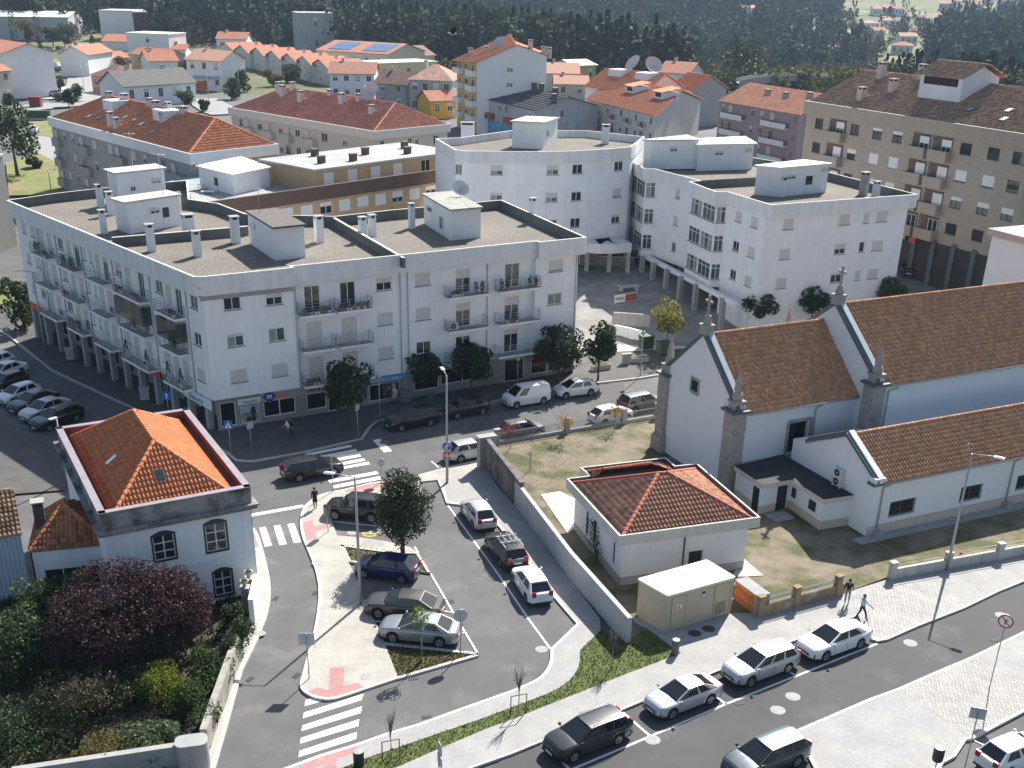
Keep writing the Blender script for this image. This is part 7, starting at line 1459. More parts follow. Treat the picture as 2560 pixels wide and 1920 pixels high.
for i,(px,r,lab)in enumerate(((k5(1495,820),(.75,1.2,.8),'ivy mass over the garden wall nearest the old house'),(k5(1440,930),(.8,1.1,.8),'ivy mass in the middle of the garden wall'),(k5(1360,1080),(.7,1.2,.6),'ivy mass on the lower part of the garden wall'),(k5(1270,1350),(.7,1.4,.6),'low ivy at the bottom end of the garden wall'),(k5(1450,720),(.6,.7,.7),'ivy bush behind the urn pillars'))):shrub('ivy',lab,px,r,1900,.14,L_IV,120+i,.5,16,.5,stems=2)
BRUSH=mat('bare_twig',(.17,.15,.125),.9,var=.2)
for i,(px,lab)in enumerate(((k5(590,1190),'pale bare branches sticking out of the lower garden'),(k5(350,960),'bare twigs left of the big plum tree'))):
 c=U(px,.8);o=thing('bare_bush',lab,'shrub',(c.x,c.y,.03));g=random.Random(i);b=MB()
 for k in range(34):a=g.uniform(0,6.28);s_=g.uniform(.2,1.2);b.tube([(math.cos(a)*s_*.3,math.sin(a)*s_*.3,0),(math.cos(a)*s_*.7,math.sin(a)*s_*.7,1.0),(math.cos(a)*s_,math.sin(a)*s_,g.uniform(1.4,2.1))],[.025,.017,.006],4)
 b.build('branches',BRUSH,o)
CL=thing('climbing_plant','sparse climber growing up the side of the small hipped house','shrub',U(k9(330,1030),.2));g=np.random.default_rng(5);n=900;t=g.uniform(0,1,n);V,Q=leaves_at(np.stack([g.normal(0,.28,n)-.55*t+.1,g.normal(0,.5,n)+1.5*t*.6,.1+2.3*t],1),.13,g);obj('foliage',npmesh('foliage',V,Q,L_IV),CL);b=MB()
for k in range(7):b.tube([(random.uniform(-.1,.1),random.uniform(-.2,.2),0),(random.uniform(-.6,.2),random.uniform(-.2,.9),1.2),(random.uniform(-.9,.1),random.uniform(0,1.6),2.3)],.02,4)
b.build('stems',BARK,CL)
# ground cover: grass blades and weeds
def blades(name,label,px,n,h,lm,z,seed,spread=1.0,world=False):
 P=[(p[0],p[1])for p in(px if world else[U(p,z)for p in px])];g=np.random.default_rng(seed);xs,ys=[p[0]for p in P],[p[1]for p in P];X=g.uniform(min(xs),max(xs),n*4);Y=g.uniform(min(ys),max(ys),n*4);ok=inpoly(X,Y,P);X,Y=X[ok][:n],Y[ok][:n];n=len(X)
 a=g.uniform(0,6.283,n);hh=h*g.uniform(.5,1.4,n);w=hh*.16+.012;d=np.stack([np.cos(a),np.sin(a)],1);le=g.normal(0,.5,(n,2))*hh[:,None]
 B0=np.stack([X-d[:,0]*w,Y-d[:,1]*w,np.full(n,z)],1);B1=np.stack([X+d[:,0]*w,Y+d[:,1]*w,np.full(n,z)],1);T=np.stack([X+le[:,0],Y+le[:,1],z+hh],1);M_=(B1*.5+T*.5)+np.stack([d[:,0]*w*.3,d[:,1]*w*.3,hh*.15],1)
 V=np.stack([B0,B1,M_,T],1).reshape(-1,3);o=obj(name,npmesh(name,V,np.arange(4*n).reshape(-1,4),lm));return addprops(o,label,'grass',kind='stuff')
GRS=lmat('verge_grass',(.12,.16,.035),.45,.35);GRD=lmat('dry_grass_blade',(.22,.19,.075),.45,.3);GRM=lmat('weed_leaf',(.09,.115,.032),.5,.3)
blades('verge_grass','mown green grass on the strip between the two pavements',verge,9000,.10,GRS,.09,1);blades('bed_weeds','weeds in the planting bed under the evergreen tree',bed1,1800,.09,GRM,.07,2);blades('bed_weeds','weeds in the triangular planting bed by the silver sedan',bed2,2600,.09,GRM,.07,3)
blades('yard_grass','patchy dry grass of the churchyard',yard,14000,.07,GRD,.11,4,world=True);blades('yard_grass','green tufts along the roadside railings of the churchyard',[k1(1500,460),k1(2200,340),k1(2200,560),k1(1800,760),k1(1640,620)],5000,.07,GRM,.12,5)
blades('garden_weeds','tangled weeds on the garden floor',garden,9000,.28,lmat('garden_weed',(.05,.07,.025),.5,.3),.03,6)
# ------------------------------------------------------------------ town trees and the far woods
def lowtree(seed,n,leaf,r,kind):
 g=np.random.default_rng(seed)
 if kind=='cone':t=g.uniform(0,1,n);a=g.uniform(0,6.283,n);rr=(1-t)**.8*g.uniform(.55,1,n);P=np.stack([rr*np.cos(a)*r[0],rr*np.sin(a)*r[0],t*2*r[2]],1)
 elif kind=='col':t=g.uniform(0,1,n);a=g.uniform(0,6.283,n);rr=np.sin(np.clip(t*1.05+.08,0,1)*np.pi)**.5*g.uniform(.5,1,n);P=np.stack([rr*np.cos(a)*r[0],rr*np.sin(a)*r[0],t*2*r[2]],1)
 else:
  C=clumps(g,9,r);i=g.integers(0,9,n);d=g.normal(size=(n,3));d/=np.linalg.norm(d,axis=1)[:,None];P=C[i]+d*g.uniform(.5,1,n)[:,None]*np.array(r)*.45;P[:,2]+=r[2]
 return leaves_at(P,leaf,g,.5,.8)
TOWN=[(f0(115,380),'col',(1.6,0,9.5),'tallest dark cypress in front of the warehouse'),(f0(262,320),'col',(1.5,0,8.5),'second dark cypress in front of the warehouse'),(f0(115,1140),'ell',(4.8,4.8,5.2),'big round dark tree on the vacant lot at the left edge'),(q1(215,1290),'ell',(2.2,2.2,2.6),'dark tree by the crossing at the far end of the white block'),(f0(340,590),'ell',(2.0,2.0,2.4),'small tree between the far parked cars'),(f0(395,590),'ell',(1.2,1.2,1.6),'tiny palm-like tree by the far parked cars'),(f0(445,690),'ell',(1.9,1.9,2.0),'palm bush left of the red block'),(f0(500,660),'ell',(1.7,1.7,2.2),'palm bush right of the other one'),(f0(50,700),'ell',(1.8,1.8,1.8),'palm at the far left square'),(f0(600,310),'col',(1.2,0,2.4),'yellow green cone bush by the far road'),(f0(345,305),'ell',(4,4,3.2),'round tree by the warehouse front'),(f0(420,310),'ell',(4.5,4.5,3.4),'second round tree by the warehouse front'),(f0(180,320),'ell',(4,4,5),'autumn tree between the cypresses'),(f0(480,300),'ell',(3.2,3.2,4.2),'brownish tree right of the warehouse'),(f0(770,470),'ell',(2.6,2.6,2.2),'bush beside the ochre house'),(f0(1190,470),'ell',(2.6,2.6,2.4),'bush beside the driving school'),(f0(1490,640),'ell',(3.4,3.4,3),'dark bush right of the driving school'),(f0(1570,600),'ell',(3.2,3.2,2.8),'garden tree behind the cream block'),(f0(1880,540),'ell',(3.6,3.6,2.6),'broad green tree behind the cream block roof'),(f0(1760,560),'ell',(3,3,2.2),'ochre bush behind the cream block roof'),(f0(1190,690),'ell',(2.6,2.6,2.2),'bush behind the red roof ridge'),(f0(1310,720),'ell',(1.6,1.6,1.4),'small bush behind the red roof chimneys'),(f1(680,470),'ell',(2.4,2.4,2.4),'yellow green bush by the yellow buildings'),(f1(390,540),'ell',(1.6,1.6,1.4),'small tree between the old houses'),(f1(480,570),'ell',(1.8,1.8,1.4),'bush behind the patched roof'),(f0(240,1090),'ell',(1.8,1.2,.9),'low ivy heap on the vacant lot'),(f2(370,640),'ell',(7,7,7),'large dark green tree left of the mauve block'),(f2(250,560),'ell',(5,5,5),'lighter tree behind the large dark one'),(f2(500,600),'col',(2.6,0,6),'slim tree left of the viaduct'),(f2(600,600),'ell',(4.5,4.5,4),'green tree under the viaduct'),(f2(890,600),'ell',(4.5,4.5,3.2),'pale olive tree in front of the viaduct'),(f2(830,590),'col',(2.8,0,7),'dark cypress group at the viaduct'),(f2(930,570),'col',(2.0,0,6),'dark cypress right of the group at the viaduct')]
TM={'col':lmat('cypress_leaf',(.028,.045,.022),.3,.15),'ell':lmat('town_tree_leaf',(.050,.072,.026),.4,.25)}
for i,(px,kd,r,lab)in enumerate(TOWN):
 bs=U(px);V,Q=lowtree(200+i,900 if r[0]<3 else 1500,.32+.06*r[0],(r[0],r[0],r[2]),kd);o=thing('town_tree' if kd=='ell' else 'cypress_tree',lab,'tree',bs);lm=TM[kd]
 if 'autumn' in lab or 'brown' in lab or 'ochre' in lab:lm=lmat('autumn_tree_leaf',(.15,.10,.03),.4,.3)
 if 'yellow' in lab or 'lighter' in lab:lm=lmat('yellowish_tree_leaf',(.13,.135,.03),.4,.3)
 if 'olive' in lab:lm=lmat('olive_leaf',(.15,.17,.10),.3,.3)
 th=1.6 if(kd=='ell' and r[2]>3)else.3;obj('crown',npmesh('crown',V+np.array([0,0,th]),Q,lm),o);b=MB();b.tube([(0,0,-.3),(0,0,th+r[2])],[.1+r[2]*.05,.06],6);b.build('trunk',BARK,o)
def proj(x,y,z):
 d=Vector((x,y,z-CAMH));q=d.dot(_f);return CX+F*d.dot(CR_)/q,CY+F*d.dot(CD_)/q
W_L=[(-400,92),(0,92),(190,95),(275,78),(360,84),(380,118),(470,122),(560,112),(640,128),(745,118),(840,140),(960,168),(1080,172),(1160,168),(1330,190),(1390,205),(1470,200),(1700,222),(1810,222),(1900,208),(2040,205),(2160,172),(2190,140),(2060,112),(1900,60),(1840,30),(1700,12),(1600,-12),(1200,-30),(-400,-60)]
W_R=[(2300,178),(2320,110),(2360,78),(2440,60),(2560,48),(2900,40),(2900,260),(2560,235),(2400,205)]
W_S=[(1840,130),(2000,100),(2100,30),(2560,0),(2900,-10),(2900,70),(2560,60),(2330,95),(2200,150),(2150,200),(2300,200),(2560,260),(2560,300),(2000,215)]
W_Y=[(1130,120),(1240,96),(1300,118),(1290,150),(1140,150)]
KEEP_OUT=[(f2(x,y)[0],f2(x,y)[1],w_/2.572)for x,y,w_,l in hs]
def wood(name,label,poly,n,y0,y1,protos,mats,x_of,seed,size=(9,16),keep=1.0,cond=None):
 g=np.random.default_rng(seed);groups=[[]for _ in protos];cnt=0;tries=0
 P=np.array(poly)
 while cnt<n and tries<n*40:
  tries+=1;t=g.uniform(0,1);y=1/((1-t)/y0+t/y1);hw_=y*.62;x=g.uniform(-hw_,hw_);z=gz(x,y);px=proj(x,y,z)
  if not inpoly(np.array([px[0]]),np.array([px[1]]),poly)[0]:continue
  if y<1500 and any(-6<px[0]-kx<kw+6 and-14<px[1]-ky<16 for kx,ky,kw in KEEP_OUT):continue
  k=g.integers(0,len(protos))if cond is None else cond(g,x,y);groups[k].append((x,y,z,g.uniform(*size)*(1+y/4000),g.uniform(0,6.283)));cnt+=1
 Vs,Qs,Ms=[],[],[];off=0
 for(pv,pq),mi,G in zip(protos,mats[1],groups):
  if not G:continue
  G=np.array(G);c,s_=np.cos(G[:,4]),np.sin(G[:,4]);S=G[:,3][:,None]
  X=(pv[None,:,0]*c[:,None]-pv[None,:,1]*s_[:,None])*S+G[:,0][:,None];Y=(pv[None,:,0]*s_[:,None]+pv[None,:,1]*c[:,None])*S+G[:,1][:,None];Zz=pv[None,:,2]*S+G[:,2][:,None]
  V=np.stack([X,Y,Zz],2).reshape(-1,3);Q=(pq[None]+(np.arange(len(G))*len(pv))[:,None,None]).reshape(-1,4)+off;off+=len(V);Vs.append(V);Qs.append(Q);Ms.append(np.full(len(Q),mi))
 o=obj(name,npmesh(name,np.concatenate(Vs),np.concatenate(Qs),mats[0],np.concatenate(Ms)));return addprops(o,label,'wood',kind='stuff')
def PR(seed,n,leaf,r,kd):V,Q=lowtree(seed,n,leaf,r,kd);return V,Q
pro=[PR(1,95,.13,(.30,.30,.5),'ell'),PR(2,95,.13,(.26,.26,.55),'ell'),PR(3,85,.12,(.24,.24,.55),'cone'),PR(4,90,.12,(.2,.2,.6),'col'),PR(5,95,.14,(.38,.38,.42),'ell')]
fm=[lmat('wood_leaf_dark',(.030,.048,.027),.4,.1,.9),lmat('wood_leaf_mid',(.044,.064,.030),.4,.12,.9),lmat('wood_leaf_olive',(.085,.092,.034),.4,.18,.9),lmat('wood_leaf_yellow',(.14,.13,.035),.35,.2,.9)]
rp=[0,1,0,1,2]
wood('forest','dense mixed forest of pine and eucalyptus behind the town',W_L,5200,300,1500,pro,(fm,rp),None,5)
prf=[PR(11,34,.22,(.4,.4,.5),'ell'),PR(12,34,.22,(.35,.35,.5),'cone'),PR(13,34,.24,(.45,.45,.45),'ell')]
wood('far_forest','far forest covering the hills at the top',[(-900,120),(2100,60),(1950,-80),(-900,-120)],5200,900,4200,prf,(fm,[0,0,1]),None,6,(11,18))
wood('pine_wood','dark pine wood on the right slope',W_R,1500,300,1300,[pro[2],pro[3],pro[1]],(fm,[0,0,1]),None,7,(10,15))
wood('scattered_trees','scattered trees and hedges between the hillside houses and fields',W_S,900,300,2600,[pro[4],pro[0],pro[3]],(fm,[1,2,0]),None,8,(6,11))
wood('poplar_wood','yellowing poplar wood behind the tall gable block',W_Y,130,400,1100,[pro[3],pro[1]],(fm,[3,3]),None,9,(11,15))
wood('valley_thicket','olive and yellow green thicket round the viaduct',[(1760,240),(1850,200),(2160,170),(2560,215),(2560,300),(2300,250),(1950,260)],700,290,700,[pro[4],pro[0],pro[1]],(fm,[2,1,3]),None,10,(4.5,9))
# ------------------------------------------------------------------ vehicles
CG=mat('car_glass',(.012,.016,.018),.04,var=0,spec=.7);TYRE=mat('tyre',(.018,.018,.018),.85,var=.1);RIM=mat('alloy_rim',(.45,.46,.47),.35,var=0,metal=.7);RIMD=mat('dark_rim',(.05,.05,.055),.5,var=0)
HEADL=mat('headlight_lens',(.55,.58,.60),.1,var=0,spec=.8);TAILL=mat('tail_light',(.30,.012,.015),.2,var=0);PLATE=mat('number_plate',(.72,.72,.70),.5,var=0);INDIC=mat('indicator',(.6,.2,.03),.3,var=0);TRIM=mat('car_trim',(.022,.022,.024),.5,var=0)
def paint(name,col,metal=0.0):return mat('paint_'+name,col,.32 if not metal else.38,var=.03,scale=3,metal=metal,coat=.6)
SPEC=dict(hatch=dict(L=4.0,W=1.70,H=1.45,wb=2.50,r=.31,xb0=1.22,xr0=.25,xr1=-1.30,xb1=-1.86,belt=.95,nose=.70,tail=.93,side=(.04,.47,.52,.86)),sedan=dict(L=4.65,W=1.80,H=1.45,wb=2.70,r=.32,xb0=1.22,xr0=.22,xr1=-1.05,xb1=-1.88,belt=.96,nose=.70,tail=.98,side=(.05,.47,.51,.86)),coupe=dict(L=4.35,W=1.72,H=1.38,wb=2.54,r=.31,xb0=1.15,xr0=.15,xr1=-.85,xb1=-1.85,belt=.90,nose=.66,tail=.95,side=(.05,.52,.56,.84)),estate=dict(L=4.6,W=1.80,H=1.48,wb=2.68,r=.32,xb0=1.25,xr0=.25,xr1=-1.8,xb1=-2.2,belt=.97,nose=.72,tail=.95,side=(.04,.33,.36,.63,.66,.93)),suv=dict(L=4.3,W=1.82,H=1.66,wb=2.60,r=.35,xb0=1.15,xr0=.45,xr1=-1.65,xb1=-2.05,belt=1.05,nose=.85,tail=1.05,side=(.04,.35,.38,.66,.69,.93)),van=dict(L=4.25,W=1.83,H=1.81,wb=2.70,r=.31,xb0=1.55,xr0=.75,xr1=-1.98,xb1=-2.1,belt=1.05,nose=.85,tail=1.05,side=(.06,.31)))
def lerp3(a,b,t):return(a[0]+(b[0]-a[0])*t,a[1]+(b[1]-a[1])*t,a[2]+(b[2]-a[2])*t)
def car_meshes(kind):
 s=SPEC[kind];L,W,H,wb,r,belt=s['L'],s['W'],s['H'],s['wb'],s['r'],s['belt'];xw=(wb/2+.05,-wb/2+.05);hl=L/2
 def top(x):
  if x>s['xb0']:
   t=(x-s['xb0'])/(hl-s['xb0']);return belt-(belt-s['nose']-.06)*t**1.4*.85-.16*max(0,(t-.74)/.26)**2
  if x<s['xb1']+.02:
   t=(s['xb1']+.02-x)/max(.05,hl+s['xb1']+.02);return s['tail']-.03*t-.16*max(0,(t-.7)/.3)**2
  return belt
 def bot(x):
  z=.22+.10*(abs(x)/hl)**8
  for c in xw:
   d=(r+.055)**2-(x-c)**2
   if d>0:z=max(z,r+math.sqrt(d)-.0)
  return z
 def wid(x):t=abs(x)/hl;return W/2*(1-.03*t**2-(.30 if x>0 else.20)*max(0,(t-.72)/.28)**2.3)
 xs=sorted(set([-hl,-hl+.04,-hl+.14,hl-.16,hl-.05,hl]+[c+d*(r+.056)for c in xw for d in(-1,-.97,-.85,-.6,-.3,0,.3,.6,.85,.97,1)]+list(np.linspace(-hl+.3,hl-.3,12))+[s['xb0'],s['xb1']]))
 b=MB();rings=[]
 for x in xs:
  w,zt,zb=wid(x),top(x),min(bot(x),top(x)-.18);h=zt-zb
  half=[(w-.10,zb),(w-.015,zb+min(.05,h*.2)),(w,zb+h*.45),(w-.012,zt-min(.16,h*.35)),(w-.045,zt-.05),(w-.12,zt-.008),(w*.5,zt+.012),(0,zt+.02)]
  rings.append([(x,y,z)for y,z in half]+[(x,-y,z)for y,z in half[-2::-1]])
 n=len(rings[0])
 for R0,R1 in zip(rings,rings[1:]):
  for i in range(n-1):b.face([R0[i],R0[i+1],R1[i+1],R1[i]],0,True)
 b.face(rings[0],0);b.face(rings[-1][::-1],0)
 # cabin, in body paint; the glass lies on it
 wg,wr,H1=W/2-.06,W/2-.25,H-.06;zb=belt-.03
 B={('b',0,1):(s['xb0'],wg*.93,zb),('b',0,-1):(s['xb0'],-wg*.93,zb),('b',1,1):(s['xb1'],wg*.92,zb),('b',1,-1):(s['xb1'],-wg*.92,zb),('r',0,1):(s['xr0'],wr*.96,H1),('r',0,-1):(s['xr0'],-wr*.96,H1),('r',1,1):(s['xr1'],wr*.94,H1-.02),('r',1,-1):(s['xr1'],-wr*.94,H1-.02)}
 mid={1:((s['xr0']+s['xr1'])/2+.1,wg,zb),-1:((s['xr0']+s['xr1'])/2+.1,-wg,zb)};mr={1:(mid[1][0],wr*1.02,H-.03),-1:(mid[1][0],-wr*1.02,H-.03)}
 P={'windscreen':(B[('b',0,-1)],B[('b',0,1)],B[('r',0,1)],B[('r',0,-1)]),'rear_window':(B[('b',1,1)],B[('b',1,-1)],B[('r',1,-1)],B[('r',1,1)])}
 for sd in(1,-1):P['side%d'%sd]=(B[('b',0,sd)],B[('b',1,sd)],B[('r',1,sd)],B[('r',0,sd)])
 for k,q in P.items():
  b.face(q if k!='side1' else q,0)
 K=6;J=6;G=[[None]*(J+1)for _ in range(K+1)]
 for i in range(K+1):
  for j in range(J+1):
   u,v=i/K,j/J;a=lerp3(B[('r',0,1)],B[('r',0,-1)],v);c=lerp3(B[('r',1,1)],B[('r',1,-1)],v);p=lerp3(a,c,u);G[i][j]=(p[0]+(.05*math.sin(math.pi*v)if u==0 else-.03*math.sin(math.pi*v)if u==1 else 0),p[1],p[2]+.05*math.sin(math.pi*v)**.5+.025*math.sin(math.pi*u))
 for i in range(K):
  for j in range(J):b.face([G[i][j],G[i+1][j],G[i+1][j+1],G[i][j+1]][::-1],0,True)
 b.box(-hl+.12,hl-.12,-W/2+.16,W/2-.16,.17,.6,1)
 body=b
 glass={}
 def panel(q,u0,u1,v0,v1,off):
  bl,br,tr,tl=q;pts=[lerp3(lerp3(bl,br,u),lerp3(tl,tr,u),v)for u,v in((u0,v0),(u1,v0),(u1,v1),(u0,v1))]
  n_=(Vector(pts[1])-Vector(pts[0])).cross(Vector(pts[3])-Vector(pts[0])).normalized();c=Vector((-.2,0,.9));
  if n_.dot(Vector(pts[0])-c)<0:n_=-n_
  pts=[Vector(p)+n_*off for p in pts];m_=MB();m_.face(pts);return m_
 glass['windscreen']=[panel(P['windscreen'],.05,.95,.06,.95,.012)];glass['rear_window']=[panel(P['rear_window'],.07,.93,.12 if kind!='estate' else.15,.93,.012)]if kind!='van' else[]
 sw=[]
 for sd in(1,-1):
  sp=s['side']
  for i in range(0,len(sp),2):sw.append(panel(P['side%d'%sd],sp[i]+.02,sp[i+1],.10,.90,.012))
 glass['side_window']=sw
 det=[]
 zN=top(hl-.1)
 for sd in(1,-1):
  m_=MB();w=wid(hl-.1);V=[(hl-.015,sd*(w-.55),zN-.10),(hl-.20,sd*(w-.035),zN-.06),(hl-.34,sd*(w-.03),zN+.01),(hl-.16,sd*(w-.5),zN+.015)];V2=[(x+.02,y+sd*.012,z+.012)for x,y,z in V];m_.face([(V2[0][0],V2[0][1],V2[0][2]-.07),(V2[1][0],V2[1][1],V2[1][2]-.08),V2[1],V2[0]][::sd]);m_.face([V2[0],V2[1],V2[2],V2[3]][::sd]);det.append(('headlight',m_,HEADL))
  m_=MB();w=wid(-hl+.1);zt=top(-hl+.2);z0,z1=(zt-.30,zt-.06)if kind in('sedan','coupe')else(zt-.22,zt+.12)
  m_.box(-hl-.006,-hl+.16,sd*(w-.30)if sd<0 else w-.30,sd*(w-.30)+sd*.26 if sd>0 else-(w-.30),z0,z1)if False else m_.box(-hl-.008,-hl+.10,min(sd*(w-.32),sd*(w-.06)),max(sd*(w-.32),sd*(w-.06)),z0,z1-.02);det.append(('tail_light',m_,TAILL))
  m_=MB();x=s['xb0']-.22;m_.lathe([(.0,-.07),(.075,-.05),(.09,0),(.07,.06),(0,.075)],(x,sd*(W/2+.07),belt+.06),8);m_.box(x-.03,x+.03,min(sd*(W/2-.08),sd*(W/2+.05)),max(sd*(W/2-.08),sd*(W/2+.05)),belt-.01,belt+.03);det.append(('mirror',m_,None))
  for xx in((s['xb0']-.35,-.15,-1.05)if kind not in('coupe','van')else(s['xb0']-.35,-.35)):
   m_=MB();w=wid(xx)+.003;m_.box(xx-.006,xx+.006,min(sd*(w-.02),sd*w),max(sd*(w-.02),sd*w),.38,belt-.14);det.append(('door_gap',m_,TRIM))
  for xx in((-.05,-1.0)if kind not in('coupe','van')else(-.25,)):m_=MB();w=wid(xx)+.012;m_.box(xx-.1,xx+.1,min(sd*(w-.03),sd*w),max(sd*(w-.03),sd*w),belt-.2,belt-.16);det.append(('door_handle',m_,None))
 m_=MB();m_.box(hl-.02,hl+.014,-.42,.42,.42,.56);det.append(('grille',m_,TRIM));m_=MB();m_.box(hl-.04,hl+.012,-.62,.62,.25,.34);det.append(('air_intake',m_,TRIM))
 m_=MB();m_.box(hl+.012,hl+.022,-.26,.26,.36,.47);det.append(('number_plate',m_,PLATE));m_=MB();zz=.62 if kind in('hatch','estate','suv','van')else.52;m_.box(-hl-.02,-hl-.006,-.26,.26,zz,zz+.11);det.append(('number_plate',m_,PLATE))
 m_=MB();m_.box(-hl-.012,-hl+.05,-W/2+.2,W/2-.2,.24,.36);det.append(('rear_bumper_trim',m_,TRIM))
 return body,glass,det,xw,r,W
def wheel_meshes(r):
 t=MB();t.lathe([(r*.66,-.10),(r*.94,-.105),(r,-.07),(r,.07),(r*.94,.105),(r*.66,.10)],n=20);ti=t.mesh('tyre',TYRE);ti.transform(Matrix.Rotation(math.pi/2,4,'X'))
 m_=MB();n=20;rr=r*.67
 for sd in(-1,1):
  c=(0,0,sd*.075)
  for k in range(n):
   a0,a1=6.2832*k/n,6.2832*(k+1)/n;mi=0 if k%4<2 else 1;d0=sd*(.085 if mi==0 else.05)
   m_.face([(0,0,sd*.09),(rr*.92*math.cos(a0),rr*.92*math.sin(a0),d0),(rr*.92*math.cos(a1),rr*.92*math.sin(a1),d0)][::sd],mi);m_.face([(rr*.9*math.cos(a0),rr*.9*math.sin(a0),sd*.09),(rr*math.cos(a0),rr*math.sin(a0),sd*.1),(rr*math.cos(a1),rr*math.sin(a1),sd*.1),(rr*.9*math.cos(a1),rr*.9*math.sin(a1),sd*.09)][::sd],0)
 ri=m_.mesh('rim',[RIM,RIMD]);ri.transform(Matrix.Rotation(math.pi/2,4,'X'));return ti,ri
_CM={}
def car(kind,pm,label,loc,rz,group=None,rack=False,rails=False):
 if kind not in _CM:_CM[kind]=car_meshes(kind)
 body,glass,det,xw,r,W=_CM[kind];o=thing('parked_car' if group else 'car',label,'van' if kind=='van' else 'car',loc,rz,group)
 obj('body',cached(('cb',kind,pm.name),lambda:body.mesh('body',[pm,TRIM])),o)
 for nm,lst in glass.items():
  for i,g in enumerate(lst):obj(nm,cached(('cg',kind,nm,i),lambda:g.mesh(nm,CG)),o)
 for i,(nm,m_,mt)in enumerate(det):obj(nm,cached(('cd',kind,i,(mt or pm).name),lambda:m_.mesh(nm,mt or pm)),o)
 ti,ri=cached(('wheel',r),lambda:wheel_meshes(r))
 for x in xw:
  for sd in(1,-1):w_=obj('wheel',ti,o,(x,sd*(W/2-.13),r));obj('rim',ri,w_)
 s=SPEC[kind]
 if rails or rack:
  for sd in(1,-1):b=MB();y=sd*(W/2-.30);b.tube([(s['xr0']-.1,y,s['H']),(s['xr0']-.2,y,s['H']+.06),(s['xr1']+.2,y,s['H']+.05),(s['xr1']+.1,y,s['H']-.02)],.02,5);b.build('roof_rail',STEEL,o)
 if rack:
  for x in(.0,-.9):b=MB();b.box(x-.03,x+.03,-W/2+.2,W/2-.2,s['H']+.06,s['H']+.1);b.build('rack_bar',STEEL,o)
  for y in(-.4,-.1,.3):b=MB();b.tube([(.35,y,s['H']+.14),(-1.25,y,s['H']+.14)],.025,5);b.build('ski_carrier',STEEL,o)
 return o
def car_px(kind,pm,label,fw,rw,side,group=None,z=.012,**kw):
 a,c=U(fw,z),U(rw,z);h=(a-c).normalized();left=Vector((-h.y,h.x,0));W=SPEC[kind]['W'];m_=(a+c)/2-left*(W/2-.1)*(1 if side=='L' else-1)-h*.05
 return car(kind,pm,label,(m_.x,m_.y,z),math.atan2(h.y,h.x),group,**kw)
WH=paint('white',(.80,.80,.80));SI=paint('silver',(.50,.515,.53),.6);SIG=paint('silver_grey',(.30,.32,.34),.6);BLK=paint('black',(.008,.008,.009));DGR=paint('dark_green_black',(.010,.016,.017));BGY=paint('blue_grey',(.045,.065,.08),.5);BLU=paint('dark_blue',(.008,.013,.085));MER=paint('anthracite',(.075,.073,.070),.5);GRS_=paint('mid_grey',(.13,.135,.14),.5);DBR=paint('dark_brown',(.025,.02,.018));REDC=paint('red',(.35,.02,.02))
GP='cars parked along the lower road';GL='cars parked in the small car park'
car_px('estate',DGR,'black estate car, nearest of the row on the lower road',k3(525,1608),k3(918,1452),'L',GP,rails=True)
car_px('coupe',SI,'silver coupe parked between the black estate and the silver estate',k3(1375,1236),k3(1710,1106),'L',GP)
car_px('estate',SI,'silver estate car between the coupe and the white saloon',k3(2050,958),k4(170,836),'L',GP,rails=True)
car_px('sedan',WH,'white saloon at the far end of the row on the lower road',k4(485,736),k4(792,624),'L',GP)
car_px('estate',BGY,'blue grey estate cut by the bottom edge, on the other side of the lower road',k4(-120,1800),k4(238,1650),'L',GP)
car_px('hatch',WH,'white hatchback cut by the bottom right corner',k4(2400,1610),k4(2030,1760),'R',GP)
car_px('sedan',SIG,'silver grey saloon beside the triangular bed',k2(1188,574),k2(1580,614),'L',GL)
car_px('sedan',MER,'older dark grey saloon behind the silver grey one',k2(1062,364),k2(1440,402),'L',GL)
car_px('hatch',BLU,'dark blue hatchback next to the evergreen tree',k1(585,1368),k1(836,1404),'L',GL)
car_px('suv',BLK,'black car behind the lamp post and the evergreen tree',k1(390,965),k1(622,985),'L',GL)
car_px('hatch',SI,'pale silver hatchback first in the line by the concrete wall',k1(1262,930),k1(1336,1032),'L',GL)
car_px('estate',BLK,'black estate with roof carrier in the line by the concrete wall',k1(1432,1170),k1(1526,1296),'L',GL,rack=True)
car_px('hatch',WH,'white hatchback last in the line by the concrete wall',k1(1612,1400),k8(1984,440),'L',GL)
car_px('estate',BLK,'black estate driving over the zebra crossing on the main road',k1(372,660),k1(135,704),'R')
car_px('hatch',SI,'silver white hatchback by the stop sign and the old wall',k1(1432,540),k1(1265,570),'R')
GM='cars parked in front of the white block'
car_px('estate',BLK,'black estate in the shade in front of the clinic, left one',k1(835,356),k1(1047,316),'L',GM);car_px('hatch',DBR,'dark hatchback in the shade right of the black estate',k1(1225,270),k1(1400,236),'L',GM);car_px('van',WH,'white delivery van under the street trees',k1(1640,198),k1(1815,168),'L',GM);car_px('hatch',WH,'white hatchback right of the white van',k1(1980,132),k1(2142,110),'L',GM)
GF='cars parked along the churchyard railings'
car_px('hatch',GRS_,'dark grey hatchback half hidden behind the railings',k1(1790,392),k1(1600,425),'R',GF);car_px('hatch',WH,'white car half hidden behind the railings',k10(330,672),k10(205,700),'R',GF);car_px('suv',GRS_,'grey multi purpose car by the church corner',k10(455,622),k10(370,640),'R',GF)
GS='cars parked at an angle in the side street'
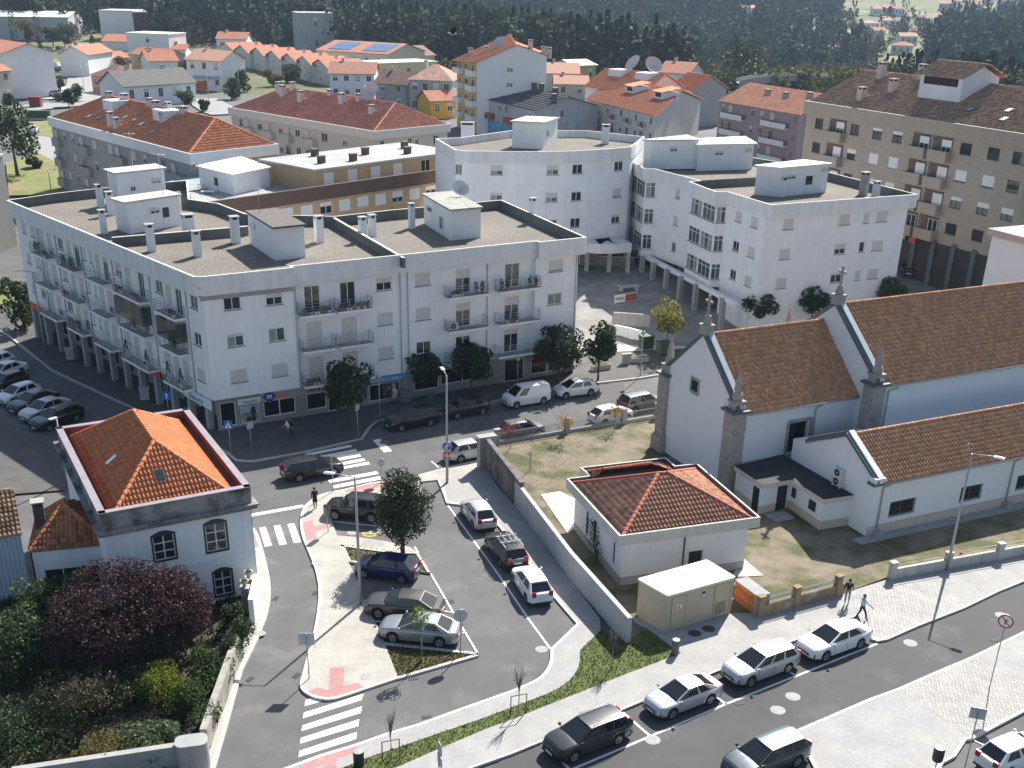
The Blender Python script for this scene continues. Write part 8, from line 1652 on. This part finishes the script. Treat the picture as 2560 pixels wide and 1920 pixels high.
for i,(kd,pm,lab,x,y)in enumerate((('hatch',WH,'white hatchback, topmost of the side street row',-80,350),('sedan',WH,'second white car from the top of the side street row',-20,410),('hatch',BLK,'dark car third from the top of the side street row',-5,480),('hatch',WH,'white hatchback in the middle of the side street row',75,556),('sedan',DGR,'dark green saloon below the white hatchback in the side street row',170,606),('sedan',SI,'silver car second from the bottom of the side street row',246,658),('estate',BLK,'black car at the bottom of the side street row, behind the old house',318,716))):
 car_px(kd,pm,lab,k7(x,y),k7(x+178,y-62),'L',GS,z=gz(*U(k7(x,y))[:2])+.012)
GR2='cars parked in the street right of the bay window block'
for kd,pm,lab,x,y in(('suv',BLK,'black car facing the camera at the white block corner',1975,985),('van',WH,'white van seen from behind in the right street',2105,1000),('suv',SIG,'silver car right of the white van in the right street',2215,1040),('hatch',BLK,'dark car behind the black one in the right street',1940,915)):
 p=U(k12(x,y));car(kd,pm,lab,(p.x,p.y,p.z+.02),math.radians(-105 if 'facing' in lab else 70),GR2)
def farcar(kd,pm):
 def mk():
  body,glass,det,xw,r,W=_CM.setdefault(kd,car_meshes(kd));b=MB();b.add(body.v,body.f,0);b.m=list(body.m)
  for lst in glass.values():
   for g in lst:b.add(g.v,g.f,2)
  for x in xw:
   for sd in(1,-1):b.box(x-r*.8,x+r*.8,sd*W/2-.1,sd*W/2+.005,0,r*1.6,1)
  b.sm=[False]*len(b.f);return b.mesh('far_car',[pm,TRIM,CG])
 return cached(('far',kd,pm.name),mk)
fc_=[('white van on the far street','van',WH,390,450,1.2),('dark car in front of the far white van','hatch',BLK,378,475,1.2),('white car behind the far white van','hatch',WH,435,435,1.2),('red car on the far street','van',REDC,452,405,1.2),('silver car by the far red one','hatch',SI,470,365,1.1),('white car at the bend of the far street','hatch',WH,495,350,1.0),('grey car at the bend of the far street','sedan',GRS_,520,342,.9),('silver car on the far parking, left','hatch',SI,340,335,1.7),('dark car on the far parking, centre','hatch',BLK,380,332,1.7),('white car on the far parking, right','hatch',WH,425,332,1.7),('dark car on the far parking, far left','hatch',BLK,262,335,1.7),('silver car at the wall of the far parking','estate',SI,285,380,.2),('grey car above the silver one at the far wall','estate',GRS_,255,350,.2),('blue car by the far street','sedan',BGY,440,362,.4),('grey car first in the left square','hatch',GRS_,262,560,.5),('dark car second in the left square','hatch',BLK,285,575,.5),('white van in the left square','van',WH,312,590,.5),('dark blue car in the left square','sedan',BLU,335,605,.5),('silver car in the left square','hatch',SI,355,625,.5),('red hatchback in the left square','hatch',REDC,390,640,.5),('black van in the left square','van',BLK,412,660,.5),('white car on the side street behind the round tree','hatch',WH,220,862,1.9),('dark car in front of the blue shopfront','hatch',BLK,2190+15,840,.3),('white car at the far left edge','hatch',WH,10,660,.5)]
for lab,kd,pm,x,y,a in fc_:p=U(f0(x,y));addprops(obj('parked_car',farcar(kd,pm),None,(p.x,p.y,p.z+.3),a),lab,'car','cars parked in the far streets')
# ------------------------------------------------------------------ street furniture
POLE=mat('lamp_pole',(.40,.41,.41),.5,var=.06,metal=.4);POLEB=mat('sign_back_grey',(.47,.50,.52),.5,var=.05,metal=.3);SRED=mat('traffic_red',(.50,.02,.03),.5,var=0);SBLU=mat('traffic_blue',(.015,.13,.45),.5,var=0);LAMPG=mat('lamp_glass',(.75,.76,.74),.3,var=0);BINB=mat('bin_black',(.018,.018,.019),.6,var=.1);BING=mat('bin_grey',(.16,.16,.16),.6,var=.1)
def lamp(label,base,elbow,heads,z=None,r0=.11,r1=.055,flat=True):
 b0=U(base)if z is None else U(base,z);h=zat(elbow,b0[:2]);o=thing('street_lamp',label,'street lamp',b0);hh=h-b0 .z;b=MB();b.tube([(0,0,-.05),(0,0,hh*.5),(0,0,hh)],[r0,(r0+r1)/2,r1],10);b.obox((0,0,-.02),(.34,.34,.05));b.build('pole',POLE,o)
 for hd in heads:
  e=U(hd,h+.15)-Vector((b0 .x,b0 .y,h));e.z=.15;b=MB();b.tube([(0,0,hh-.03),(e.x*.6,e.y*.6,hh+.1),(e.x,e.y,hh+.15)],.03,6);a=b.build('arm',POLE,o);az=math.atan2(e.y,e.x);b=MB()
  b.obox((0,0,0),(.62,.26,.07));b.obox((0,0,-.03),(.4,.2,.03),0,1);b.obox((.05,0,.07),(.4,.16,.03));b.build('lamp_head',[LAMPG if flat else POLE,LAMPG],o,(e.x,e.y,hh+.1),az)
 return o
lamp('tall lamp post in the car park with its arm over the pavement',(902,1509),(886,1193),[(824,1182)],Z)
L2=lamp('tall lamp post carrying the stop sign at the corner',(1118,1207),(1118,938),[(1106,921)],Z)
lamp('tall lamp post in front of the side aisle of the church',k10(1845,1382),k10(1992,832),[k10(2095,846)],Z)
lamp('lamp post by the far end of the white block',q1(400,1505),q1(270,795),[q1(165,782)]);lamp('lamp post beside the parked cars behind the old house',k7(432,1042),k7(352,640),[k7(340,632)]);lamp('lamp post in front of the beige block, left one',q6(1262,1600),q6(1388,952),[q6(1365,945)]);lamp('lamp post in front of the beige block, right one',q6(1830,1680),q6(1905,1352),[q6(2035,1330)])
lamp('lamp post beside the green tree by the church',r6(905,560),r6(922,290),[r6(865,245)])
for lab,a,c in(('thin far lamp post by the left vacant lot',f0(330,1230),f0(318,1090)),('far lamp post on the far street',f0(318,470),f0(295,305)),('far lamp post by the driving school',f0(1345,655),f0(1330,470)),('far lamp post right of the driving school',f0(1543,640),f0(1528,440)),('far lamp post beside the red block',f0(545,600),f0(525,415)),('far lamp post by the yellow house',f1(680,780),f1(680,590)),('far lamp post in front of the grey roofed building',f1(1175,780),f1(1178,590)),('far lamp post by the terrace row',f0(1970,400),f0(1945,290)),('far lamp post by the institution',f0(540,320),f0(520,175))):lamp(lab,a,c,[(c[0]+12,c[1]-1)],r0=.09,r1=.06)
def globe(label,base,top,z=None):
 b0=U(base)if z is None else U(base,z);h=zat(top,b0[:2])-b0 .z;o=thing('globe_lamp',label,'street lamp',b0);b=MB();b.tube([(0,0,-.05),(0,0,h-.2)],[.05,.035],7);b.build('pole',POLE,o);b=MB();b.lathe([(.02,-.22),(.16,-.16),(.22,0),(.16,.16),(.02,.22)],(0,0,h),10);b.build('globe',mat('globe_glass',(.42,.46,.5),.2,var=0),o)
globe('globe lamp in front of the clinic',q2(1903,1570),q2(1888,1178),Z);globe('globe lamp in front of the red awning shop',q3(1152,1400),q3(1160,1165),Z);globe('globe lamp beside the waste containers',k10(382,462),k10(394,252))
# --- signs
def disc(b,r,n,y,mi=0,rot=0.0,ry=1.0):b.face([(r*math.cos(6.2832*i/n+rot),y,r*ry*math.sin(6.2832*i/n+rot))for i in range(n)][::-1 if y>0 else 1],mi)
def signpost(label,base,top,plates,z=Z,extra=0.0,bz=None):
 """plates: (kind, centre px, size, heading of the face)"""
 b0=U(base,z);h=zat(top,b0[:2])-b0 .z;o=thing('traffic_sign',label,'sign',b0);b=MB();b.tube([(0,0,-.05),(0,0,h+extra)],.032,7);b.build('post',POLE,o)
 for kd,px,size,az in plates:plate(o,kd,zat(px,b0[:2])-b0 .z,size,az,(0,0))
 return o
def plate(o,kd,z,size,az,xy):
 d=rot2(az);p=(xy[0]+d.x*.05,xy[1]+d.y*.05,z);rz=az+math.pi/2;b=MB()
 if kd in('round','noturn','blueturn'):
  disc(b,size,24,-.012,0);disc(b,size,24,.012,1)
  for i in range(24):a0,a1=6.2832*i/24,6.2832*(i+1)/24;b.face([(size*math.cos(a0),-.012,size*math.sin(a0)),(size*math.cos(a1),-.012,size*math.sin(a1)),(size*math.cos(a1),.012,size*math.sin(a1)),(size*math.cos(a0),.012,size*math.sin(a0))],1)
 elif kd=='stop':disc(b,size,8,-.012,0,math.pi/8);disc(b,size,8,.012,1,math.pi/8)
 else:b.box(-size,size,-.012,.012,-size*(.85 if kd=='flat' else 1),size*(.85 if kd=='flat' else 1),1);b.face([(-size,-.0125,-size),(size,-.0125,-size),(size,-.0125,size),(-size,-.0125,size)]if kd!='flat' else[(-size,-.0125,-size*.85),(size,-.0125,-size*.85),(size,-.0125,size*.85),(-size,-.0125,size*.85)],0)
 face={'round':POLEB,'flat':POLEB,'stop':SRED,'noturn':SIGNW,'blueturn':SBLU,'cross':SBLU,'up':SBLU}[kd];pl_o=b.build('sign_plate',[face,POLEB],o,p,rz)
 def mark(poly,mt,y=-.02):m_=MB();m_.face([(x*size,y,zz*size)for x,zz in poly]);m_.build('sign_symbol',mt,pl_o)
 def ringm(r0,r1,mt,n=24,rot=0.0):
  m_=MB()
  for i in range(n):a0,a1=6.2832*i/n+rot,6.2832*(i+1)/n+rot;m_.face([(r0*size*math.cos(a0),-.018,r0*size*math.sin(a0)),(r1*size*math.cos(a0),-.018,r1*size*math.sin(a0)),(r1*size*math.cos(a1),-.018,r1*size*math.sin(a1)),(r0*size*math.cos(a1),-.018,r0*size*math.sin(a1))])
  m_.build('sign_rim',mt,pl_o)
 if kd=='stop':ringm(.9,1.0,SIGNW,8,math.pi/8);t=obj('lettering',text_mesh('STOP',size*.78,SIGNW,bold=.01),pl_o,(0,-.03,-size*.27))
 if kd=='blueturn':ringm(.92,1.0,SIGNW);mark([(-.42,-.62),(-.18,-.62),(-.18,.0),(.12,.14),(.12,-.06),(.62,.24),(.12,.56),(.12,.36),(-.3,.22),(-.42,.02)],SIGNW)
 if kd=='noturn':ringm(.8,1.0,SRED);mark([(-.12,-.5),(.04,-.5),(.04,.12),(.3,.12),(.3,.26),(-.12,.26)],NAVY);mark([(-.62,.52),(-.52,.62),(.62,-.52),(.52,-.62)],SRED,-.024)
 if kd=='up':mark([(-.12,-.65),(.12,-.65),(.12,.1),(.38,.1),(0,.68),(-.38,.1),(-.12,.1)],SIGNW)
 if kd=='cross':mark([(-.8,-.7),(.8,-.7),(0,.75)],SIGNW);mark([(-.1,-.35),(.1,-.35),(.28,-.6),(.12,-.6),(0,-.42),(-.12,-.6),(-.28,-.6)],NAVY,-.026);mark([(-.12,-.38),(.12,-.38),(.1,.05),(-.1,.05)],NAVY,-.026);mark([(-.09,.1),(.09,.1),(.07,.3),(-.07,.3)],NAVY,-.026)
 return pl_o
TOCAM=-math.pi/2
plate(L2,'blueturn',zat(k1(1162,457),L2 .location[:2])-Z,.36,TOCAM-.05,(0,0));plate(L2,'stop',zat(k1(1163,521),L2 .location[:2])-Z,.40,TOCAM-.05,(0,0))
signpost('square sign seen from behind at the tip of the cobbled island',k2(460,885),k2(430,498),[('flat',k2(437,548),.42,math.pi/2)])
signpost('round sign seen from behind at the triangular bed',k2(1768,672),k2(1764,292),[('round',k2(1765,345),.40,math.pi/2+.2)],.07)
signpost('round sign seen from behind by the zebra crossing',k1(701,705),k1(697,540),[('round',k1(697,572),.34,math.pi/2-.1)])
signpost('blue pedestrian crossing sign at the corner of the white block',k6(1515,610),k6(1494,312),[('cross',k6(1495,352),.34,TOCAM-.1)])
signpost('blue one way arrow sign behind the orange roof',k6(985,330),k6(944,62),[('up',k6(945,102),.38,TOCAM-.1)])
signpost('narrow white arrow sign by the shop corner',k6(1693,590),k6(1660,320),[('flat',k6(1668,358),.3,-.7)])
signpost('narrow sign by the street tree in front of the shops',k1(540,388),k1(520,155),[('flat',k1(530,190),.3,-.4)])
signpost('no right turn sign at the right, on the cobbled corner',k4(1915,958),k4(2085,335),[('noturn',k4(2071,392),.40,TOCAM-.55)])
signpost('square sign seen from behind near the bottom right',k4(1682,1730),k4(1820,1140),[('flat',k4(1815,1192),.36,math.pi/2-.3)])
signpost('two plates on one post seen edge on at the bottom',(1098,1990),k2(1580,1430),[('round',k2(1590,1495),.36,.35),('flat',k2(1592,1595),.36,.35)])
signpost('slim sign post without a plate by the zebra crossing',k1(368,768),k1(348,530),[])
signpost('round sign beside the right street',k12(2085,1095),k12(2105,970),[('round',k12(2098,1025),.36,math.pi/2),('flat',k12(2110,985),.33,math.pi/2)],1.0)
def bin_(label,base,top,r,pole=False,mt=BINB,z=Z):
 b0=U(base,z);h=zat(top,b0[:2])-b0 .z;o=thing('litter_bin',label,'litter bin',b0);z0=h-.75 if pole else 0.0;b=MB();b.lathe([(r*.9,z0),(r,z0+.08),(r,h-.06),(r*.96,h)],n=16);b.lathe([(r*.96,h),(.001,h+.015)],n=16,mi=1);b.build('bin_body',[mt,mat('bin_lid',(.33,.34,.34),.5,var=.1)],o)
 b=MB();b.lathe([(r*1.03,h-.2),(r*1.03,h-.15)],n=16);b.build('bin_band',mat('bin_band',(.05,.05,.05),.5),o);b=MB();b.obox((0,0,-.02),(.24,.24,.03))if pole else b.lathe([(r*.7,-.02),(r*.7,.03)],n=12)
 if pole:b.tube([(0,0,0),(0,0,z0+.05)],.035,7)
 b.build('bin_foot',POLE,o);return o
bin_('black litter bin beside the red tactile paving at the bottom',k2(890,1640),k2(885,1512),.26);bin_('black litter bin on a post at the bottom right',k4(1445,1665),k4(1477,1480),.26,True);bin_('dark grey litter bin near the transformer cabinet',k3(1408,668),k3(1412,548),.22,mt=BING)
b0=U(k1(333,1048),Z);o=thing('litter_bin','grey litter bin hanging on a post beside the pedestrian in black','litter bin',b0);b=MB();b.tube([(0,0,0),(0,0,2.1)],.03,7);b.build('post',POLE,o);b=MB();b.lathe([(.2,1.2),(.22,1.25),(.22,1.95),(.2,2.0)],n=14);b.build('bin_body',BING,o,(.0,-.1,.0))
GRB=mat('container_green',(.035,.085,.04),.6,var=.12)
def container(label,px,w,d,h,mt=GRB,rz=.4,name='waste_container'):
 b0=U(px);o=thing(name,label,'container',(b0 .x,b0 .y,b0 .z+(.14 if b0 .y<150 else.1)),rz);b=MB();b.prism(rnd([(-w/2,-d/2),(w/2,-d/2),(w/2,d/2),(-w/2,d/2)],.1),.12,h*.85);b.build('container_body',mt,o);b=MB();b.prism(rnd([(-w/2-.05,-d/2-.05),(w/2+.05,-d/2-.05),(w/2+.05,d/2+.05),(-w/2-.05,d/2+.05)],.12),h*.855,h);b.build('lid',mt,o)
 for x in(-w/2+.2,w/2-.2):b=MB();b.obox((x,0,0),(.12,d*.8,.12));b.build('castor',BINB,o)
container('green waste container left of the other, by the yellow green tree',k10(408,330),1.3,1.0,1.35);container('green waste container right of the other, behind the church gable',k10(492,362),1.3,1.0,1.35);container('small green bin on the shop pavement',k1(1040,175),.5,.5,1.0,mat('container_bright_green',(.02,.16,.07),.6,var=.1));container('dark box cabinet on the shop pavement',k1(865,170),.9,.6,1.1,BING);container('dark green recycling containers by the far street',f0(245,768),5.5,1.6,1.8,GRB,.1);container('dark red container on the left square',f0(235,692),2.6,2.2,2.4,mat('container_red',(.20,.03,.03),.6,var=.1),.1);container('pale utility box on the side street pavement',q1(615,1570),.8,.5,1.3,mat('utility_grey',(.45,.46,.46),.6));container('pale utility box by the corner shop',k6(775,155),.8,.5,1.3,mat('utility_grey',(1,1,1)))
def planter(label,px,w,fl=False,rz=.45):
 b0=U(px);o=thing('stone_planter',label,'planter',(b0 .x,b0 .y,b0 .z+.14),rz);b=MB();b.obox((0,0,0),(w,.6,.5));b.obox((0,0,.5),(w+.08,.68,.07));b.build('trough',mat('planter_stone',(.40,.38,.34),.9,var=.15),o);b=MB();b.obox((0,0,.57),(w-.1,.5,.02));b.build('planter_soil',SOIL,o)
 v,q=leafcloud(160 if fl else 60,.12,(w*.4,.25,.22),9,(0,0,.72));obj('planter_flowers',npmesh('planter_flowers',v,q,FLOWER if fl else LEAF),o)
planter('stone planter at the foot of the corner tree',q3(1870,1275),1.9);planter('stone planter with red flowers on the sunny walk',q3(1945,1150),1.5,True,1.0);planter('stone planter near the white plinth',k10(378,400),1.7)
b0=U(q3(2090,1225));o=thing('information_plinth','small white stone plinth on the sunny walk','plinth',(b0 .x,b0 .y,b0 .z+.14),.3);b=MB();b.obox((0,0,0),(.9,.3,1.0));b.obox((0,0,1.0),(1.0,.4,.1));b.build('plinth_body',mat('planter_stone',(1,1,1)),o)
b0=U(q3(2110,585));o=thing('stone_bench','pale stone block bench in the middle of the shaded plaza','bench',(b0 .x,b0 .y,b0 .z+.14),.3);b=MB();b.obox((0,0,.45),(2.4,.9,.16));b.build('seat',mat('bench_stone',(.46,.45,.43),.9,var=.1),o)
for x in(-.9,.9):b=MB();b.obox((x,0,0),(.25,.7,.45));b.build('leg',mat('bench_stone',(1,1,1)),o)
o=thing('banner','white and red advertising banner on two posts beside the plaza','banner',U(k10(250,205)));e=U(k10(362,180))-U(k10(250,205));L_=e.length;az=math.atan2(e.y,e.x);o.rotation_euler=(0,0,az)
for x in(0,L_):b=MB();b.tube([(x,0,0),(x,0,3.2)],.04,6);b.build('post',mat('green_post',(.10,.20,.12),.6),o)
b=MB();b.box(0.1,L_-.1,-.01,.01,2.0,2.95);b.build('banner_cloth',SIGNW,o);b=MB();b.box(L_*.48,L_-.12,-.018,-.012,2.15,2.93);b.build('banner_picture',mat('banner_red',(.35,.08,.05),.7,var=.5,scale=3),o);b=MB();b.box(.12,L_*.95,-.018,-.012,2.0,2.12);b.build('banner_stripe',mat('banner_crimson',(.45,.02,.1),.6),o);obj('lettering',text_mesh('MENU',.4,NAVY),o,(L_*.25,-.03,2.4))
wall_thing('ramp_wall','low concrete ramp wall between the plaza and the sunny walk',[U(k10(250,235))[:2],U(k10(425,250))[:2]],[1.3,1.3],.25,mat('stained_ramp_wall',(.42,.41,.38),.9,var=.15,streak=.3),z0=1.2);wall_thing('ramp_wall','low white curved parapet below the ramp',[U(k10(262,268))[:2],U(k10(330,285))[:2],U(k10(385,305))[:2]],[1.0,1.0,1.0],.25,WHITE,z0=.7)
b0=U(k10(1905,1345),Z);o=thing('fire_hydrant','small red hydrant at the foot of the pale fence wall','hydrant',b0);b=MB();b.lathe([(.1,0),(.1,.5),(.14,.52),(.14,.6),(.08,.68),(0,.72)],n=10);b.build('hydrant_body',SRED,o);b=MB();b.tube([(-.18,0,.45),(.18,0,.45)],.05,7);b.build('hydrant_outlet',SRED,o)
# rooftop things
def antenna(label,p,h):
 o=thing('antenna',label,'antenna',p);b=MB();b.tube([(0,0,0),(0,0,h)],.025,5);b.build('mast',STEEL,o);b=MB();b.tube([(-.6,0,h-.15),(.6,0,h-.15)],.012,4)
 for i in range(7):b.tube([(-.55+i*.18,-.25,h-.15),(-.55+i*.18,.25,h-.15)],.008,4)
 b.build('aerial',STEEL,o)
wA=parent_world(A)
for lab,x,y,h,z in(('tall thin aerial on the middle left roof hut',-33.2,108.5,3.8,14.9),('aerial on the dark roofed hut',-22.6,101,2.2,14.85),('tall aerial on the rear left hut',-39.5,120.2,3.5,15.45)):antenna(lab,(x,y,z),h)
dish((-5.6,111.5,14.85),.85,'white satellite dish on the right roof hut of the white block',mat('dish_white',(.65,.65,.63),.5),-1.2)
for i,(u,r)in enumerate(((21.5,1),)):p=wA@FA.p(u,FLR[r][0]+.03,.15);acunit(p,math.radians(30),'white air conditioner on the third middle balcony of the white block',.6,1)
p=U(f1(1285,925),2.4+12.97);acunit((p.x,p.y-.6,p.z),0.2,'air conditioner beside the hut on the curved block roof',.8,1)
def bicycle(label,p,rz):
 o=thing('bicycle',label,'bicycle',p,rz)
 for x in(-.5,.5):
  b=MB();n=18;b.tube([(x+.33*math.cos(6.2832*i/n),0,.34+.33*math.sin(6.2832*i/n))for i in range(n+1)],.02,5);b.build('wheel',BINB,o)
 b=MB()
 for a,c in(((-.5,.34),(-.15,.34)),((-.15,.34),(.35,.8)),((-.2,.82),(.35,.8)),((-.15,.34),(-.22,.95)),((-.5,.34),(-.2,.82)),((.5,.34),(.33,.98))):b.tube([(a[0],0,a[1]),(c[0],0,c[1])],.018,5)
 b.build('frame',BINB,o);b=MB();b.obox((-.24,0,.95),(.24,.14,.05));b.build('saddle',BINB,o);b=MB();b.tube([(.33,-.25,1.0),(.33,.25,1.0)],.015,5);b.build('handlebar',BINB,o)
p=U(f0(1295,1240),10.42);bicycle('dark bicycle leaning by the white terrace hut',(p.x,p.y,10.42),.4)
p=U(f0(1342,1270),10.42);o=thing('terrace_table','small white table on the roof terrace','table',(p.x,p.y,10.42));b=MB();b.obox((0,0,.7),(1.5,.9,.05));b.build('table_top',FRAMEW,o)
for a,c in((-.65,-.35),(.65,-.35),(.65,.35),(-.65,.35)):b=MB();b.obox((a,c,0),(.07,.07,.7));b.build('leg',FRAMEW,o)
# ------------------------------------------------------------------ people
SK=mat('skin',(.42,.24,.17),.6,var=.05);HAIRD=mat('dark_hair',(.02,.014,.01),.7,var=.2)
def person(label,px,top,heading,shirt,legs,shoes=BINB,stride=.2,arms=((.1,.12),(-.12,-.02)),coat=False,skirt=False,hold=None,bald=False,z=Z):
 b0=U(px,z);h=zat(top,b0[:2])-b0 .z;s=h/1.72;V,E,Rr,T=[],[],[],[]
 def v(x,y,z_,r,t,p=None):
  V.append((x*s,y*s,z_*s));Rr.append(r*s);T.append(t);i=len(V)-1
  if p is not None:E.append((p,i))
  return i
 pel=v(0,0,.95,.135,1);sp=v(0,0,1.13,.125,0,pel);ch=v(0,.01,1.33,.15,0,sp);nk=v(0,.0,1.47,.06,2,ch);hb=v(0,.03,1.56,.085,2,nk);ht=v(0,.02,1.655,.085,2,hb)
 for sd,st in((1,stride),(-1,-stride)):
  hp=v(sd*.095,0,.90,.09,1,pel);kn=v(sd*.1,st*.55+.06,.50,.065,1,hp);an=v(sd*.1,st-(.05 if st<0 else 0),.10 if st>0 else.15,.042,1 if not skirt else 2,kn);v(sd*.105,st+.17,.045 if st>0 else.06,.038,3,an)
 for sd,(ey,wy)in((1,arms[0]),(-1,arms[1])):
  sh=v(sd*.18,0,1.40,.065,0,ch);el=v(sd*.235,ey,1.15,.045,0 if coat else 0,sh);wr=v(sd*.235,ey+wy+.06,.95,.032,0 if coat else 2,el);hd=v(sd*.23,ey+wy+.1,.885,.03,2,wr)
  for k,(dx,ln)in enumerate(((-.018,.075),(-.006,.085),(.006,.08),(.018,.065))):f_=v(sd*(.23+dx),ey+wy+.12+.01*k,.83,.009,2,hd);v(sd*(.225+dx),ey+wy+.12,.83-ln*.7,.008,2,f_)
  t_=v(sd*.205,ey+wy+.14,.87,.01,2,hd);v(sd*.2,ey+wy+.155,.835,.009,2,t_)
 me=bpy.data.meshes.new('body');me.from_pydata(V,E,[]);ob=bpy.data.objects.new('body',me);COL.objects.link(ob);md=ob.modifiers.new('s','SKIN');sv=me.skin_vertices[0].data
 for i,r in enumerate(Rr):sv[i].radius=(r,r)
 sv[0].use_root=True;md.use_smooth_shade=True;ob.modifiers.new('u','SUBSURF').levels=1
 dg=bpy.context.evaluated_depsgraph_get();m2=bpy.data.meshes.new_from_object(ob.evaluated_get(dg));bpy.data.objects.remove(ob)
 for mt in(shirt,legs,SK,shoes):m2 .materials.append(mt)
 A0=np.array(V);TT=np.array(T);ed=np.array(E)
 for p in m2 .polygons:
  c=np.array(p.center);a,b_=A0[ed[:,0]],A0[ed[:,1]];d=b_-a;t=np.clip(((c-a)*d).sum(1)/np.maximum((d*d).sum(1),1e-9),0,1);k=np.argmin(np.linalg.norm(a+d*t[:,None]-c,axis=1));p.material_index=int(TT[ed[k][1]]if t[k]>.5 else TT[ed[k][0]]);p.use_smooth=True
 o=thing('person',label,'person',b0,heading-math.pi/2);obj('body',m2,o)
 b=MB();b.lathe([(.092,-.03),(.1,.03),(.09,.085),(.05,.115),(.001,.125)],(0,-.005,1.625),10);hr=b.mesh('hair',HAIRD if not bald else mat('cropped_hair',(.10,.06,.045),.7));hr.transform(Matrix.Scale(s,4));obj('hair',hr,o)
 b=MB()
 for sd in(1,-1):b.box(sd*.032-.01,sd*.032+.01,.105,.118,1.598,1.61)
 b.box(-.022,.022,.105,.112,1.535,1.542);ey=b.mesh('face_features',HAIRD);ey.transform(Matrix.Scale(s,4));obj('face_features',ey,o);b=MB();b.lathe([(.014,-.02),(.01,.0),(.001,.025)],(0,.118,1.575),6);ns=b.mesh('nose',SK);ns.transform(Matrix.Scale(s,4));obj('nose',ns,o)
 if skirt or coat:b=MB();z0=.55 if skirt else.62;b.lathe([(.2,z0),(.17,.8),(.14,1.0)],(0,0,0),12);sk_=b.mesh('skirt' if skirt else 'coat_skirt',legs if skirt else shirt);sk_.transform(Matrix.Scale(s,4));obj('skirt' if skirt else 'coat_hem',sk_,o)
 return o
person('man in a black T-shirt and grey jeans walking away by the fence end',k4(677,240),k4(735,30),math.radians(70),mat('black_shirt',(.012,.012,.014),.9,var=.1),mat('grey_jeans',(.20,.24,.28),.9,var=.1),stride=.16)
person('man in a pale blue shirt and dark jeans striding with an arm out',k4(800,378),k4(850,162),math.radians(10),mat('blue_shirt',(.42,.52,.62),.9,var=.08),mat('dark_jeans',(.035,.045,.065),.9,var=.1),stride=.26,arms=((.22,.2),(.02,.1)),bald=True)
person('pedestrian in a long black coat on the island pavement',k1(245,888),k1(243,742),math.radians(110),mat('black_coat',(.01,.01,.011),.9,var=.1),mat('black_trousers',(.01,.01,.011),.9),stride=.1,coat=True)
person('woman in a white top and green shorts on the shop pavement',k1(57,398),k1(57,266),math.radians(200),mat('white_top',(.75,.76,.78),.8),mat('green_shorts',(.02,.16,.12),.8),stride=.12);person('woman in dark clothes just behind the one in white',k1(84,392),k1(72,262),math.radians(200),mat('dark_top',(.02,.018,.02),.9),mat('dark_shorts',(.03,.025,.03),.8),stride=.12)
fp=f0(357,1012);person('distant pedestrian on the side street beyond the red block',fp,f0(353,968),math.radians(120),mat('dark_top',(1,1,1)),mat('white_top',(1,1,1)),z=U(fp).z)
# ------------------------------------------------------------------ bird in the air
bc_=CAMH;d=ray(*f1(722,218));bp_=Vector((0,0,CAMH))+d.normalized()*24;BD=thing('bird','small dark bird with a white breast flying over the town','bird',bp_,math.radians(200));b=MB();b.tube([(-.09,0,0),(-.05,0,.005),(.0,0,.0),(.05,0,.005),(.085,0,.015),(.105,0,.01)],[.006,.02,.028,.024,.02,.004],8);b.build('body',mat('bird_white',(.5,.48,.46),.8,var=.2),BD)
BW=mat('bird_dark',(.03,.025,.02),.8,var=.1)
for sd,up in((1,.13),(-1,-.06)):b=MB();P=[(.04,sd*.02,.01),(.05,sd*.1,.01+up*.6),(.0,sd*.2,.01+up),(-.04,sd*.1,.01+up*.55),(-.04,sd*.02,.0)];b.face(P);b.face([(x,y,z_-.006)for x,y,z_ in P[::-1]]);b.build('wing',BW,BD)
b=MB();b.face([(-.08,-.01,0),(-.17,-.035,0),(-.13,0,.004),(-.17,.035,0),(-.08,.01,0)]);b.face([(-.08,.01,-.004),(-.17,.035,-.004),(-.13,0,0),(-.17,-.035,-.004),(-.08,-.01,-.004)]);b.build('tail',BW,BD)
# ------------------------------------------------------------------ air
hb_=MB();hb_.box(-2750,2750,-80,4900,-45,262);hm=bpy.data.materials.new('haze_air');hm.use_nodes=True;hn=hm.node_tree;hn.nodes.remove(hn.nodes['Principled BSDF']);pv=hn.nodes.new('ShaderNodeVolumePrincipled');pv.inputs['Color'].default_value=(.55,.75,1.0,1);pv.inputs['Density'].default_value=.00011;pv.inputs['Anisotropy'].default_value=.3;hn.links.new(pv.outputs[0],hn.nodes['Material Output'].inputs['Volume'])
hz_=hb_.build('haze',hm);hz_['kind']='stuff';hz_['label']='thin blue haze over the valley and hills';hz_['category']='haze'
